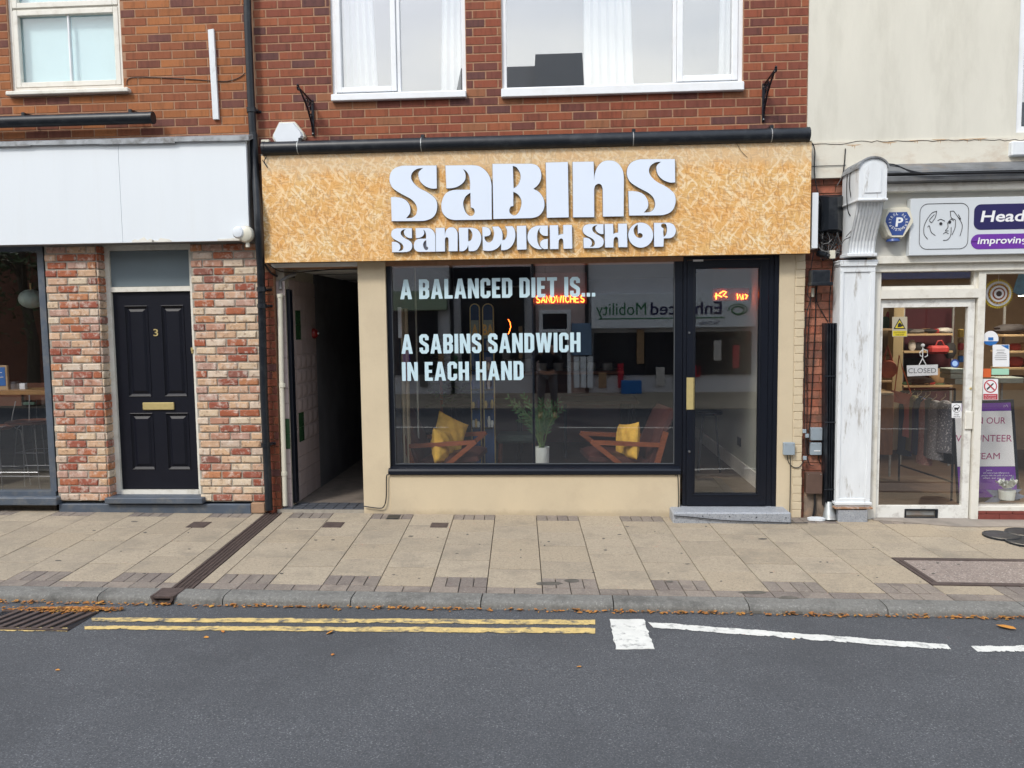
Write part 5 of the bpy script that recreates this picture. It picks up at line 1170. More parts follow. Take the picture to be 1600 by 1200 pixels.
# white hexagonal alarm box on the red brick
al = thing('alarm_box', 'blank white hexagonal alarm box above the left end of the plywood sign', 'alarm box', W(448, 222, -.1))
X0, X1, Z0, Z1 = prect(424, 189, 474, 236, -.10)
hexa = [(X0+.07, Z1), (X1-.09, Z1), (X1-.012, Z1-.10), (X1, Z1-.14), (X1-.09, Z0), (X0+.08, Z0), (X0, Z1-.15), (X0+.004, Z1-.12)]
me = MB(); me.prism(hexa, -.07, -.002); build('back_box', me, m_alarm, al)
cxh, czh = (X0+X1)/2, (Z0+Z1)/2
me = MB(); f1 = [(cxh+(p[0]-cxh)*.95, czh+(p[1]-czh)*.93) for p in hexa]; f2 = [(cxh+(p[0]-cxh)*.86, czh+(p[1]-czh)*.84) for p in hexa]
n = 8; me.add([(p[0], -.0705, p[1]) for p in f1]+[(p[0], -.105, p[1]) for p in f2], [tuple(range(n, 2*n))]+[(i, (i+1) % n, n+(i+1) % n, n+i) for i in range(n)]); build('cover', me, m_paleplastic, al)
me = MB(); me.pbox(408, 218, 420.5, 240, -.06, -.002, .004); tag(build('junction_box', me, m_alarm), 'small cream box behind the left end of the long sign light', 'junction box')
# blue and white alarm
al = thing('alarm_box', 'blue and cream triangular alarm box left of the charity shop sign', 'alarm box', W(1402, 374, -.2))
X0, X1, Z0, Z1 = prect(1378, 323.5, 1428, 373, -.19); w_ = X1-X0; h_ = Z1-Z0
tri = [(X0+.22*w_, Z1), (X1-.2*w_, Z1), (X1-.12*w_, Z1-.03*h_), (X1, Z1-.42*h_), (X1-.0*w_, Z1-.5*h_), (X1-.3*w_, Z0+.03*h_), (X1-.36*w_, Z0), (X0+.3*w_, Z0), (X0+.16*w_, Z0+.08*h_), (X0, Z1-.55*h_), (X0, Z1-.45*h_), (X0+.13*w_, Z1-.04*h_)]
me = MB(); me.prism(tri, -.165, -.09); build('body', me, m_alarm, al)
cxh, czh = (X0+X1)/2+.01, (Z0+Z1)/2; f1 = [(cxh+(p[0]-cxh)*.97, czh+(p[1]-czh)*.97) for p in tri]; f2 = [(cxh+(p[0]-cxh)*.90, czh+(p[1]-czh)*.9) for p in tri]; n = len(tri)
me = MB(); me.add([(p[0], -.1655, p[1]) for p in f1]+[(p[0], -.20, p[1]) for p in f2], [tuple(range(n, 2*n))]+[(i, (i+1) % n, n+(i+1) % n, n+i) for i in range(n)]); build('cover', me, m_alarm, al)
cz2 = czh-.004; cxh -= .012; me = MB(); me.prism([(cxh+.86*a_q, cz2+.86*b_q) for a_q, b_q in ((-.125, .06), (-.095, .115), (.085, .115), (.125, .045), (.05, -.125), (-.06, -.125), (-.13, .02))], -.2025, -.2005); build('blue_label', me, m_blue, al)
yb_ = -.2045
ring = MB()
def ring_text(s, r_, a0, a1, size):
    for i, ch in enumerate(s):
        if ch == ' ': continue
        t = a0+(a1-a0)*i/(len(s)-1); g = btext(ch, 0, size*.62, 0, size, 0, bold=.01)
        ang = t-math.pi/2 if a0 > a1 else t+math.pi/2
        cc, ss = math.cos(ang), math.sin(ang); rr_ = r_ if a0 > a1 else r_+size
        ring.add([(cxh+rr_*math.cos(t)+(x-size*.31)*cc-z*ss, yb_, cz2+.012+rr_*math.sin(t)+(x-size*.31)*ss+z*cc) for x, y, z in g.v], g.f)
ring_text('PATROL ALARM', .062, R(205), R(-25), .024); ring_text('SYSTEMS', .058, R(225), R(315), .024)
build('lettering', ring, m_print, al)
me = MB(); me.lathe([(.053, 0), (.053, .002)], (cxh, -.2026, cz2+.012), 'y', 24); build('blue_disc', me, m_blue, al)
g = btext('P', cxh-.026, cxh+.036, cz2-.028, .078, -.2055, shear=.1, bold=.03); build('letter', g, m_print, al)
me = MB(); me.lathe([(.06, 0), (.052, .022), (.03, .03)], (cxh-.02, -.15, Z0-.02), 'z', 16); build('strobe', me, m_blue, al, smooth=True)

# cast-iron hanging brackets
def bracket(px, ytop, ybot, tipd, label, dx):
    p = W(px, ytop, 0); q = W(px, ybot, 0); X = p.x
    t = thing('hanging_bracket', label, 'iron bracket', (X, 0, q.z), 'cast-iron hanging brackets on the brick wall')
    zt_, zb_ = p.z, q.z; T = tipd
    me = MB(); me.cbox(X-.012, X+.012, -.022, -.002, zb_, zt_, .004); build('back_plate', me, m_black, t)
    me = MB(); me.tube([(X, -.01, zt_-.02), (X+dx*.5, -T*.5, zt_-.01), (X+dx, -T, zt_)], .010, 6); build('top_bar', me, m_black, t)
    me = MB(); h = zt_-zb_
    me.tube([(X, -.02, zb_+.01), (X+dx*.2, -T*.12, zb_+h*.3), (X+dx*.5, -T*.42, zb_+h*.66), (X+dx*.8, -T*.78, zb_+h*.9), (X+dx, -T, zt_-.0)], .009, 6); build('brace', me, m_black, t)
    me = MB()
    for (cy_, cz_, r_) in ((.28, .68, .045), (.17, .48, .035), (.45, .82, .035), (.12, .28, .02), (.22, .86, .03)):
        pts = [(X+dx*cy_, -T*cy_+r_*math.cos(a)*(1-a/16), zb_+h*cz_+r_*math.sin(a)*(1-a/16)) for a in [k*.6 for k in range(14)]]; me.tube(pts, .006, 5)
    build('scrollwork', me, m_black, t)
    me = MB(); pts = [(X+dx, -T-.02+.024*math.cos(a), zt_+.024*math.sin(a)) for a in [k*.55 for k in range(12)]]; me.tube(pts, .007, 6); build('hook', me, m_black, t)
    me = MB(); me.lathe([(.009, 0), (.006, .012)], (X, -.022, zt_-.03), 'y', 8); me.lathe([(.009, 0), (.006, .012)], (X, -.022, zb_+.02), 'y', 8); build('bolt', me, m_galv, t)
bracket(488.5, 157, 213, .40, 'black scrolled iron bracket left of the two-light upper window', 0)
bracket(1192.5, 131, 191, .40, 'black scrolled iron bracket below the right end of the wide upper window', 0)
for (px, py) in ((460, 41), (461, 101), (680.5, 180.5), (682, 193), (975.5, 172), (975, 187)):
    pass

# cables: photo points on a plane
def cable(label, pts, Y, r_, mtl=None, cat='cable', group=None):
    P_w = [W(x, y, (Y if not isinstance(Y, (list, tuple)) else Y[i])) for i, (x, y) in enumerate(pts)]
    # smooth it
    Q = []
    for i in range(len(P_w)-1):
        p0, p1, p2, p3 = P_w[max(0, i-1)], P_w[i], P_w[i+1], P_w[min(len(P_w)-1, i+2)]
        for k in range(5):
            t = k/5; Q.append(.5*((2*p1)+(p2-p0)*t+(2*p0-5*p1+4*p2-p3)*t*t+(3*p1-p0-3*p2+p3)*t**3))
    Q.append(P_w[-1]); me = MB(); me.tube(Q, r_, 6)
    return tag(build('cable', me, mtl or m_cable, smooth=True), label, cat, group)
cable('thin black cable running from the small upper window past the white batten', [(198, 132), (203, 122), (240, 121), (300, 124), (350, 127), (372, 122), (383, 114)], -.006, .0035)
cable('short black cable at the beige pilaster beside the passage', [(607, 742), (604, 745), (603.5, 776), (600, 791), (592, 794), (569, 791)], -.045, .006)
cable('black cable clipped to the right end of the beige stall riser', [(1055, 743), (1059, 745), (1060, 790), (1056, 796), (1053, 802)], -.042, .004)
cable('black cable lying across the front of the granite doorstep', [(1053, 806), (1080, 808), (1130, 813), (1180, 815), (1236, 817), (1262, 817)], -.275, .005)
cable('black cable dropping from the grey box on the beige pilaster', [(1234.5, 711), (1235, 735), (1234, 800)], -.03, .004)
cable('black cable looping right from the grey box on the beige pilaster', [(1230, 711), (1232, 722), (1240, 730), (1250, 729), (1257, 717)], -.03, .004)
cable('long outer cable down the left edge of the brick strip', [(1271, 395), (1262, 455), (1266, 470), (1259, 500), (1257, 600), (1258, 680), (1258, 720)], -.03, .0045)
cable('long inner cable down the left edge of the brick strip', [(1268, 455), (1265, 490), (1261, 560), (1261, 640), (1260, 700), (1264, 724), (1272, 728)], .02, .0045)
cable('wavy black cable down the middle of the brick strip', [(1275, 446), (1274, 500), (1271, 560), (1267, 640), (1262, 700), (1264, 712)], .035, .005)
cable('black cable slanting to the top of the ribbed black duct', [(1277, 445), (1276, 470), (1286, 490), (1294, 503)], .03, .0045)
cable('black cable running down to the top of the ribbed black duct', [(1303, 404), (1299, 440), (1296, 470), (1296, 504)], .02, .005)
cable('thick black cable below the brown meter box', [(1273, 771), (1273, 790), (1270, 808), (1265, 815)], .0, .011)
cable('black cable hanging in a loop below the two grey boxes', [(1279, 711), (1281, 723), (1290, 727)], .03, .004)
cable('black cable hanging from the cream band beside the plywood sign', [(1268, 222), (1273, 235), (1272.5, 270), (1278, 302), (1284, 318), (1285, 350), (1282, 375)], -.03, .005)
cable('black cable rising from the black junction box over the cream wall', [(1321, 232), (1319, 258), (1316, 275), (1308, 290)], -.02, .005)
cable('grey cable hanging in a long loop beside the white sign box', [(1280, 315), (1271, 340), (1268, 360), (1275, 378), (1283, 390), (1296, 394)], -.10, .0035, m_greycable)
cable('black cable beside the white console bracket', [(1324, 272), (1323, 300), (1325, 330), (1333, 345), (1330, 368), (1318, 376), (1312, 392), (1310, 400)], -.20, .0045)
cable('second black cable looping beside the white console bracket', [(1330, 262), (1327, 285), (1330, 310), (1337, 338), (1334, 355), (1322, 370)], -.22, .004)
cable('thick black cable bundle along the top of the charity shop cornice', [(1387, 256), (1400, 258), (1420, 266), (1450, 271), (1500, 270), (1560, 269), (1700, 266)], -.27, .006)
cable('thin black cable along the top of the charity shop cornice', [(1387, 258), (1410, 262), (1425, 269), (1470, 273), (1540, 272), (1700, 270)], -.275, .004)
cable('thin cable across the cream band left of the console', [(1268, 260), (1290, 259), (1322, 258)], -.02, .003)
cable('black cable drooping above the passage ceiling', [(414, 413), (424, 427), (436, 432), (448, 431), (460, 433)], [-.1, -.02, .1, .2, .3], .010)
cable('black cable along the passage ceiling', [(418, 412), (438, 424), (470, 425), (520, 421), (560, 420)], [-.1, .0, .1, .1, .1], .006)
cable('thin black wire crossing the top right of the plywood sign', [(1150, 222), (1158, 236), (1168, 246)], -.178, .0018)
cable('black wire curling at the left end of the long sign light', [(411, 236), (416, 244), (413, 252), (418, 262), (410, 250)], -.19, .004)
tn = MB()
for k in range(70):          # tangle under the black box
    p = W(random.uniform(1276, 1312), random.uniform(352, 396), random.uniform(-.05, .03)); q = W(random.uniform(1276, 1312), random.uniform(362, 404), random.uniform(-.07, .03))
    mm = (p+q)/2+Vector((random.uniform(-.05, .05), 0, -random.uniform(.02, .09))); tn.tube([p, (p+mm)/2+Vector((0, 0, -.015)), mm, (q+mm)/2+Vector((0, 0, -.015)), q], random.choice((.003, .004, .0025)), 5)
tn.mi = [0 if (i//200) % 3 == 0 else 1 for i in range(len(tn.f))]
tag(build('cable_tangle', tn, [m_greycable, m_cable], kind='stuff'), 'tangle of thin grey and black cables under the black junction box', 'cables')

# boxes
def pboxthing(name, label, cat, x0, y0, x1, y1, Yf, Yb, mtl, b=.006, group=None, lid=None):
    X0, X1, Z0, Z1 = prect(x0, y0, x1, y1, Yf); t = thing(name, label, cat, ((X0+X1)/2, Yb, Z0), group)
    me = MB(); me.cbox(X0, X1, Yf+.012, Yb, Z0, Z1, b*.6); build('back_box', me, mtl, t)
    me = MB(); me.cbox(X0-.001, X1+.001, Yf, Yf+.0115, Z0-.001, Z1+.001, b*.6); build('lid', me, mtl, t)
    if lid: me = MB(); me.cbox(X0+.3*(X1-X0), X1-.12*(X1-X0), Yf-.003, Yf-.0002, Z0+.3*(Z1-Z0), Z0+.38*(Z1-Z0), .001); build('label_strip', me, m_print, t)
    me = MB(); 
    for cx_ in (X0+.015, X1-.015): me.lathe([(.004, 0), (.004, .003)], (cx_, Yf-.0005, Z1-.015), 'y', 8)
    build('screw', me, m_galv, t); return t
pboxthing('junction_box', 'small grey box with two cables on the beige pilaster', 'junction box', 1225, 692, 1242, 711, -.07, -.021, m_greybox)
pboxthing('junction_box', 'upper of the two grey boxes on the brick strip', 'junction box', 1267.5, 668.5, 1285, 688, .0, .049, m_greybox)
pboxthing('junction_box', 'lower of the two grey boxes on the brick strip', 'junction box', 1266.5, 692, 1284, 711, .0, .049, m_greybox, lid=1)
pboxthing('meter_box', 'brown meter box low on the brick strip', 'meter box', 1260.5, 739, 1285, 771.5, -.04, .049, m_brownbox, .014)
for (px, py, lab) in ((1257.5, 674, 'tiny grey cable clip beside the upper grey box'), (1261.5, 681, 'tiny grey cable clip left of the gap between the grey boxes'), (1258, 716, 'tiny grey cable clip low beside the lower grey box')):
    me = MB(); me.pbox(px-2.6, py-3, px+2.6, py+3, -.05, -.026, .003); tag(build('cable_clip', me, m_greybox), lab, 'cable clip', 'small clips on the cables')
X0, X1, Z0, Z1 = prect(1288, 304, 1322, 360, -.12)
jb = thing('junction_box', 'big black ribbed junction box among the cables', 'junction box', ((X0+X1)/2, 0, Z0))
me = MB(); me.add([(X0, .04, Z0), (X1, .04, Z0), (X1, .04, Z1), (X0, .04, Z1), (X0, -.03, Z0), (X1, -.03, Z0), (X1, -.03, Z1), (X0, -.03, Z1), (X0+.04, -.12, Z0+.01), (X1-.07, -.12, Z0+.01), (X1-.08, -.12, Z1-.02), (X0+.045, -.12, Z1-.02)], [(0,1,5,4),(1,2,6,5),(2,3,7,6),(3,0,4,7),(4,5,9,8),(5,6,10,9),(6,7,11,10),(7,4,8,11),(8,9,10,11),(0,3,2,1)])
build('cover', me, m_blackpl, jb); me = MB(); me.cbox(X0-.015, X1+.015, .0, .048, Z0-.01, Z1+.015, .004); build('back_plate', me, m_blackpl, jb)
fl = thing('floodlight', 'black floodlight on the brick strip below the cable tangle', 'floodlight', W(1283, 440, -.1))
me = MB(); me.pbox(1268, 421.5, 1298, 443, -.13, -.03, .01); build('housing', me, m_blackpl, fl)
me = MB(); me.pbox(1268, 440.5, 1302, 446, -.15, -.03, .004); build('hood', me, m_blackpl, fl)
me = MB(); me.pbox(1275, 425, 1290, 440, -.03, .05, .004); build('mounting_arm', me, m_blackpl, fl)
tg = MB(); tg.pbox(1296.5, 391, 1305.5, 404, -.08, -.065, .003); tag(build('cable_tag', tg, m_alarm), 'white tag hanging in the cable tangle', 'tag')
tg = MB(); tg.pbox(1268.5, 450, 1272.5, 464, .0, .02, .003); tag(build('cable_connector', tg, m_alarm), 'white cable connector below the floodlight', 'connector')
cctv = thing('wall_camera', 'small black camera fitting beside the cable tangle', 'camera', W(1290, 398, -.1))
me = MB(); me.tube([W(1279, 396, -.02), W(1292, 399, -.12)], [.03, .022], 10); build('body', me, m_blackpl, cctv, smooth=True)
me = MB(); me.tube([W(1296, 400, -.12), W(1291, 399, -.10)], .018, 10); build('lens', me, m_blackpl, cctv, smooth=True)
# white sign box edge
X0, X1, Z0, Z1 = prect(1268, 301, 1278.5, 388, -.13)
sb_ = thing('sign_box', 'narrow white sign box squeezed between plywood sign and cables', 'sign box', ((X0+X1)/2, 0, Z0))
me = MB(); me.cbox(X0-.1+.103, X1, -.13, -.02, Z0, Z1, .003); build('face', me, m_fascia, sb_)
# ribbed duct and spout
du = thing('cable_duct', 'tall ribbed black duct beside the white pilaster', 'duct', W(1296, 792, -.05))
xa, xb = W(1289.5, 505, -.05), W(1306.5, 505, -.05); ya, yb = W(1288.5, 791, -.05), W(1302, 791, -.05)
for k in range(4):
    t0, t1 = k/4+.02, (k+1)/4-.02; me = MB(); P = []
    for (l, r_) in ((xa, xb), (ya, yb)):
        for t in (t0, t1): P.append((l.x+(r_.x-l.x)*t, -.085, l.z))
    me.add([(P[0][0], -.05, xa.z), (P[1][0], -.05, xa.z), (P[3][0], -.05, ya.z), (P[2][0], -.05, ya.z), (P[0][0]+.006, -.085, xa.z), (P[1][0]-.006, -.085, xa.z), (P[3][0]-.006, -.085, ya.z), (P[2][0]+.006, -.085, ya.z)], [(0,1,2,3), (4,7,6,5), (0,4,5,1), (1,5,6,2), (2,6,7,3), (3,7,4,0)]); build('rib', me, m_blackpl, du)
me = MB(); me.add([(xa.x, .045, xa.z), (xb.x, .045, xa.z), (yb.x, .045, ya.z), (ya.x, .045, ya.z), (xa.x, -.049, xa.z), (xb.x, -.049, xa.z), (yb.x, -.049, ya.z), (ya.x, -.049, ya.z)], [(0,1,2,3), (4,7,6,5), (0,4,5,1), (1,5,6,2), (2,6,7,3), (3,7,4,0)]); build('channel', me, m_blackpl, du)
for py in (588, 660, 765):
    me = MB(); p = W(1288, py, -.09); q = W(1306, py, -.09); me.cbox(p.x, q.x, -.092, -.086, p.z-.006, p.z+.006, .002); build('strap', me, m_blackpl, du)
p = W(1297, 821, -.12); q = W(1296, 788, -.08); me = MB(); me.tube([(p.x, -.10, pav_z(p.x, -.1)), (q.x, -.06, q.z+.02)], [.066, .030], 14); tag(build('pipe_guard', me, m_galv, smooth=True), 'grey conical metal guard at the foot of the ribbed black duct', 'pipe guard')
# debris, cloth at foot
me = MB(); pts = []
for k in range(10): a = k/10*6.28; pts.append((W(1275, 818, -.1).x+.10*math.cos(a)*random.uniform(.7, 1.2), -.12+.05*math.sin(a)*random.uniform(.6, 1.2), pav_z(1.9, -.1)))
me.slab(pts, 0, .02); tag(build('rubble', me, m_peel), 'flat scrap of rubble and paint at the foot of the brick strip', 'rubble')

# passage fittings
pp = thing('white_pipe', 'slim white pipe standing at the left jamb of the passage', 'pipe', W(443, 790, .02))
me = MB(); me.tube([W(437.5, 462, .02), W(440, 600, .02), W(445.5, 790, .02)], .024, 12); build('pipe', me, m_alarm, pp, smooth=True)
for py in (462, 602, 740):
    p = W(437.5+(py-462)*.024, py, .02); me = MB(); me.tube([p+Vector((0, 0, .018)), p-Vector((0, 0, .018))], .031, 12); build('collar', me, m_alarm, pp, smooth=True)
me = MB(); me.tube([W(438, 452, .03), W(438, 440, .06), W(450, 432, .1), W(462, 428, .16)], .018, 8); build('elbow', me, m_greycable, pp, smooth=True)
xg0, xg1 = W(448.5, 600, .10).x, W(457, 600, .10).x
me = MB(); me.cbox(xg0, xg1, .10, .19, W(452, 786, .1).z, W(446, 452, .1).z, .003); tag(build('gate_post', me, m_black), 'tall black post at the mouth of the passage', 'post')
fb = thing('fire_bell', 'red round bell on the dark passage wall', 'bell', W(487, 521, .9))
p = W(487, 521, .9); me = MB(); me.lathe([(.055, 0), (.055, .02), (.04, .045), (.02, .055)], (pLX, .92, p.z), 'x', 18); build('gong', me, mat('red_gloss', (.22, .012, .012), .3), fb, smooth=True)
me = MB(); me.lathe([(.018, .055), (.012, .066)], (pLX, .92, p.z), 'x', 10); build('boss', me, m_chrome, fb)
p = W(529, 460, 1.4); clt = MB(); clt.lathe([(.07, -.03), (.085, -.01), (.085, .0)], (-2.25, 1.5, zc_+.014), 'z', 16); tag(build('ceiling_lamp', clt, m_paleplastic, smooth=True), 'small round unlit lamp on the passage ceiling', 'ceiling lamp')
me = MB(); me.cbox(pX0-.0, pX0+.028, .34, .42, .1, W(563, 475, .4).z, .003); dg = thing('passage_door', 'dark door edge half hidden at the right side of the passage', 'door', (pX0, .4, 0)); build('leaf', me, m_navy, dg)
for py in (505, 615, 735): me = MB(); pz_ = W(562, py, .36).z; me.cbox(pX0-.005, pX0+.02, .325, .339, pz_-.045, pz_+.045, .002); build('hinge', me, m_chrome, dg)

# ================================================================== INSIDE THE SANDWICH SHOP
def zchair(label, group):
    t = thing('armchair', label, 'armchair', (0, 0, 0), group)
    for sy in (-1, 1):
        y0, y1 = sy*.33-.02, sy*.33+.02; bars = [((-.30, .50), (.40, .545), .022), ((.40, .545), (.10, .30), .024), ((.10, .30), (.22, .0), .02), ((-.36, .62), (-.20, .05), .026), ((-.24, .24), (.12, .28), .02)]
        me = MB()
        for (a, b, w) in bars:
            dx, dz = b[0]-a[0], b[1]-a[1]; l = math.hypot(dx, dz); nx_, nz_ = -dz/l*w, dx/l*w; ex, ez = dx/l*w*.6, dz/l*w*.6
            yy0 = y0+bars.index((a, b, w))*.0015
            me.prism([(a[0]+nx_-ex, a[1]+nz_-ez), (b[0]+nx_+ex, b[1]+nz_+ez), (b[0]-nx_+ex, b[1]-nz_+ez), (a[0]-nx_-ex, a[1]-nz_-ez)], yy0, y1+(yy0-y0))
        build('arm_frame', me, m_wood, t)
    me = MB(); me.tube([(.12, -.33, .28), (.12, .33, .28)], .018, 8); me.tube([(-.28, -.33, .27), (-.28, .33, .27)], .018, 8); build('cross_rail', me, m_wood, t)
    def cushion(name, w, l, th_, mtx, material):
        me = MB(); n = 8; v = []; 
        for sgn in (1, -1):
            for i in range(n+1):
                for j in range(n+1):
                    u, w2 = i/n*2-1, j/n*2-1; e = (1-abs(u)**6)*(1-abs(w2)**6)
                    p = mtx @ Vector((u*l/2, w2*w/2, sgn*th_/2*(.35+.65*e**.5))); v.append(p)
        f = []
        for s_ in (0, 1):
            o_ = s_*(n+1)**2
            for i in range(n):
                for j in range(n): f.append((o_+i*(n+1)+j, o_+(i+1)*(n+1)+j, o_+(i+1)*(n+1)+j+1, o_+i*(n+1)+j+1))
        bd = [i*(n+1) for i in range(n+1)]+[n*(n+1)+j for j in range(1, n+1)]+[i*(n+1)+n for i in range(n-1, -1, -1)]+[j for j in range(n-1, 0, -1)]
        K_ = (n+1)**2; f += [(bd[i], bd[(i+1) % len(bd)], bd[(i+1) % len(bd)]+K_, bd[i]+K_) for i in range(len(bd))]
        me.add(v, f); return build(name, me, material, t, smooth=True)
    cushion('seat_cushion', .58, .62, .14, Matrix.Translation((.12, 0, .34)) @ Matrix.Rotation(R(-5), 4, 'Y'), m_leather)
    cushion('back_cushion', .60, .66, .14, Matrix.Translation((-.33, 0, .56)) @ Matrix.Rotation(R(-113), 4, 'Y'), m_leather)
    return t
def pillow(label, loc, rot, w=.42, th_=.15, group=None):
    n = 22; me = MB(); v = []
    for sgn in (1, -1):
        for i in range(n+1):
            for j in range(n+1):
                u, q = i/n*2-1, j/n*2-1; pin = 1-.07*(1-abs(u)**2)*abs(q)**3; pin2 = 1-.07*(1-abs(q)**2)*abs(u)**3
                e = max(0, (1-u*u)*(1-q*q))**.45; wr_ = .006*math.sin(9*u+5*q)*e+.005*math.sin(17*q-6*u+2*math.sin(5*u))*e*(.4+.6*abs(u))
                v.append(Vector((u*w/2*pin2, q*w/2*pin, sgn*(th_/2*e)+wr_)))
    f = []
    for s_ in (0, 1):
        o_ = s_*(n+1)**2
        for i in range(n):
            for j in range(n): f.append((o_+i*(n+1)+j, o_+(i+1)*(n+1)+j, o_+(i+1)*(n+1)+j+1, o_+i*(n+1)+j+1))
    me.add(v, f); o = build('cushion', me, m_mustard, smooth=True); o.location = loc; o.rotation_euler = rot
    tag(o, label, 'cushion', group); return o
FZ = RZ
p = W(690, 700, .75)
ch = zchair('dark leather armchair with wooden zigzag arms at left, holding two cushions', 'armchairs in the shop window')
ch.location = (p.x+.02, .78, FZ-.02); ch.rotation_euler = (0, 0, R(-4))
# shifted origins of the parts are relative, so the whole chair moves with its empty
p2 = W(978, 700, .75)
ch2 = zchair('dark leather armchair with wooden zigzag arms at right, holding one cushion', 'armchairs in the shop window')
ch2.location = (p2.x-.02, .78, FZ-.02); ch2.rotation_euler = (0, 0, R(188))
q = W(680, 700, .62); pillow('front mustard cushion standing on edge in the left armchair', (q.x, .62, q.z+.0), (R(80), R(14), R(68)), .37, .17, 'mustard cushions')
q = W(694, 680, .85); pillow('larger mustard cushion leaning flat behind the front one in the left armchair', (q.x+.02, .86, q.z+.0), (R(68), R(28), R(30)), .39, .14, 'mustard cushions')
q = W(993, 692, .62); pillow('mustard cushion standing in the right armchair', (q.x, .66, q.z+.0), (R(80), R(-10), R(-62)), .39, .17, 'mustard cushions')
# stool with plant
sp_ = W(847, 724, .45)
stl = thing('side_table', 'low wooden side table carrying the potted plant behind the glass', 'side table', (sp_.x, .5, FZ))
ztab = sp_.z+.0
me = MB(); me.cbox(sp_.x-.13, sp_.x+.16, .36, .66, ztab-.10, ztab-.07, .006); build('table_top', me, m_wood, stl)
for dx in (-.11, .14):
    for y in (.39, .63): me = MB(); me.cbox(sp_.x+dx-.015, sp_.x+dx+.015, y-.015, y+.015, FZ, ztab-.101, .003); build('leg', me, m_wood, stl)
pt = thing('potted_plant', 'leafy green fern-like plant in a white pot between the armchairs', 'plant', (sp_.x, .5, ztab-.069))
zt_ = W(848, 700, .42).z
me = MB(); me.lathe([(.062, ztab-.069), (.073, ztab), (.076, zt_), (.07, zt_), (.066, zt_-.02)], (sp_.x, .5, 0), 'z', 24); build('pot', me, m_pot, pt, smooth=True)
me = MB(); lvs = MB()
tips = [(795, 622, -.1), (805, 640, .1), (818, 618, .15), (832, 632, -.1), (845, 625, .2), (858, 628, 0), (872, 628, .1), (868, 650, -.1), (812, 655, .2), (840, 640, -.15), (853, 645, .15), (826, 650, 0), (862, 640, .2), (878, 640, .05), (800, 632, .2)]
for (px, py, dy) in tips:
    tip = W(px, py, .5+dy); b0 = Vector((sp_.x+random.uniform(-.03, .03), .5+random.uniform(-.03, .03), zt_-.02))
    mid = b0.lerp(tip, .55)+Vector((-(tip.x-b0.x)*.25, 0, .09)); cur = [b0.lerp(mid, t)*(1-t)+mid.lerp(tip, t)*t for t in [k/9 for k in range(10)]]
    me.tube(cur, [.0065*(1-k/12) for k in range(10)], 5)
    for k in range(3, 10):
        c = cur[k]; d_ = (cur[k]-cur[k-1]).normalized()
        for sd_ in (-1, 1):
            for rep in (0, .5):
                side = d_.cross(Vector((0, 1, 0)))*sd_; ax = (side*.75+d_*.8+Vector((0, random.uniform(-.5, .5), 0))).normalized(); l = random.uniform(.06, .095)*(1.15-k*.05); wv = ax.cross(Vector((0, 1, 0))).normalized()*l*.085
                c2 = c-d_*.012*rep*2; lvs.add([c2, c2+ax*l*.45+wv, c2+ax*l, c2+ax*l*.45-wv+Vector((0, .006, 0))], [(0, 1, 2), (0, 2, 3)])
build('stems', me, m_stem, pt); build('leaves', lvs, m_leafg, pt, kind='stuff')
# padded stool further in
p = W(808, 684, 1.7)
so = thing('padded_stool', 'green padded stool with wooden legs seen between armchair and plant', 'stool', (p.x, 1.75, FZ))
me = MB(); me.cbox(p.x-.24, p.x+.24, 1.55, 1.95, p.z-.05, p.z+.05, .03); build('seat', me, mat('green_padding', (.05, .085, .07), .7, .1, 10), so)
for dx in (-.2, .2):
    for y in (1.6, 1.9): me = MB(); me.tube([(p.x+dx*1.1, y, FZ), (p.x+dx, y, p.z-.05)], .018, 8); build('leg', me, m_wood, so)
# tables deeper in the room
for (px, y, lab) in ((760, 2.6, 'dark wooden table standing behind the green stool'), (935, 2.8, 'dark wooden table deep in the right half of the shop')):
    x = W(px, 650, y).x; tb_ = thing('table', lab, 'table', (x, y, FZ), 'dark tables inside the shop')
    me = MB(); me.cbox(x-.5, x+.5, y-.35, y+.35, FZ+.70, FZ+.74, .008); build('table_top', me, mat('dark_stained_wood', (.06, .03, .02), .35, .2, 5), tb_)
    for dx in (-.44, .44):
        for dy in (-.3, .3): me = MB(); me.cbox(x+dx-.02, x+dx+.02, y+dy-.02, y+dy+.02, FZ, FZ+.699, .003); build('leg', me, m_blackpl, tb_)
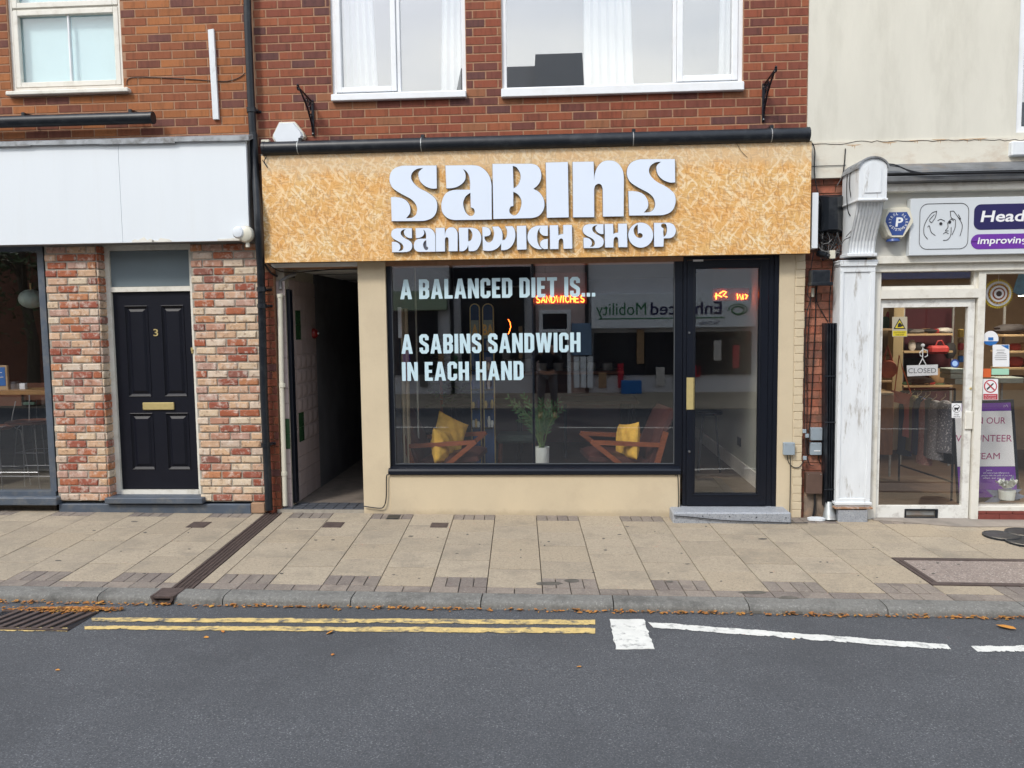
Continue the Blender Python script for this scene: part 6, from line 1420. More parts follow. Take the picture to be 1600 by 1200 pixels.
# arched mirrors with gold letters
for i, (xa, xb, s, lab) in enumerate(((735.5, 751.5, 'A', 'narrow arched panel with a gold letter A, left of the pair'), (755, 773, 'BA', 'narrow arched panel with gold letters BA, right of the pair'))):
    y = 1.35; A, B = W(xa, 600, y).x, W(xb, 600, y).x; zt_ = W(754, 474, y).z; zb_ = FZ+.02; r_ = (B-A)/2
    t = thing('arched_panel', lab, 'mirror', ((A+B)/2, y, zb_), 'arched panels inside the shop'); cx_ = (A+B)/2
    def archp(e): return [(A+e, zb_+e), (B-e, zb_+e), (B-e, zt_-r_)]+[(cx_+(r_-e)*math.cos(a), zt_-r_+(r_-e)*math.sin(a)) for a in [math.pi*k/10 for k in range(1, 10)]]+[(A+e, zt_-r_)]
    me = MB(); me.prism(archp(0), y, y+.03); build('gold_frame', me, m_brass, t)
    me = MB(); me.prism(archp(.012), y-.004, y-.0005); build('panel', me, mat('navy_panel', (.03, .09, .22), .25, .1), t)
    me = MB(); me.box(A+.016, B-.016, y-.007, y-.0045, zt_-.40, zt_-.19); build('grey_band', me, mat('grey_green_band', (.30, .40, .37), .4), t)
    g = btext(s, cx_-(.035 if s == 'A' else .062), cx_+(.035 if s == 'A' else .062), zt_-.36, .12, y-.009, bold=.03); build('lettering', g, mat('gold_letter', (.9, .6, .18), .35), t)
    for j in range(5):
        me = MB(); zz = zt_-.55-j*.22; me.cbox(A+.016, B-.016, y-.10, y-.008, zz, zz+.012, .002); build('shelf', me, m_blackpl, t)
        for c_ in range(3):
            if random.random() < .3: continue
            me = MB(); xx = A+.03+(B-A-.06)*c_/2; hh = random.uniform(.06, .13); me.lathe([(.014, zz+.013), (.02, zz+.013+hh*.6), (.010, zz+.013+hh)], (xx, y-.05, 0), 'z', 8); o = build('glassware', me, random.choice([m_pot, m_paleplastic, m_brass, m_blue]), t, smooth=True)
# vertical panel and pipe at left of the shop window
pboxthing_ = None
X0, X1, Z0, Z1 = prect(618, 482, 640, 726, .45)
cu_ = thing('window_curtain', 'pale beige pleated curtain hanging at the left end of the shop window', 'curtain', ((X0+X1)/2, .45, Z0))
me = MB(); n = 24; v = []
for k in range(n+1):
    t = k/n; x = X0+(X1-X0)*t; y = .45+.02*math.sin(t*22)
    for z in (FZ+.02, Z1): v.append((x, y, z))
me.add(v, [(2*i, 2*i+2, 2*i+3, 2*i+1) for i in range(n)]); build('pleats', me, mat('beige_curtain', (.45, .38, .26), .9, .05), cu_, smooth=True)
me = MB(); me.cbox(X0-.02, X0+.09, .38, .41, W(625, 528, .4).z, W(625, 480, .4).z, .004); build('white_panel', me, m_curtain, cu_)  # plain white upright piece in front of the curtain's upper left
me = MB(); p = W(652, 600, .7); me.tube([(p.x, .7, FZ), (p.x, .7, 2.5)], .010, 8); tag(build('thin_pole', me, m_int_pale, smooth=True), 'thin pale upright pole behind the left armchair', 'pole')
# second green plant at the back left
pb = thing('potted_plant', 'dark bushy plant deep in the left of the shop', 'plant', (W(690, 640, 2.2).x, 2.2, FZ))
lvs = MB(); bx, by = W(690, 640, 2.2).x, 2.2
for k in range(420):
    a = random.uniform(0, 6.28); r_ = random.uniform(.05, .38); z = random.uniform(.75, 1.6); c = Vector((bx+r_*math.cos(a), by+r_*math.sin(a), FZ+z)); ax = Vector((math.cos(a), math.sin(a), random.uniform(-.4, .6))).normalized(); l = random.uniform(.08, .16); wv = ax.cross(Vector((0, 0, 1))).normalized()*l*.22
    lvs.add([c, c+ax*l*.5+wv, c+ax*l, c+ax*l*.5-wv], [(0, 1, 2), (0, 2, 3)])
build('leaves', lvs, m_leafg, pb, kind='stuff')
me = MB(); me.lathe([(.13, FZ), (.17, FZ+.4), (.16, FZ+.4)], (bx, by, 0), 'z', 18); build('pot', me, m_blackpl, pb, smooth=True)
me = MB(); me.tube([(bx, by, FZ+.35), (bx, by, FZ+1.3)], .02, 6); build('trunk', me, m_wood, pb)
# neon signs
m_neon = mat('neon_tube', (1, .2, .05), .5, 0, emit=((1, .13, .015), 9))
NG = {'S': [[(.9,.85),(.6,1),(.2,.95),(.05,.75),(.25,.55),(.7,.45),(.95,.25),(.75,.03),(.35,0),(.05,.15)]], 'A': [[(0,0),(.5,1),(1,0)],[(.2,.35),(.8,.35)]], 'N': [[(0,0),(0,1),(1,0),(1,1)]], 'D': [[(0,0),(0,1),(.5,1),(.95,.7),(.95,.3),(.5,0),(0,0)]], 'W': [[(0,1),(.25,0),(.5,.8),(.75,0),(1,1)]], 'I': [[(.5,0),(.5,1)]], 'C': [[(.95,.85),(.6,1),(.2,.9),(0,.5),(.2,.1),(.6,0),(.95,.15)]], 'H': [[(0,0),(0,1)],[(1,0),(1,1)],[(0,.5),(1,.5)]], 'E': [[(.9,0),(0,0),(0,1),(.9,1)],[(0,.5),(.75,.5)]]}
def neon(s, px0, px1, y0, y1, Y, label, tip=None):
    A, B = W(px0, y1, Y), W(px1, y1, Y); z0_, z1_ = W((px0+px1)/2, y1, Y).z, W((px0+px1)/2, y0, Y).z
    t = thing('neon_sign', label, 'neon sign', ((A.x+B.x)/2, Y, z0_)); x = A.x; ws = [{'I': .35, 'W': 1.3}.get(c, 1) for c in s]; u = (B.x-A.x)/(sum(ws)+.35*(len(s)-1))
    for c, w in zip(s, ws):
        me = MB()
        for st in NG[c]: me.tube([(x+p[0]*w*u, Y, z0_+p[1]*(z1_-z0_)) for p in st], .0062, 6)
        build('tube_letter', me, m_neon, t); x += (w+.35)*u
    me = MB(); me.cbox(A.x-.03, B.x+.03, Y+.03, Y+.038, z0_-.02, z1_+.25, .003); build('backing', me, mat('clear_backing', (.12, .05, .05), .3), t)
    me = MB(); 
    for xx in (A.x+.1, B.x-.1): me.tube([(xx, Y+.034, z1_+.2), (xx, Y+.034, 2.6)], .003, 5)
    build('hanging_wire', me, m_cable, t); return t
neon('SANDWICHES', 838, 913, 462, 472.5, 1.0, 'orange-red neon sign reading SANDWICHES hanging behind the shop window')
neon('WIC', 1120, 1133, 455, 466, 1.1, 'fragment of orange neon glowing behind the left of the glass door') if False else None
nb_ = thing('neon_sign', 'curly orange neon fragment glowing behind the glass door', 'neon sign', W(1140, 466, .9))
me = MB()
for pl_ in ([(1117, 463), (1122, 461), (1128, 464)], [(1119, 458), (1119, 468)], [(1124, 459), (1130, 455), (1135, 456), (1130, 462), (1136, 464)], [(1152, 459), (1152, 468), (1156, 460), (1158, 468), (1161, 460), (1161, 468)], [(1164, 460), (1168, 462), (1165, 467)]): me.tube([W(x, y, .9) for x, y in pl_], .006, 6)
build('tube', me, m_neon, nb_); me = MB(); me.cbox(W(1113, 460, .93).x, W(1171, 460, .93).x, .93, .938, W(1140, 470, .93).z, W(1140, 450, .93).z, .002); build('backing', me, mat('clear_backing', (.12, .05, .05), .3), nb_)
me = MB(); me.cbox(W(1101, 680, 2.2).x, W(1118, 680, 2.2).x, 2.2, 2.5, FZ, FZ+.8, .02); 
bs = thing('bar_stool', 'dark stool seen dimly through the glass door', 'stool', (W(1108, 700, 1.6).x, 1.6, FZ))
sxx = W(1108, 700, 1.6).x; zz = W(1108, 642, 1.6).z
me = MB(); me.lathe([(.14, zz-.04), (.16, zz-.02), (.15, zz)], (sxx, 1.6, 0), 'z', 18); build('seat', me, m_blackpl, bs, smooth=True)
for a in (.6, 2.2, 3.8, 5.3): me = MB(); me.tube([(sxx+.1*math.cos(a), 1.6+.1*math.sin(a), zz-.04), (sxx+.18*math.cos(a), 1.6+.18*math.sin(a), FZ)], .012, 6); build('leg', me, m_blackpl, bs)

# ================================================================== CAFE AT LEFT
p = W(49, 467, .7); gl_ = thing('pendant_lamp', 'pale oval glass globe lamp hanging in the cafe window', 'pendant lamp', p)
r_ = (W(66.5, 467, .7).x-W(32, 467, .7).x)/2; me = MB(); me.lathe([(r_*math.sin(a)+.0005, p.z-r_*.83*math.cos(a)) for a in [math.pi*k/14 for k in range(15)]], (p.x, .7, 0), 'z', 28); build('globe', me, m_globe, gl_, smooth=True)
me = MB(); me.tube([(p.x, .7, p.z+r_*.8), (p.x, .7, p.z+r_*.8+.07)], .008, 8); build('brass_fitting', me, m_brass, gl_)
me = MB(); me.tube([(p.x, .7, p.z+r_*.8+.07), (p.x, .7, 2.95)], .004, 6); build('flex', me, m_cable, gl_)
ctp = W(50, 612, .25)
ct_ = thing('window_counter', 'thin wooden counter across the cafe window', 'counter', (-5.6, .4, 0))
me = MB(); me.cbox(-8.3, cafX-.05, .22, .62, W(50, 617, .22).z, W(50, 610, .22).z, .004); build('counter_top', me, mat('oak_counter', (.30, .17, .07), .4, .2, 5, stretch=(1, 6, 6)), ct_)
me = MB(); me.tube([(cafX-.12, .5, .04), (cafX-.12, .5, ctp.z-.04)], .02, 8); build('counter_leg', me, m_blackpl, ct_)
def barstool(px, py, y, label, w=.19):
    p = W(px, py, y); x = p.x; t = thing('bar_stool', label, 'bar stool', (x, y, .04), 'bar stools in the cafe window')
    me = MB(); me.lathe([(.02, p.z-.03), (w*.8, p.z-.022), (w, p.z+.004), (w*.96, p.z+.012), (.02, p.z-.004)], (x, y, 0), 'z', 26); build('seat', me, mat('tan_leather_seat', (.22, .085, .05), .4, .1), t, smooth=True)
    for sx in (-1, 1):
        for sy in (-1, 1): me = MB(); me.tube([(x+sx*w*.72, y+sy*w*.6, p.z-.02), (x+sx*w*.88, y+sy*w*.8, p.z-.06), (x+sx*w*1.1, y+sy*w*1.0, .05)], .007, 6); build('leg', me, m_chrome, t, smooth=True)
    me = MB(); zr_ = p.z*.36; k = 1.0
    for (a, b) in (((-1, -1), (1, -1)), ((1, -1), (1, 1)), ((1, 1), (-1, 1)), ((-1, 1), (-1, -1))): me.tube([(x+a[0]*w*k, y+a[1]*w*.92, zr_), (x+b[0]*w*k, y+b[1]*w*.92, zr_)], .006, 6)
    build('footrest', me, m_chrome, t)
    me = MB(); me.tube([(x-.1, y+w*.7, p.z), (x-.13, y+w*1.0, p.z+.28)], .006, 6); me.tube([(x+.1, y+w*.7, p.z), (x+.13, y+w*1.0, p.z+.28)], .006, 6); build('back_rod', me, m_chrome, t)
    me = MB(); n = 10; pts = [(x+.2*math.cos(math.pi*k/n), y+w*1.0+.06*math.sin(math.pi*k/n)) for k in range(n+1)]
    v = [(a[0], a[1], p.z+zz_) for zz_ in (.22, .42) for a in pts]; me.add(v, [(i, i+1, n+2+i, n+1+i) for i in range(n)]); build('backrest', me, mat('tan_leather_seat', (.22, .085, .05), .4, .1), t, smooth=True)
barstool(44, 659, .85, 'tan leather bar stool with steel legs nearest the brick pillar', .23)
barstool(-12, 668, .95, 'tan leather bar stool cut by the left edge of the photo', .23)
barstool(58, 660, 2.6, 'dim bar stool further back in the cafe', .2)
bd = thing('counter_sign', 'small blue sign in a wooden frame on the cafe counter', 'sign', W(0, 610, .35))
me = MB(); me.pbox(-30, 571, 11.5, 611, .35, .38, .004); build('frame', me, m_shelf, bd)
me = MB(); me.pbox(-26, 574, 8, 603, .346, .3495, 0); build('face', me, m_blueprint, bd)
me = MB()
for (a, b, c) in ((-20, 583, 3), (-18, 590, 3)):
    me.tube([W(a+i*3.3, b+math.sin(i*1.7)*1.2, .344) for i in range(8)], .0035, 4)
build('handwriting', me, m_print, bd)
st_ = thing('steel_canister', 'squat steel canister on the cafe counter beside the blue sign', 'canister', W(24, 610, .45))
p = W(23, 609, .45); me = MB(); me.lathe([(.07, p.z), (.07, p.z+.07), (.06, p.z+.075)], (p.x, .45, 0), 'z', 18); build('body', me, m_chrome, st_, smooth=True)
me = MB(); me.lathe([(.062, p.z+.076), (.05, p.z+.09), (.01, p.z+.092)], (p.x, .45, 0), 'z', 18); build('lid', me, m_chrome, st_, smooth=True)
me = MB(); me.pbox(30, 599, 39, 608.5, .40, .44, .003); tag(build('napkin_box', me, m_paleplastic), 'small pale box on the cafe counter', 'box')
for (a, b) in ((20, 32), (36, 53)):
    me = MB(); me.pbox(a, 629, b, 632.5, 2.4, 2.42, 0); 
cbk = thing('wall_shelf', 'pale green shelf strip lower down at the back of the cafe', 'shelf', W(37, 632, 2.4))
for (a, b) in ((20, 32), (36, 53)):
    me = MB(); me.pbox(a, 628.5, b, 632.5, 2.4, 2.44, .002); build('strip', me, m_mintprint, cbk)

# ================================================================== CHARITY SHOP INSIDE
CX0, CX1 = pr_x-.25, RX1; CZ = zb_f+.0
me = MB(); me.box(CX0, CX1, .09, 5, CZ-.1, CZ); build('charity_floor', me, m_floorw, BR)
me = MB(); me.box(CX0, CX1, 4.2, 4.3, CZ, 2.75); me.box(CX0-.1, CX0, .3, 4.3, CZ, 2.75); me.box(CX1, CX1+.1, 0, 4.3, CZ, 2.75); build('charity_walls', me, mat('buff_wall', (.36, .27, .17), .85, .1), BR)
me = MB(); me.box(CX0, CX1, .0, 4.3, 2.75, 2.85); build('charity_ceiling', me, m_int_pale, BR)
me = MB(); me.box(CX0, pr_x-.001, .06, .3, CZ-.1, 2.75); build('charity_return_wall', me, m_int_dark, BR)
me = MB(); me.pbox(1411, 482, 1490, 640, 3.1, 3.2, 0); build('maroon_partition', me, m_red_wall, BR)
me = MB(); me.pbox(1394, 478, 1410, 703, 1.9, 2.05, .004); build('cream_column', me, mat('cream_column', (.46, .36, .20), .8), BR)
# shop lamp (a lit spot shows at the right edge)
lp = thing('ceiling_spot', 'lit round ceiling spot inside the charity shop at the right edge', 'spotlight', W(1598, 463, 1.6))
p = W(1597, 462, 1.6); me = MB(); me.lathe([(.04, 0), (.05, .03), (.05, .09)], (p.x, 1.6, p.z), 'z', 16); build('housing', me, m_paleplastic, lp, smooth=True)
me = MB(); me.lathe([(.036, -.004), (.036, -.001)], (p.x, 1.6, p.z), 'z', 16); build('lens', me, mat('lit_lens', (1, .9, .7), .5, 0, emit=((1, .85, .6), 12)), lp)
l = bpy.data.lights.new('shop_lamp', 'AREA'); l.energy = 42; l.size = .5; l.color = (1, .87, .68); lo_ = bpy.data.objects.new('shop_lamp', l); COL.objects.link(lo_); lo_.location = (p.x-.3, 1.5, 2.6)
def shelfunit(label, x0, x1, ys_, Y, parent_label=None):
    t = thing('shelving', label, 'shelves', W((x0+x1)/2, ys_[-1], Y))
    for y in ys_:
        me = MB(); A = W(x0, y, Y); B = W(x1, y, Y); me.cbox(A.x, B.x, Y, Y+.3, (A.z+B.z)/2-.02, (A.z+B.z)/2+.006, .003); build('shelf', me, m_shelf, t)
    for x in (x0, x1):
        me = MB(); A = W(x, ys_[0], Y+.3); me.box(A.x-.012, A.x+.012, Y+.301, Y+.32, CZ, A.z+.35); build('upright', me, m_galv, t)
    return t
shelfunit('pine shelves on the maroon partition behind the glass door', 1412, 1489, (522, 549, 603), 2.6)
shelfunit('short shelves at the left inside the charity shop door', 1376, 1396, (514, 566, 595, 612), 1.9)
shelfunit('pine shelves in the right window of the charity shop', 1569, 1660, (523, 549, 575), 2.0)
def lump(name, label, cat, px, py, w, h, Y, mtl, group, seed):
    rr = random.Random(seed); p = W(px, py, Y); me = MB(); n = 12; v = []
    for i in range(7):
        t = i/6
        for k in range(n):
            a = 2*math.pi*k/n; rr_ = (1-abs(2*t-1)**2.6*.55)*(1+rr.uniform(-.12, .12)); v.append((p.x+w/2*rr_*math.cos(a), Y+w*.3*rr_*math.sin(a), p.z+h*t))
    me.add(v, [(i*n+k, i*n+(k+1) % n, (i+1)*n+(k+1) % n, (i+1)*n+k) for i in range(6) for k in range(n)]+[tuple(range(n)), tuple(range(6*n, 7*n))])
    return tag(build(name, me, mtl, smooth=True), label, cat, group)
cols_ = {'dark': mat('dark_fabric', (.03, .028, .03), .8, .3, 20), 'grey': mat('grey_fabric', (.14, .13, .12), .8, .3, 20), 'tan': mat('tan_item', (.30, .19, .10), .7, .3, 15), 'red': mat('red_item', (.35, .03, .03), .6, .2, 15), 'white': mat('white_item', (.55, .53, .5), .6, .2, 15), 'green': mat('green_item', (.05, .14, .07), .6, .2, 15)}
goods = [(1425, 521, .22, .05, 'grey', 'folded grey item on the top pine shelf, left'), (1450, 521, .26, .06, 'dark', 'dark folded garment on the top pine shelf'), (1475, 521, .2, .05, 'grey', 'grey folded item on the top pine shelf, right'),
  (1425, 548, .09, .14, 'white', 'small pale ornament on the middle pine shelf'), (1436, 548, .12, .11, 'dark', 'dark ornament on the middle pine shelf'), (1484, 560, .16, .2, 'dark', 'dark bag beside the red handbag'),
  (1465, 602, .2, .22, 'tan', 'brown basket on the lower pine shelf'), (1440, 602, .3, .1, 'dark', 'dark pile on the lower pine shelf, left'),
  (1384, 513, .14, .14, 'green', 'green item high on the left shelves'), (1388, 513, .08, .2, 'red', 'red item high on the left shelves'), (1385, 595, .15, .03, 'tan', 'flat tan item on the left shelves'),
  (1580, 522, .4, .12, 'dark', 'dark heap on the top shelf of the right window'), (1596, 522, .2, .06, 'tan', 'tan item on the top shelf of the right window'), (1585, 548, .16, .09, 'red', 'red shoes on the middle window shelf'), (1598, 548, .13, .1, 'tan', 'tan item on the middle window shelf'), (1586, 574, .2, .13, 'red', 'red bag on the lower window shelf'), (1602, 574, .14, .1, 'dark', 'dark item on the lower window shelf')]
for i, (px, py, w, h, c_, lab) in enumerate(goods):
    Y = 2.75 if px < 1495 and px > 1410 else (2.05 if px < 1410 else 2.15); lump('shelf_item', lab, 'shop goods', px, py, w, h, Y, cols_[c_], 'goods on the charity shop shelves', i)
# red handbag
hb = thing('handbag', 'red handbag with a short handle on the pine shelf', 'handbag', W(1469, 553, 2.3))
me = MB(); me.pbox(1453, 540, 1485, 553.5, 2.3, 2.42, .03); build('body', me, cols_['red'], hb)
me = MB(); me.tube([W(1462, 540, 2.36), W(1465, 533, 2.36), W(1471, 532, 2.36), W(1476, 540, 2.36)], .008, 6); build('handle', me, cols_['red'], hb)
# hanging orange bag and shoulder bag
m_or = mat('rust_orange_leather', (.34, .07, .025), .5, .2, 10)
ob_ = thing('round_bag', 'rust-orange round bag with a long handle hanging inside the door, left', 'bag', W(1386, 590, 1.2))
p = W(1386.5, 577, 1.2); me = MB(); me.lathe([(.02, -.05), (.09, -.045), (.105, 0), (.09, .045), (.02, .05)], (p.x, 1.2, p.z), 'y', 22); build('body', me, m_or, ob_, smooth=True)
me = MB(); me.tube([W(1380, 566, 1.2), W(1385, 548, 1.2), W(1387, 540, 1.2), W(1389, 548, 1.2), W(1395, 566, 1.2)], .010, 6); build('handle', me, m_or, ob_)
sbg = thing('shoulder_bag', 'tan-orange shoulder bag with a long strap hanging on the cream column', 'bag', W(1408, 630, 1.4))
p0, p1, p2, p3 = W(1396, 610, 1.4), W(1424, 617, 1.4), W(1413, 632, 1.4), W(1392, 627, 1.4)
me = MB(); me.prism([(p.x, p.z) for p in (p0, p1, p2, p3)], 1.38, 1.45); build('body', me, m_or, sbg)
me = MB(); me.tube([W(1398, 611, 1.39), W(1405, 555, 1.37), W(1410, 575, 1.38), W(1424, 616, 1.39)], .006, 6); build('strap', me, m_or, sbg)
me = MB(); me.prism([(p0.x, p0.z), (p1.x, p1.z), ((p2.x+p1.x)/2-.03, (p1.z+p2.z)/2), ((p0.x+p3.x)/2+.05, (p0.z+p3.z)/2-.02)], 1.372, 1.379); build('flap', me, m_or, sbg)
cabi = thing('wooden_cabinet', 'orange-brown wooden cabinet inside the charity shop door, at left', 'cabinet', W(1385, 711, 1.3))
me = MB(); me.pbox(1372, 617, 1396, 711, 1.3, 1.8, .006); build('carcass', me, mat('orange_pine', (.26, .11, .035), .5, .2, 5, stretch=(6, 6, 1)), cabi)
me = MB(); me.pbox(1371, 613.5, 1397, 617, 1.28, 1.82, .004); build('top', me, m_shelf, cabi)
# clothes rail
rl = thing('clothes_rail', 'black clothes rail carrying the row of garments', 'clothes rail', W(1450, 740, 1.3))
ra, rb = W(1408, 612, 1.9), W(1492, 608, .9)
me = MB(); me.tube([ra, rb], .012, 8); build('rail', me, m_blackpl, rl)
for q in (ra, rb): me = MB(); me.tube([q, Vector((q.x, q.y, CZ))], .012, 8); build('post', me, m_blackpl, rl)
me = MB(); me.tube([Vector((ra.x, ra.y, CZ+.2)), Vector((rb.x, rb.y, CZ+.2))], .010, 8); build('lower_bar', me, m_blackpl, rl)
gcol = [('navy', (.03, .045, .09)), ('pink striped', (.45, .18, .15)), ('olive', (.16, .15, .07)), ('purple', (.05, .03, .09)), ('dark blue', (.03, .05, .11)), ('floral pink', (.34, .18, .16)), ('black', (.015, .015, .018)), ('grey', (.10, .11, .12)), ('mottled grey', (.22, .22, .24)), ('mottled dark grey', (.13, .13, .15))]
def garment(i, px0, px1, y0, y1, Y, name, col, pat=None, lab=None):
    g = mat('cloth_'+name.replace(' ', '_'), col, .9, .35 if pat else .1, 60 if pat else 6, speck=((.62, .60, .6), .9, 55) if pat == 'mottle' else None, dirt=((.5, .42, .36), .6, 25) if pat == 'floral' else None)
    px0, px1 = px0-2.5, px1+2.5; A, B = W(px0, y0, Y), W(px1, y0, Y); zb_ = W((px0+px1)/2, y1, Y).z; n = 10; me = MB(); v = []
    rows = [(0, .30), (.05, .75), (.16, .95), (.5, .9), (1., 1.05)]
    for (t, w) in rows:
        z = A.z+(zb_-A.z)*t
        for k in range(n):
            a = 2*math.pi*k/n; cx_ = (A.x+B.x)/2; v.append((cx_+(B.x-A.x)/2*w*math.cos(a)*(1+.06*math.sin(3*a+i)), Y+.14*w*math.sin(a), z))
    me.add(v, [(r_*n+k, r_*n+(k+1) % n, (r_+1)*n+(k+1) % n, (r_+1)*n+k) for r_ in range(4) for k in range(n)]+[tuple(range(n)), tuple(range(4*n, 5*n))])
    t = thing('garment', lab, 'garment', ((A.x+B.x)/2, Y, zb_), 'garments on the clothes rail'); build('cloth', me, g, t, smooth=True)
    cx_ = (A.x+B.x)/2; me = MB(); me.tube([(cx_-.05, Y, A.z+.0), (cx_, Y, A.z+.045), (cx_, Y, A.z+.075)], .005, 5); build('hanger', me, m_shelf, t)
G_ = [(1409, 1421, 622, 710, 1.85, 0, None, 'navy garment at the left end of the rail'), (1416, 1427, 620, 682, 1.75, 1, None, 'pink striped top second from the left on the rail'), (1423, 1434, 618, 704, 1.66, 2, None, 'olive garment third from the left on the rail'), (1429, 1438, 624, 708, 1.57, 3, None, 'purple garment between the olive and blue ones'), (1434, 1445, 620, 710, 1.47, 4, None, 'dark blue garment near the middle of the rail'), (1440, 1453, 624, 724, 1.38, 5, 'floral', 'floral pink garment near the middle of the rail'), (1449, 1457, 622, 712, 1.28, 7, None, 'plain grey garment right of the floral one'), (1455, 1471, 626, 716, 1.18, 8, 'mottle', 'mottled grey garment with a bold speckle'), (1467, 1487, 626, 705, 1.06, 9, 'mottle', 'darker speckled garment at the right of the rail'), (1476, 1492, 640, 722, 1.2, 6, None, 'black garment hanging lowest at the right end of the rail')]
for i, (a, b, c, d, Y, ci, pat, lab) in enumerate(G_): garment(i, a, b, c, d, Y, gcol[ci][0], gcol[ci][1], pat, lab)
# volunteer poster board
pb_ = thing('poster_board', 'purple and white volunteer poster board leaning inside the charity shop', 'poster board', W(1540, 785, .5))
Yp = .5
c4_ = [W(1489, 627, Yp), W(1584, 624, Yp), W(1594, 782, Yp), W(1490+6, 786, Yp)]
c4_[3] = W(1497, 786, Yp)
me = MB(); me.prism([(p.x, p.z) for p in (c4_[0], c4_[1], c4_[2], c4_[3])], Yp, Yp+.03); build('frame', me, m_blackpl, pb_)
def pp_(pts, Y, mtl, name, lab=None, par=None):
    me = MB(); me.prism([(W(x, y, Y).x, W(x, y, Y).z) for x, y in pts], Y, Y+.0012); return build(name, me, mtl, par or pb_)
pp_([(1491.5, 631), (1579, 629), (1580, 641.5), (1492, 643)], Yp-.002, m_purple, 'header'); pp_([(1492, 643.3), (1580, 641.8), (1586, 728.5), (1496, 729)], Yp-.002, m_print, 'poster'); pp_([(1496, 729.4), (1586, 728.9), (1590, 776), (1499, 778)], Yp-.002, m_purple, 'footer')
def pt_(s, x0, x1, yb_, yt_, Y, mtl, par, bold=0., name='lettering', shear=0.): 
    A, B = W(x0, yb_, Y), W(x1, yb_, Y); g = btext(s, A.x, B.x, (A.z+B.z)/2, W(x0, yt_, Y).z-A.z, Y, shear=shear, bold=bold); return build(name, g, mtl, par)
pt_('JOIN OUR', 1506, 1571, 662, 652, Yp-.004, m_pinkprint, pb_); pt_('VOLUNTEER', 1493, 1581, 690, 679.5, Yp-.004, m_pinkprint, pb_); pt_('TEAM', 1523, 1562, 717.5, 707.5, Yp-.004, m_pinkprint, pb_)
pt_('Join us', 1541, 1550, 736, 733.5, Yp-.004, m_print, pb_, 0); pt_('and make a huge difference to', 1536, 1577, 740, 737.5, Yp-.004, m_print, pb_, 0); pt_('people with the skills of you and', 1534, 1581, 744, 741.5, Yp-.004, m_print, pb_, 0); pt_('others  and  you can', 1536, 1571, 748, 745.5, Yp-.004, m_print, pb_, 0)
me = MB(); p = W(1572, 635, Yp-.004); me.tube([(p.x-.02, Yp-.003, p.z-.01), (p.x-.02, Yp-.003, p.z+.012), (p.x-.006, Yp-.003, p.z), (p.x+.006, Yp-.003, p.z+.016), (p.x+.02, Yp-.003, p.z-.008)], .002, 4); build('small_emblem', me, m_print, pb_)
# white pot with fabric flower
fp = thing('flower_pot', 'white pot with a crumpled white fabric flower in the charity window', 'ornament', W(1573, 781, .2))
p = W(1573, 780, .2); pt2 = W(1573, 766, .2); me = MB(); me.lathe([(.066, p.z), (.074, pt2.z), (.068, pt2.z)], (p.x, .2, 0), 'z', 22); build('pot', me, m_pot, fp, smooth=True)
for k in range(14):
    me = MB(); a = k*.9; c = Vector((p.x-.01+.075*math.cos(a)*(k/14), .19+.03*math.sin(a), pt2.z+.025+.06*random.random())); n = 9; rr_ = random.uniform(.035, .06)
    v = [c+Vector((0, 0, -.01))]+[c+Vector((rr_*math.cos(2*math.pi*j/n), rr_*.7*math.sin(2*math.pi*j/n)-.01, .018+.014*math.sin(j*2.3+k)*1.6)) for j in range(n)]
    me.add(v, [(0, 1+j, 1+(j+1) % n) for j in range(n)]); build('petal', me, m_pot, fp, smooth=True)
fe = thing('feather_spray', 'grey-blue feathery spray behind the white pot', 'ornament', W(1560, 785, .28)); m_fe = mat('grey_blue_feather', (.17, .21, .30), .9, .2, 20)
for (x0_, y0_, x1_, y1_) in ((1567, 778, 1537, 786), (1567, 776, 1541, 765), (1575, 770, 1584, 742), (1578, 772, 1597, 764), (1577, 775, 1604, 776)):
    a, b = W(x0_, y0_, .3), W(x1_, y1_, .3); d_ = b-a; nn = Vector((-d_.z, 0, d_.x))*.22; me = MB(); v = [a, a+d_*.4+nn, b, a+d_*.4-nn]; me.add([(q.x, .3, q.z) for q in v]+[(q.x, .304, q.z) for q in v], [(0,1,2,3), (4,7,6,5), (0,4,5,1), (1,5,6,2), (2,6,7,3), (3,7,4,0)]); build('plume', me, m_fe, fe)
# mandala decoration
md = thing('round_decoration', 'round white, brown and yellow ringed decoration hanging in the charity window', 'decoration', W(1560, 481, .12))
p = W(1560, 459, .12); rr0 = (W(1580, 459, .12).x-W(1540, 459, .12).x)/2
for i, (f_, mt) in enumerate(((1., m_paleplastic), (.82, m_orangeprint if False else m_wood), (.66, m_paleplastic), (.5, m_wood), (.38, m_paleplastic), (.22, m_blackprint))):
    me = MB(); me.lathe([(rr0*f_, -i*.002-.002), (rr0*f_, -i*.002)], (p.x, .12, p.z), 'y', 36); me.v = [(x, 2*.12-y, z) for x, y, z in me.v]; build('ring', me, mt, md)
for k in range(40):
    a = 2*math.pi*k/40
    for (rf, ln) in ((1.0, .22), (.74, .08)):
        if k % 2 and rf < 1: continue
        me = MB(); c, s_ = math.cos(a), math.sin(a); w = .013; yk = .128 if rf == 1 else .103
        r0_, r1_ = rr0*rf, rr0*(rf+ln); me.add([(p.x+r0_*c-w*s_, yk, p.z+r0_*s_+w*c), (p.x+r1_*c, yk, p.z+r1_*s_), (p.x+r0_*c+w*s_, yk, p.z+r0_*s_-w*c), (p.x+r0_*c-w*s_, yk+.004, p.z+r0_*s_+w*c), (p.x+r1_*c, yk+.004, p.z+r1_*s_), (p.x+r0_*c+w*s_, yk+.004, p.z+r0_*s_-w*c)], [(0,1,2), (5,4,3), (0,3,4,1), (1,4,5,2), (2,5,3,0)])
        build('yellow_bead', me, m_yellowprint, md)
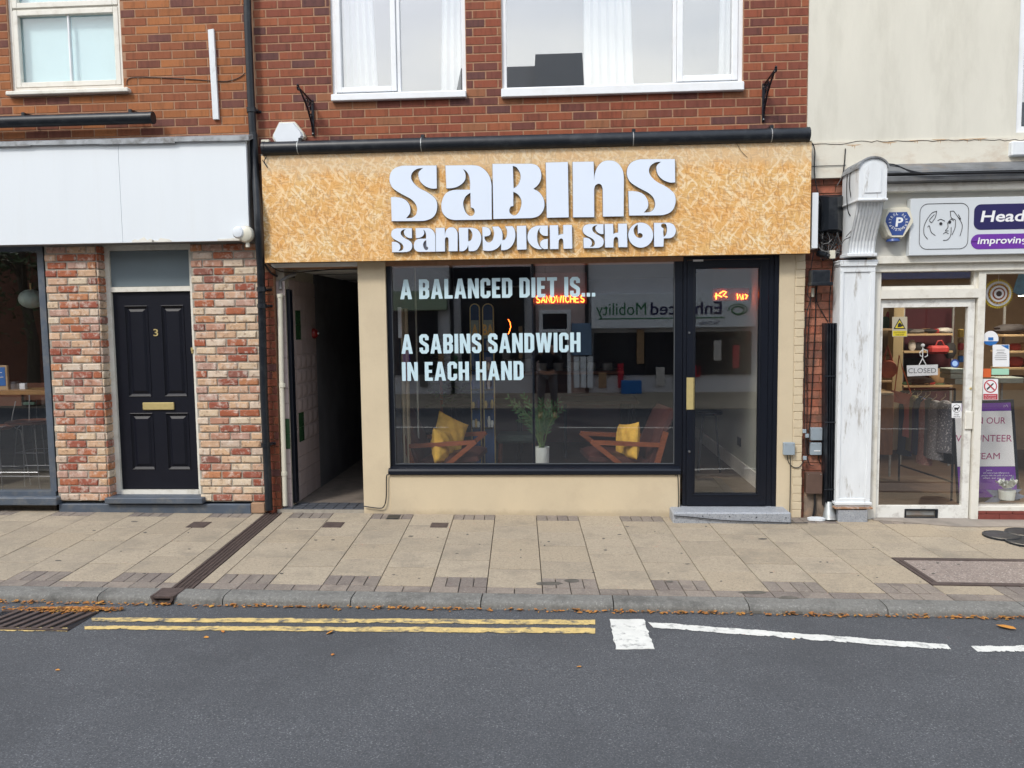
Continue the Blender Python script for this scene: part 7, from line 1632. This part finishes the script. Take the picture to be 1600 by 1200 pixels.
me = MB(); me.tube([(p.x, .125, p.z+rr0), (p.x, .125, 2.5)], .0015, 4); build('thread', me, m_print, md)
bf = MB(); P_ = [W(x, y, .35) for x, y in ((1594, 424), (1660, 424), (1650, 450), (1594, 462), (1583, 456), (1588, 440))]; bf.prism([(q.x, q.z) for q in P_], .35, .36); tag(build('hanging_scarf', bf, mat('pale_blue_cloth', (.10, .32, .52), .8, .2, 20)), 'pale blue fabric hanging at the top right of the charity window', 'fabric')
sk = thing('knitted_scarf', 'striped scarf with yellow top behind the right stile of the charity door', 'scarf', W(1502, 565, 1.0))
for i, (y0_, y1_, mt) in enumerate(((514, 527, m_yellowprint), (527, 536, cols_['tan']), (536, 547, cols_['red']), (547, 556, cols_['tan']), (556, 566, m_blueprint))):
    me = MB(); me.pbox(1498.5, y0_+.2, 1506.5, y1_, 1.0, 1.04, .008); build('stripe', me, mt if mt is not m_yellowprint else mat('mustard_knit', (.5, .33, .06), .9, .2, 20), sk)
for i, (x0_, y0_, x1_, y1_, lab) in enumerate(((1485, 576, 1506, 584, 'upper pale grey box behind the charity door'), (1485, 584.5, 1505, 592, 'middle grey box behind the charity door'), (1492, 592.5, 1505, 601, 'lowest grey box behind the charity door'), (1562, 590, 1600, 599, 'long grey box behind the charity window'))):
    me = MB(); me.pbox(x0_, y0_, x1_, y1_, 1.5, 1.75, .006); tag(build('storage_box', me, mat('grey_card', (.27, .32, .30), .8, .1), None), lab, 'box', 'grey boxes in the charity shop')
# stickers and notices on the charity glass: parts of door / window
YS_ = YG+.0205
def sticker(parent, pts, mtl, name='sticker', dy=0., label=None):
    me = MB(); me.prism([(W(x, y, YS_).x, W(x, y, YS_).z) for x, y in pts], YS_-dy-.0006, YS_-dy); return build(name, me, mtl, parent, label=label)
def rct(a, b, c, d): return [(a, b), (c, b), (c, d), (a, d)]
def circ(x, y, r_, n=20, a0=0, a1=360): return [(x+r_*math.cos(R(a0+(a1-a0)*k/n)), y+r_*math.sin(R(a0+(a1-a0)*k/n))) for k in range(n+(0 if a1-a0 == 360 else 1))]
m_cream_st = mat('cream_sticker', (.42, .38, .28), .5, 0)
sticker(cdr, rct(1394, 495, 1417.5, 526), m_cream_st, label='yellow warning triangle sticker'); sticker(cdr, rct(1395, 517, 1416.5, 525), m_yellowprint, dy=.001)
sticker(cdr, [(1405.5, 497), (1415, 514), (1396, 514)], m_blackprint, dy=.001); sticker(cdr, [(1405.5, 500), (1412.6, 512.5), (1398.4, 512.5)], m_yellowprint, dy=.002); sticker(cdr, [(1402, 511), (1403, 506), (1406, 503.5), (1408, 506), (1411, 509), (1407, 511)], m_blackprint, dy=.003)
pt_('CAUTION MIND', 1397, 1414.5, 520.3, 518, YS_-.003, m_blackprint, cdr, 0); pt_('THE STEP', 1399, 1412.5, 524.2, 521.8, YS_-.003, m_blackprint, cdr, 0)
cl_ = thing('closed_sign', 'white CLOSED sign hanging from a wire figure on the charity door', 'sign', W(1441, 587, .03))
me = MB(); A = [W(x, y, .035) for x, y in ((1416.5, 571), (1465, 569.5), (1465, 586), (1417.5, 588))]; me.prism([(q.x, q.z) for q in A], .03, .035); build('board', me, m_print, cl_)
pt_('CLOSED', 1419, 1462.5, 582.8, 575, .0285, m_blackprint if False else mat('grey_print', (.16, .17, .18), .5, 0), cl_, 0)
me = MB()
for pl_ in ([(1442, 543), (1441.5, 560), (1436, 570)], [(1441.5, 560), (1447, 570)], [(1442, 545), (1449, 548), (1449, 556), (1445, 558)], [(1442, 546), (1437, 551), (1438, 556), (1441, 557)]): me.tube([W(x, y, .032) for x, y in pl_], .005, 6)
build('wire_figure', me, m_print, cl_); me = MB(); p = W(1442, 539.5, .032); me.lathe([(.004, -.016), (.016, -.008), (.018, 0), (.016, .008), (.004, .016)], p, 'z', 12); build('wire_head', me, m_print, cl_, smooth=True)
sticker(cdr, circ(1492, 568, 6.6), m_blue, label='small round blue sticker'); sticker(cdr, circ(1492, 568, 4.3), mat('pale_blue_print', (.35, .52, .8), .5, 0), dy=.001)
sticker(cdr, rct(1487, 630, 1502.3, 653), m_print, label='white dogs welcome sticker'); sticker(cdr, circ(1494.5, 638.5, 6.3), m_blackprint, dy=.001); sticker(cdr, circ(1494.5, 638.5, 5.6), m_print, dy=.002); sticker(cdr, [(1490.5, 637), (1492, 636.5), (1496, 637), (1499, 635), (1498.5, 638), (1497, 639), (1497, 642), (1495.8, 642), (1495, 640), (1493, 640), (1492.5, 642.5), (1491.5, 642.5)], m_blackprint, dy=.003)
pt_('Dogs', 1491, 1498.5, 648.5, 646.3, YS_-.003, m_blackprint, cdr, 0); pt_('welcome', 1489.5, 1500, 651.8, 649.8, YS_-.003, m_blackprint, cdr, 0)
sticker(cwn, circ(1548, 529, 12, 16, 180, 360)+[(1560, 533), (1536, 533)], m_print, label='white and blue half-round sticker'); sticker(cwn, [(1536, 533.2), (1560, 533.2), (1555, 538), (1548, 540), (1540, 538)], m_blueprint); sticker(cwn, rct(1544, 527, 1552, 532), m_blueprint, dy=.001)
sticker(cwn, rct(1551, 538.5, 1577, 573), m_print, label='white paper notice with a blue corner'); sticker(cwn, [(1564, 539.5), (1576, 539), (1576, 546)], m_blueprint, dy=.001)
me = MB()
for (y, x0_, x1_) in ((547, 1557, 1570), (550.5, 1558, 1569), (553, 1556, 1572), (556, 1555, 1573), (559, 1554, 1573), (562, 1555, 1573)): A, B = W(x0_, y, YS_-.002), W(x1_, y, YS_-.002); me.box(A.x, B.x, YS_-.0025, YS_-.002, A.z-.0015, A.z+.0015)
build('notice_text', me, m_blackprint, cwn)
sticker(cwn, rct(1535.5, 576, 1548.5, 589.5), m_orangeprint); sticker(cwn, rct(1549.3, 576, 1576.5, 585.5), m_mintprint)
sticker(cwn, rct(1535.5, 592, 1559.5, 625), m_print, label='no smoking sticker'); sticker(cwn, circ(1547.5, 603.5, 10.3), m_redprint, dy=.001); sticker(cwn, circ(1547.5, 603.5, 8.6), m_print, dy=.002)
sticker(cwn, [(1541, 607.5), (1542.5, 609.5), (1552.5, 599.8), (1551.5, 598)], m_blackprint, dy=.003); sticker(cwn, [(1541, 598.5), (1542.3, 597.3), (1554, 608.5), (1552.6, 610)], m_redprint, dy=.004); sticker(cwn, rct(1536.5, 615.5, 1558.5, 624.3), m_redprint, dy=.001)
pt_('NO SMOKING', 1538.5, 1556.5, 619.3, 617, YS_-.003, m_print, cwn, 0); pt_('IN THIS SHOP', 1538.5, 1556.5, 623.3, 621, YS_-.003, m_print, cwn, 0)

# ================================================================== ACROSS THE STREET (seen in the glass)
m_opw = mat('opposite_render', (.62, .62, .64), .9, .06, 2); m_opp = mat('opposite_pink_render', (.62, .48, .45), .9, .06, 2); m_opd = mat('opposite_dark_glass', (.02, .022, .028), .15, .1, 2); m_opg = mat('sage_fascia', (.30, .38, .26), .6, .05); m_slate = mat('slate_roof', (.035, .04, .046), .6, .2, 6); m_opb = mat('opposite_brick', (.16, .07, .045), .9, .2, 6)
YO = -13.6
def mirror_x(px): return W(px, 500, -YO).x
def mz(px, py): return W(px, py, -YO).z
OPP = []
def opposite(label, x0, x1, hh_, wallm, sign_rect=None, signm=None, windows=(), doors=(), shop=None):
    b = thing('terraced_building', label, 'building', ((x0+x1)/2, YO-3, 0), 'buildings across the street')
    ridge = 1.88+(hh_-1.88)/21.1*24.1; h = min(hh_-.9, 6.9)
    OPP.append(b); me = MB(); me.box(x0, x1, YO-6, YO, -.3, h); build('wall', me, wallm, b)
    me = MB(); me.add([(x, y, z) for x in (x0, x1) for (y, z) in ((YO+.25, h), (YO-3, ridge), (YO-6, h))], [(0,1,2), (5,4,3), (0,3,4,1), (1,4,5,2), (2,5,3,0)]); build('roof', me, m_slate, b)
    for (a, c, z0_, z1_) in windows:
        me = MB(); t = .08
        for q in ((a, a+t, z0_, z1_), (c-t, c, z0_, z1_), (a+t, c-t, z0_, z0_+t), (a+t, c-t, z1_-t, z1_), ((a+c)/2-.03, (a+c)/2+.03, z0_+t, z1_-t)): me.cbox(q[0], q[1], YO+.001, YO+.08, q[2], q[3], .004)
        w_ = build('window', me, m_upvc, b); me = MB(); me.box(a+t, c-t, YO+.002, YO+.03, z0_+t, z1_-t); build('pane', me, m_opd, w_)
        me = MB(); me.cbox(a-.06, c+.06, YO+.001, YO+.14, z0_-.08, z0_-.001, .006); build('sill', me, m_upvc, w_)
    if shop: me = MB(); me.box(shop[0], shop[1], YO+.002, YO+.06, shop[2], shop[3]); build('shop_window', me, m_opd, b); 
    if shop:
        n = max(2, int((shop[1]-shop[0])/1.1))
        for k in range(n+1): me = MB(); x = shop[0]+(shop[1]-shop[0])*k/n; me.cbox(x-.03, x+.03, YO+.061, YO+.11, shop[2], shop[3], .003); build('mullion', me, m_upvc if wallm is m_opp else m_blackpl, b)
    if sign_rect: me = MB(); me.cbox(sign_rect[0], sign_rect[1], YO+.001, YO+.25, sign_rect[2], sign_rect[3], .01); build('fascia', me, signm, b)
    for (a, c, z1_) in doors:
        me = MB(); t = .1
        for q in ((a-t, a, -.1, z1_), (c, c+t, -.1, z1_), (a-t, c+t, z1_+.001, z1_+t), (a, c, z1_-.5, z1_-.42)): me.cbox(q[0], q[1], YO+.001, YO+.09, q[2], q[3], .005)
        f_ = build('door_frame', me, m_upvc, b); me = MB(); me.box(a, c, YO+.002, YO+.04, -.1, z1_-.501); me.box(a, c, YO+.002, YO+.04, z1_-.419, z1_); build('door', me, m_opd, b)
    return b
xA, xB, xC, xD = mirror_x(705), mirror_x(835), mirror_x(918), mirror_x(1178)
zs1, zs0 = mz(1040, 458), mz(1040, 512)
opposite('grey building with a sage-green shop fascia across the street', -9.2, xA, 7.95, m_opw, (-7.5, xA-.1, mz(660, 485), mz(660, 455)), m_opg, [(mirror_x(615), mirror_x(640), 4.1, 5.6), (-7, -5.6, 4.1, 5.6)], (), (-6.8, xA-.4, .5, mz(660, 486)))
opposite('grey rendered building with a brown upper window across the street', xA+.01, xB, 8.7, m_opw, (xA+.1, xB-.1, 2.9, 3.4), m_black, [(mirror_x(738), mirror_x(780), 4.0, 5.6)], (), (xA+.3, xB-.3, .5, 2.85))
opposite('pale pink building with a white door across the street', xB+.01, xC, 9.0, m_opp, None, None, [(mirror_x(842), mirror_x(888), 4.1, 5.6)], [(mirror_x(848), mirror_x(886), mz(870, 490))], None)
me_ = opposite('white-fronted mobility shop building across the street', xC+.01, xD+.3, 7.3, m_opw, (xC+.1, xD, zs0, zs1), m_fascia, [(mirror_x(998), mirror_x(1024), 4.0, 5.7), (mirror_x(1030), mirror_x(1062), 4.0, 5.7), (mirror_x(1090), mirror_x(1130), 4.0, 5.7)], (), (xC+.2, xD-.1, .45, zs0-.12))
opposite('red brick building at the left end across the street', -26, -9.21, 7.6, m_opb, (-14, -9.6, 2.9, 3.6), m_black, [(-12, -10.6, 4.1, 5.6), (-16, -14.6, 4.1, 5.6), (-20, -18.6, 4.1, 5.6)], (), (-14, -9.6, .5, 2.8))
opposite('grey brick building at the right end across the street', xD+.31, 24, 7.4, m_opb, (xD+.5, 11, 2.9, 3.6), m_blueprint, [(8.5, 9.9, 4.1, 5.6), (12, 13.4, 4.1, 5.6), (16, 17.4, 4.1, 5.6)], (), (xD+.5, 11, .5, 2.8))
# lettering reads correctly from the street (so mirrored in the glass): facing +Y, x runs right to left
os_ = thing('shop_sign', 'white Enhanced Mobility shop sign across the street, reflected in the shop glass', 'sign', ((xC+xD)/2, YO+.26, zs0))
xs0, xs1 = mirror_x(1145), mirror_x(930)
hh = (zs1-zs0)
xm_ = mirror_x(1012)
g = btext('Enhanced', xm_+.06, mirror_x(1125), zs0+hh*.38, hh*.36, YO+.262, bold=.01, flip=True); build('lettering', g, m_navyprint, os_)
g = btext('Mobility', mirror_x(931), xm_-.06, zs0+hh*.38, hh*.36, YO+.262, flip=True); build('lettering', g, m_greenprint, os_)
me = MB(); me.box(mirror_x(935), mirror_x(1130), YO+.255, YO+.262, zs0+hh*.26, zs0+hh*.29); build('green_line', me, m_greenprint, os_)
g = btext('The Mobility', mirror_x(1090), mirror_x(1122), zs0+hh*.08, hh*.10, YO+.262, flip=True); build('lettering', g, m_navyprint, os_)
me = MB(); cx_, cz_ = mirror_x(1150), zs0+hh*.5
me.tube([(cx_+.24*math.cos(a), YO+.262, cz_+.14*math.sin(a)) for a in [k*.3 for k in range(15, 33)]], .014, 6); me.tube([(cx_+.16*math.cos(a), YO+.262, cz_-.02+.10*math.sin(a)) for a in [k*.35 for k in range(18)]], .02, 6); build('emblem', me, m_greenprint, os_)
tr_ = thing('street_tree', 'leafy street tree across the road, reflected in the cafe window', 'tree', (-13.4, -11.4, 0))
me = MB(); me.tube([(-13.4, -11.4, -.1), (-13.3, -11.4, 1.5), (-13.45, -11.3, 3.2), (-13.3, -11.2, 4.6)], [.17, .13, .10, .05], 10)
for a in range(6): me.tube([(-13.4, -11.35, 2.6+a*.25), (-13.4+1.0*math.cos(a), -11.35+.9*math.sin(a), 3.6+a*.25), (-13.4+1.8*math.cos(a+.2), -11.35+1.5*math.sin(a+.2), 4.2+a*.3)], [.06, .04, .015], 6)
build('trunk', me, mat('bark', (.09, .07, .05), .9, .3, 10, .8, 20), tr_)
me = MB()
for k in range(5200):
    c = Vector((random.gauss(-13.4, 1.15), random.gauss(-11.4, .8), random.gauss(4.2, 1.0)))
    if math.sin(c.x*3)+math.sin(c.z*3.7)+math.sin(c.y*4) < -.5: continue
    ax = Vector((random.gauss(0, 1), random.gauss(0, 1), random.gauss(0, .6))).normalized(); sd_ = ax.cross(Vector((random.random(), random.random(), 1))).normalized(); l = random.uniform(.09, .15)
    me.add([c, c+ax*l*.5+sd_*l*.3, c+ax*l, c+ax*l*.5-sd_*l*.3], [(0, 1, 2, 3)])
build('crown', me, mat('street_tree_leaf', (.06, .09, .025), .6, .4, 9), tr_, kind='stuff')
# photographer standing behind the camera, visible only as a reflection
ph = thing('person', 'person in a dark jacket and grey trousers standing in the road holding up a phone', 'person', (-.22, -7.9, road_z(0, -7.9)))
def skin(name, verts, edges, rad, material, parent, sub=2):
    me = bpy.data.meshes.new(name); me.from_pydata(verts, edges, []); o = bpy.data.objects.new(name, me); COL.objects.link(o)
    md_ = o.modifiers.new('s', 'SKIN'); md_.use_smooth_shade = True
    sv = me.skin_vertices[0].data
    for i, r_ in enumerate(rad): sv[i].radius = r_ if isinstance(r_, tuple) else (r_, r_)
    sv[0].use_root = True
    m2 = o.modifiers.new('d', 'SUBSURF'); m2.levels = m2.render_levels = sub
    dg_ = bpy.context.evaluated_depsgraph_get(); res = bpy.data.meshes.new_from_object(o.evaluated_get(dg_)); bpy.data.objects.remove(o)
    res.materials.clear(); res.materials.append(material)
    q = bpy.data.objects.new(name, res); link(q, parent, WL[parent.name]); return q
m_skin = mat('skin', (.48, .28, .2), .6, .04); m_jacket = mat('dark_jacket', (.025, .027, .035), .8, .15, 9); m_trs = mat('grey_trousers', (.11, .12, .13), .85, .1, 9); m_hair = mat('brown_hair', (.05, .03, .018), .7, .3, 30)
skin('body', [(0, 0, .98), (0, 0, 1.18), (0, .02, 1.38), (0, .01, 1.47), (0, .02, 1.56), (0, .03, 1.66), (-.17, .0, 1.42), (-.24, .10, 1.18), (-.10, .32, 1.36), (-.07, .37, 1.47), (.17, .0, 1.42), (.24, .10, 1.18), (.10, .32, 1.36), (.07, .37, 1.47), (-.10, 0, .9), (-.13, .02, .5), (-.14, 0, .09), (-.15, .14, .04), (.10, 0, .9), (.13, .02, .5), (.14, 0, .09), (.15, .14, .04)],
     [(0,1),(1,2),(2,3),(3,4),(4,5),(2,6),(6,7),(7,8),(8,9),(2,10),(10,11),(11,12),(12,13),(0,14),(14,15),(15,16),(16,17),(0,18),(18,19),(19,20),(20,21)],
     [(.10, .08), (.11, .08), (.13, .09), .06, .065, .085, .065, .05, .04, .035, .065, .05, .04, .035, .085, .06, .045, .04, .085, .06, .045, .04], m_skin, ph)
skin('jacket', [(0, 0, .92), (0, 0, 1.18), (0, .02, 1.40), (-.18, .0, 1.42), (-.25, .10, 1.18), (-.12, .29, 1.34), (.18, .0, 1.42), (.25, .10, 1.18), (.12, .29, 1.34)], [(0,1),(1,2),(2,3),(3,4),(4,5),(2,6),(6,7),(7,8)], [(.18, .14), (.18, .14), (.19, .13), .08, .065, .055, .08, .065, .055], m_jacket, ph)
skin('trousers', [(0, 0, 1.0), (-.10, 0, .88), (-.13, .02, .5), (-.14, 0, .12), (.10, 0, .88), (.13, .02, .5), (.14, 0, .12)], [(0,1),(1,2),(2,3),(0,4),(4,5),(5,6)], [(.17, .13), .105, .08, .07, .105, .08, .07], m_trs, ph)
skin('hair', [(0, -.02, 1.66), (0, .0, 1.74)], [(0, 1)], [.095, .08], m_hair, ph)
ph.location.z = road_z(0, -7.9)

m_stain = mat('damp_dark_stain', (.10, .09, .075), .8, .3, 20)
for (px, py, rx, ry) in ((857, 912, 24, 3), (893, 907.5, 12, 3), (1046, 909, 6, 1.2), (642, 838, 4, 1), (1192, 842, 7, 1), (91, 876, 5, 1), (210, 815, 5, .8), (1178, 926, 22, 2.4), (1232, 934, 16, 2.2), (736, 800.5, 6, .8))+tuple((random.uniform(20, 1560), random.uniform(812, 915), random.uniform(1, 3.2), random.uniform(.4, .9)) for _ in range(46)):
    pts = []
    for k in range(14):
        a = 2*math.pi*k/14; q = Gp(px+rx*math.cos(a)*random.uniform(.8, 1.15), py+ry*math.sin(a)*random.uniform(.8, 1.15)); pts.append(q)
    me = MB(); me.slab([(q.x, q.y, q.z) for q in pts], 0, .0022); build('stain', me, m_stain, pavement)
for (px, w, h) in ((1166, 12, 1), (1224, 15, 1)):
    x0_, x1_ = Gp(px-w, 930).x, Gp(px+w, 930).x; me = MB(); n = 8; z0_, z1_ = road_z(x0_, KY)+.004, pav_z(x0_, KB)-.03
    me.add([(x0_+(x1_-x0_)*k/n, KY-.0075 if j == 0 else KY+.0005, (z0_ if j == 0 else z1_-.01*abs(math.sin(k*1.7)))) for k in range(n+1) for j in (0, 1)], [(2*k, 2*k+2, 2*k+3, 2*k+1) for k in range(n)]); build('stain', me, m_stain, kerb)
# clutter in the shop windows across the street, and a few wall pieces
def opp_box(x0p, x1p, y0p, y1p, mtl, name, label, cat, d=.25):
    a, b = sorted((mirror_x(x0p), mirror_x(x1p))); me = MB(); me.cbox(a, b, YO+.065, YO+.065+d, mz((x0p+x1p)/2, y1p), mz((x0p+x1p)/2, y0p), .01); return tag(build(name, me, mtl), label, cat, 'things seen across the street')
opp_box(893, 924, 505, 555, mat('blue_grey_board', (.16, .25, .38), .6), 'notice_board', 'blue-grey board on the wall across the street', 'board', .1)
for k in range(3): opp_box(896+k*10.5, 905+k*10.5, 557, 606, m_fascia, 'cladding_sheet', ('first', 'second', 'third')[k]+' of three white panels below the blue board across the street', 'panel', .08)
opp_box(970, 1001, 594, 614, m_blueprint, 'blue_crate', 'blue crate outside the mobility shop across the street', 'crate', .3)
rr_ = random.Random(5)
def opp_part(x0p, x1p, y0p, y1p, mtl, name, parent, d=.04):
    a, b = sorted((mirror_x(x0p), mirror_x(x1p))); me = MB(); me.cbox(a, b, YO+.065, YO+.065+d, mz((x0p+x1p)/2, y1p), mz((x0p+x1p)/2, y0p), .01); return build(name, me, mtl, parent)
for k in range(16):
    x = 628+k*26 if k < 8 else 935+(k-8)*30; w = rr_.uniform(7, 14); y1_ = rr_.uniform(560, 608); h = rr_.uniform(18, 55)
    opp_part(x, x+w, y1_-h, y1_, rr_.choice([cols_['red'], cols_['tan'], cols_['white'], cols_['grey'], cols_['green'], m_redprint, m_purple]), 'window_display', OPP[0] if x < 705 else (OPP[1] if k < 8 else OPP[3]))
for (px, bi) in ((706, 1), (834, 2), (917, 3)):
    a = mirror_x(px); me = MB(); me.tube([(a, YO+.08, -.1), (a, YO+.08, 7.2)], .05, 8); build('downpipe', me, m_blackpl, OPP[bi])
# curved neon piece and back counter inside the shop
me = MB(); me.tube([W(x, y, 1.6) for x, y in ((794, 499), (797, 504), (798, 511), (796, 518), (794, 522))], .0035, 6); tag(build('neon_curve', me, m_neon), 'short curved orange neon stroke hanging deeper inside the shop', 'neon light')
ctr = thing('service_counter', 'dark service counter with pale stacked crockery at the back of the shop', 'counter', (-.2, 4, FZ))
me = MB(); me.cbox(-1.3, .9, 3.8, 4.4, FZ, FZ+1.0, .01); build('counter_body', me, mat('dark_red_counter', (.10, .03, .025), .5), ctr)
me = MB(); me.cbox(-1.35, .95, 3.75, 4.45, FZ+1.001, FZ+1.05, .006); build('counter_top', me, m_wood, ctr)
for k in range(9): me = MB(); x = -1.2+k*.24; h = .06+.12*rr_.random(); me.lathe([(.07, FZ+1.052), (.075, FZ+1.052+h), (.02, FZ+1.052+h)], (x, 3.95, 0), 'z', 12); build('crockery', me, m_pot, ctr, smooth=True)

rr_ = random.Random(11)
for k, (px, py, Y) in enumerate([(1419+7*i, 521.5, 2.75) for i in range(0, 9, 2)]+[(1418+8*i, 602.5, 2.75) for i in range(8)]+[(1379+6*i, 565.5, 2.0) for i in range(3)]+[(1572+9*i, 598, 2.15) for i in range(4)]+[(1574+11*i, 522.5, 2.3) for i in range(3)]):
    nm = ('stack', 'bundle', 'pot', 'bag', 'folded top', 'box', 'shoe')[k % 7]; cn = list(cols_)[k % 6]
    where = 'on the top pine shelf behind the glass door' if py < 530 and px < 1500 else ('on the lower pine shelf behind the glass door' if 600 < py < 603 and px < 1500 else ('on the left shelves of the charity shop' if px < 1410 else 'in the right window of the charity shop'))
    lump('shelf_item', '%s %s %s %s' % ({'dark': 'near-black', 'grey': 'grey', 'tan': 'tan', 'red': 'red', 'white': 'off-white', 'green': 'green'}[cn], nm, ('at the far left', 'left of the middle', 'near the middle', 'right of the middle', 'at the far right')[int(min(4, max(0, ((px-1416)/13 if 1410 < px < 1500 else ((px-1378)/3.5 if px < 1410 else (px-1570)/8)))))], where), 'shop goods', px, py, rr_.uniform(.13, .26), rr_.uniform(.035, .09), Y, cols_[cn], 'goods on the charity shop shelves', 40+k)
me = MB(); me.pbox(1418, 560, 1447, 600, 2.9, 3.05, .02); tag(build('folded_blankets', me, cols_['dark']), 'dark folded blankets between the pine shelves', 'blankets')
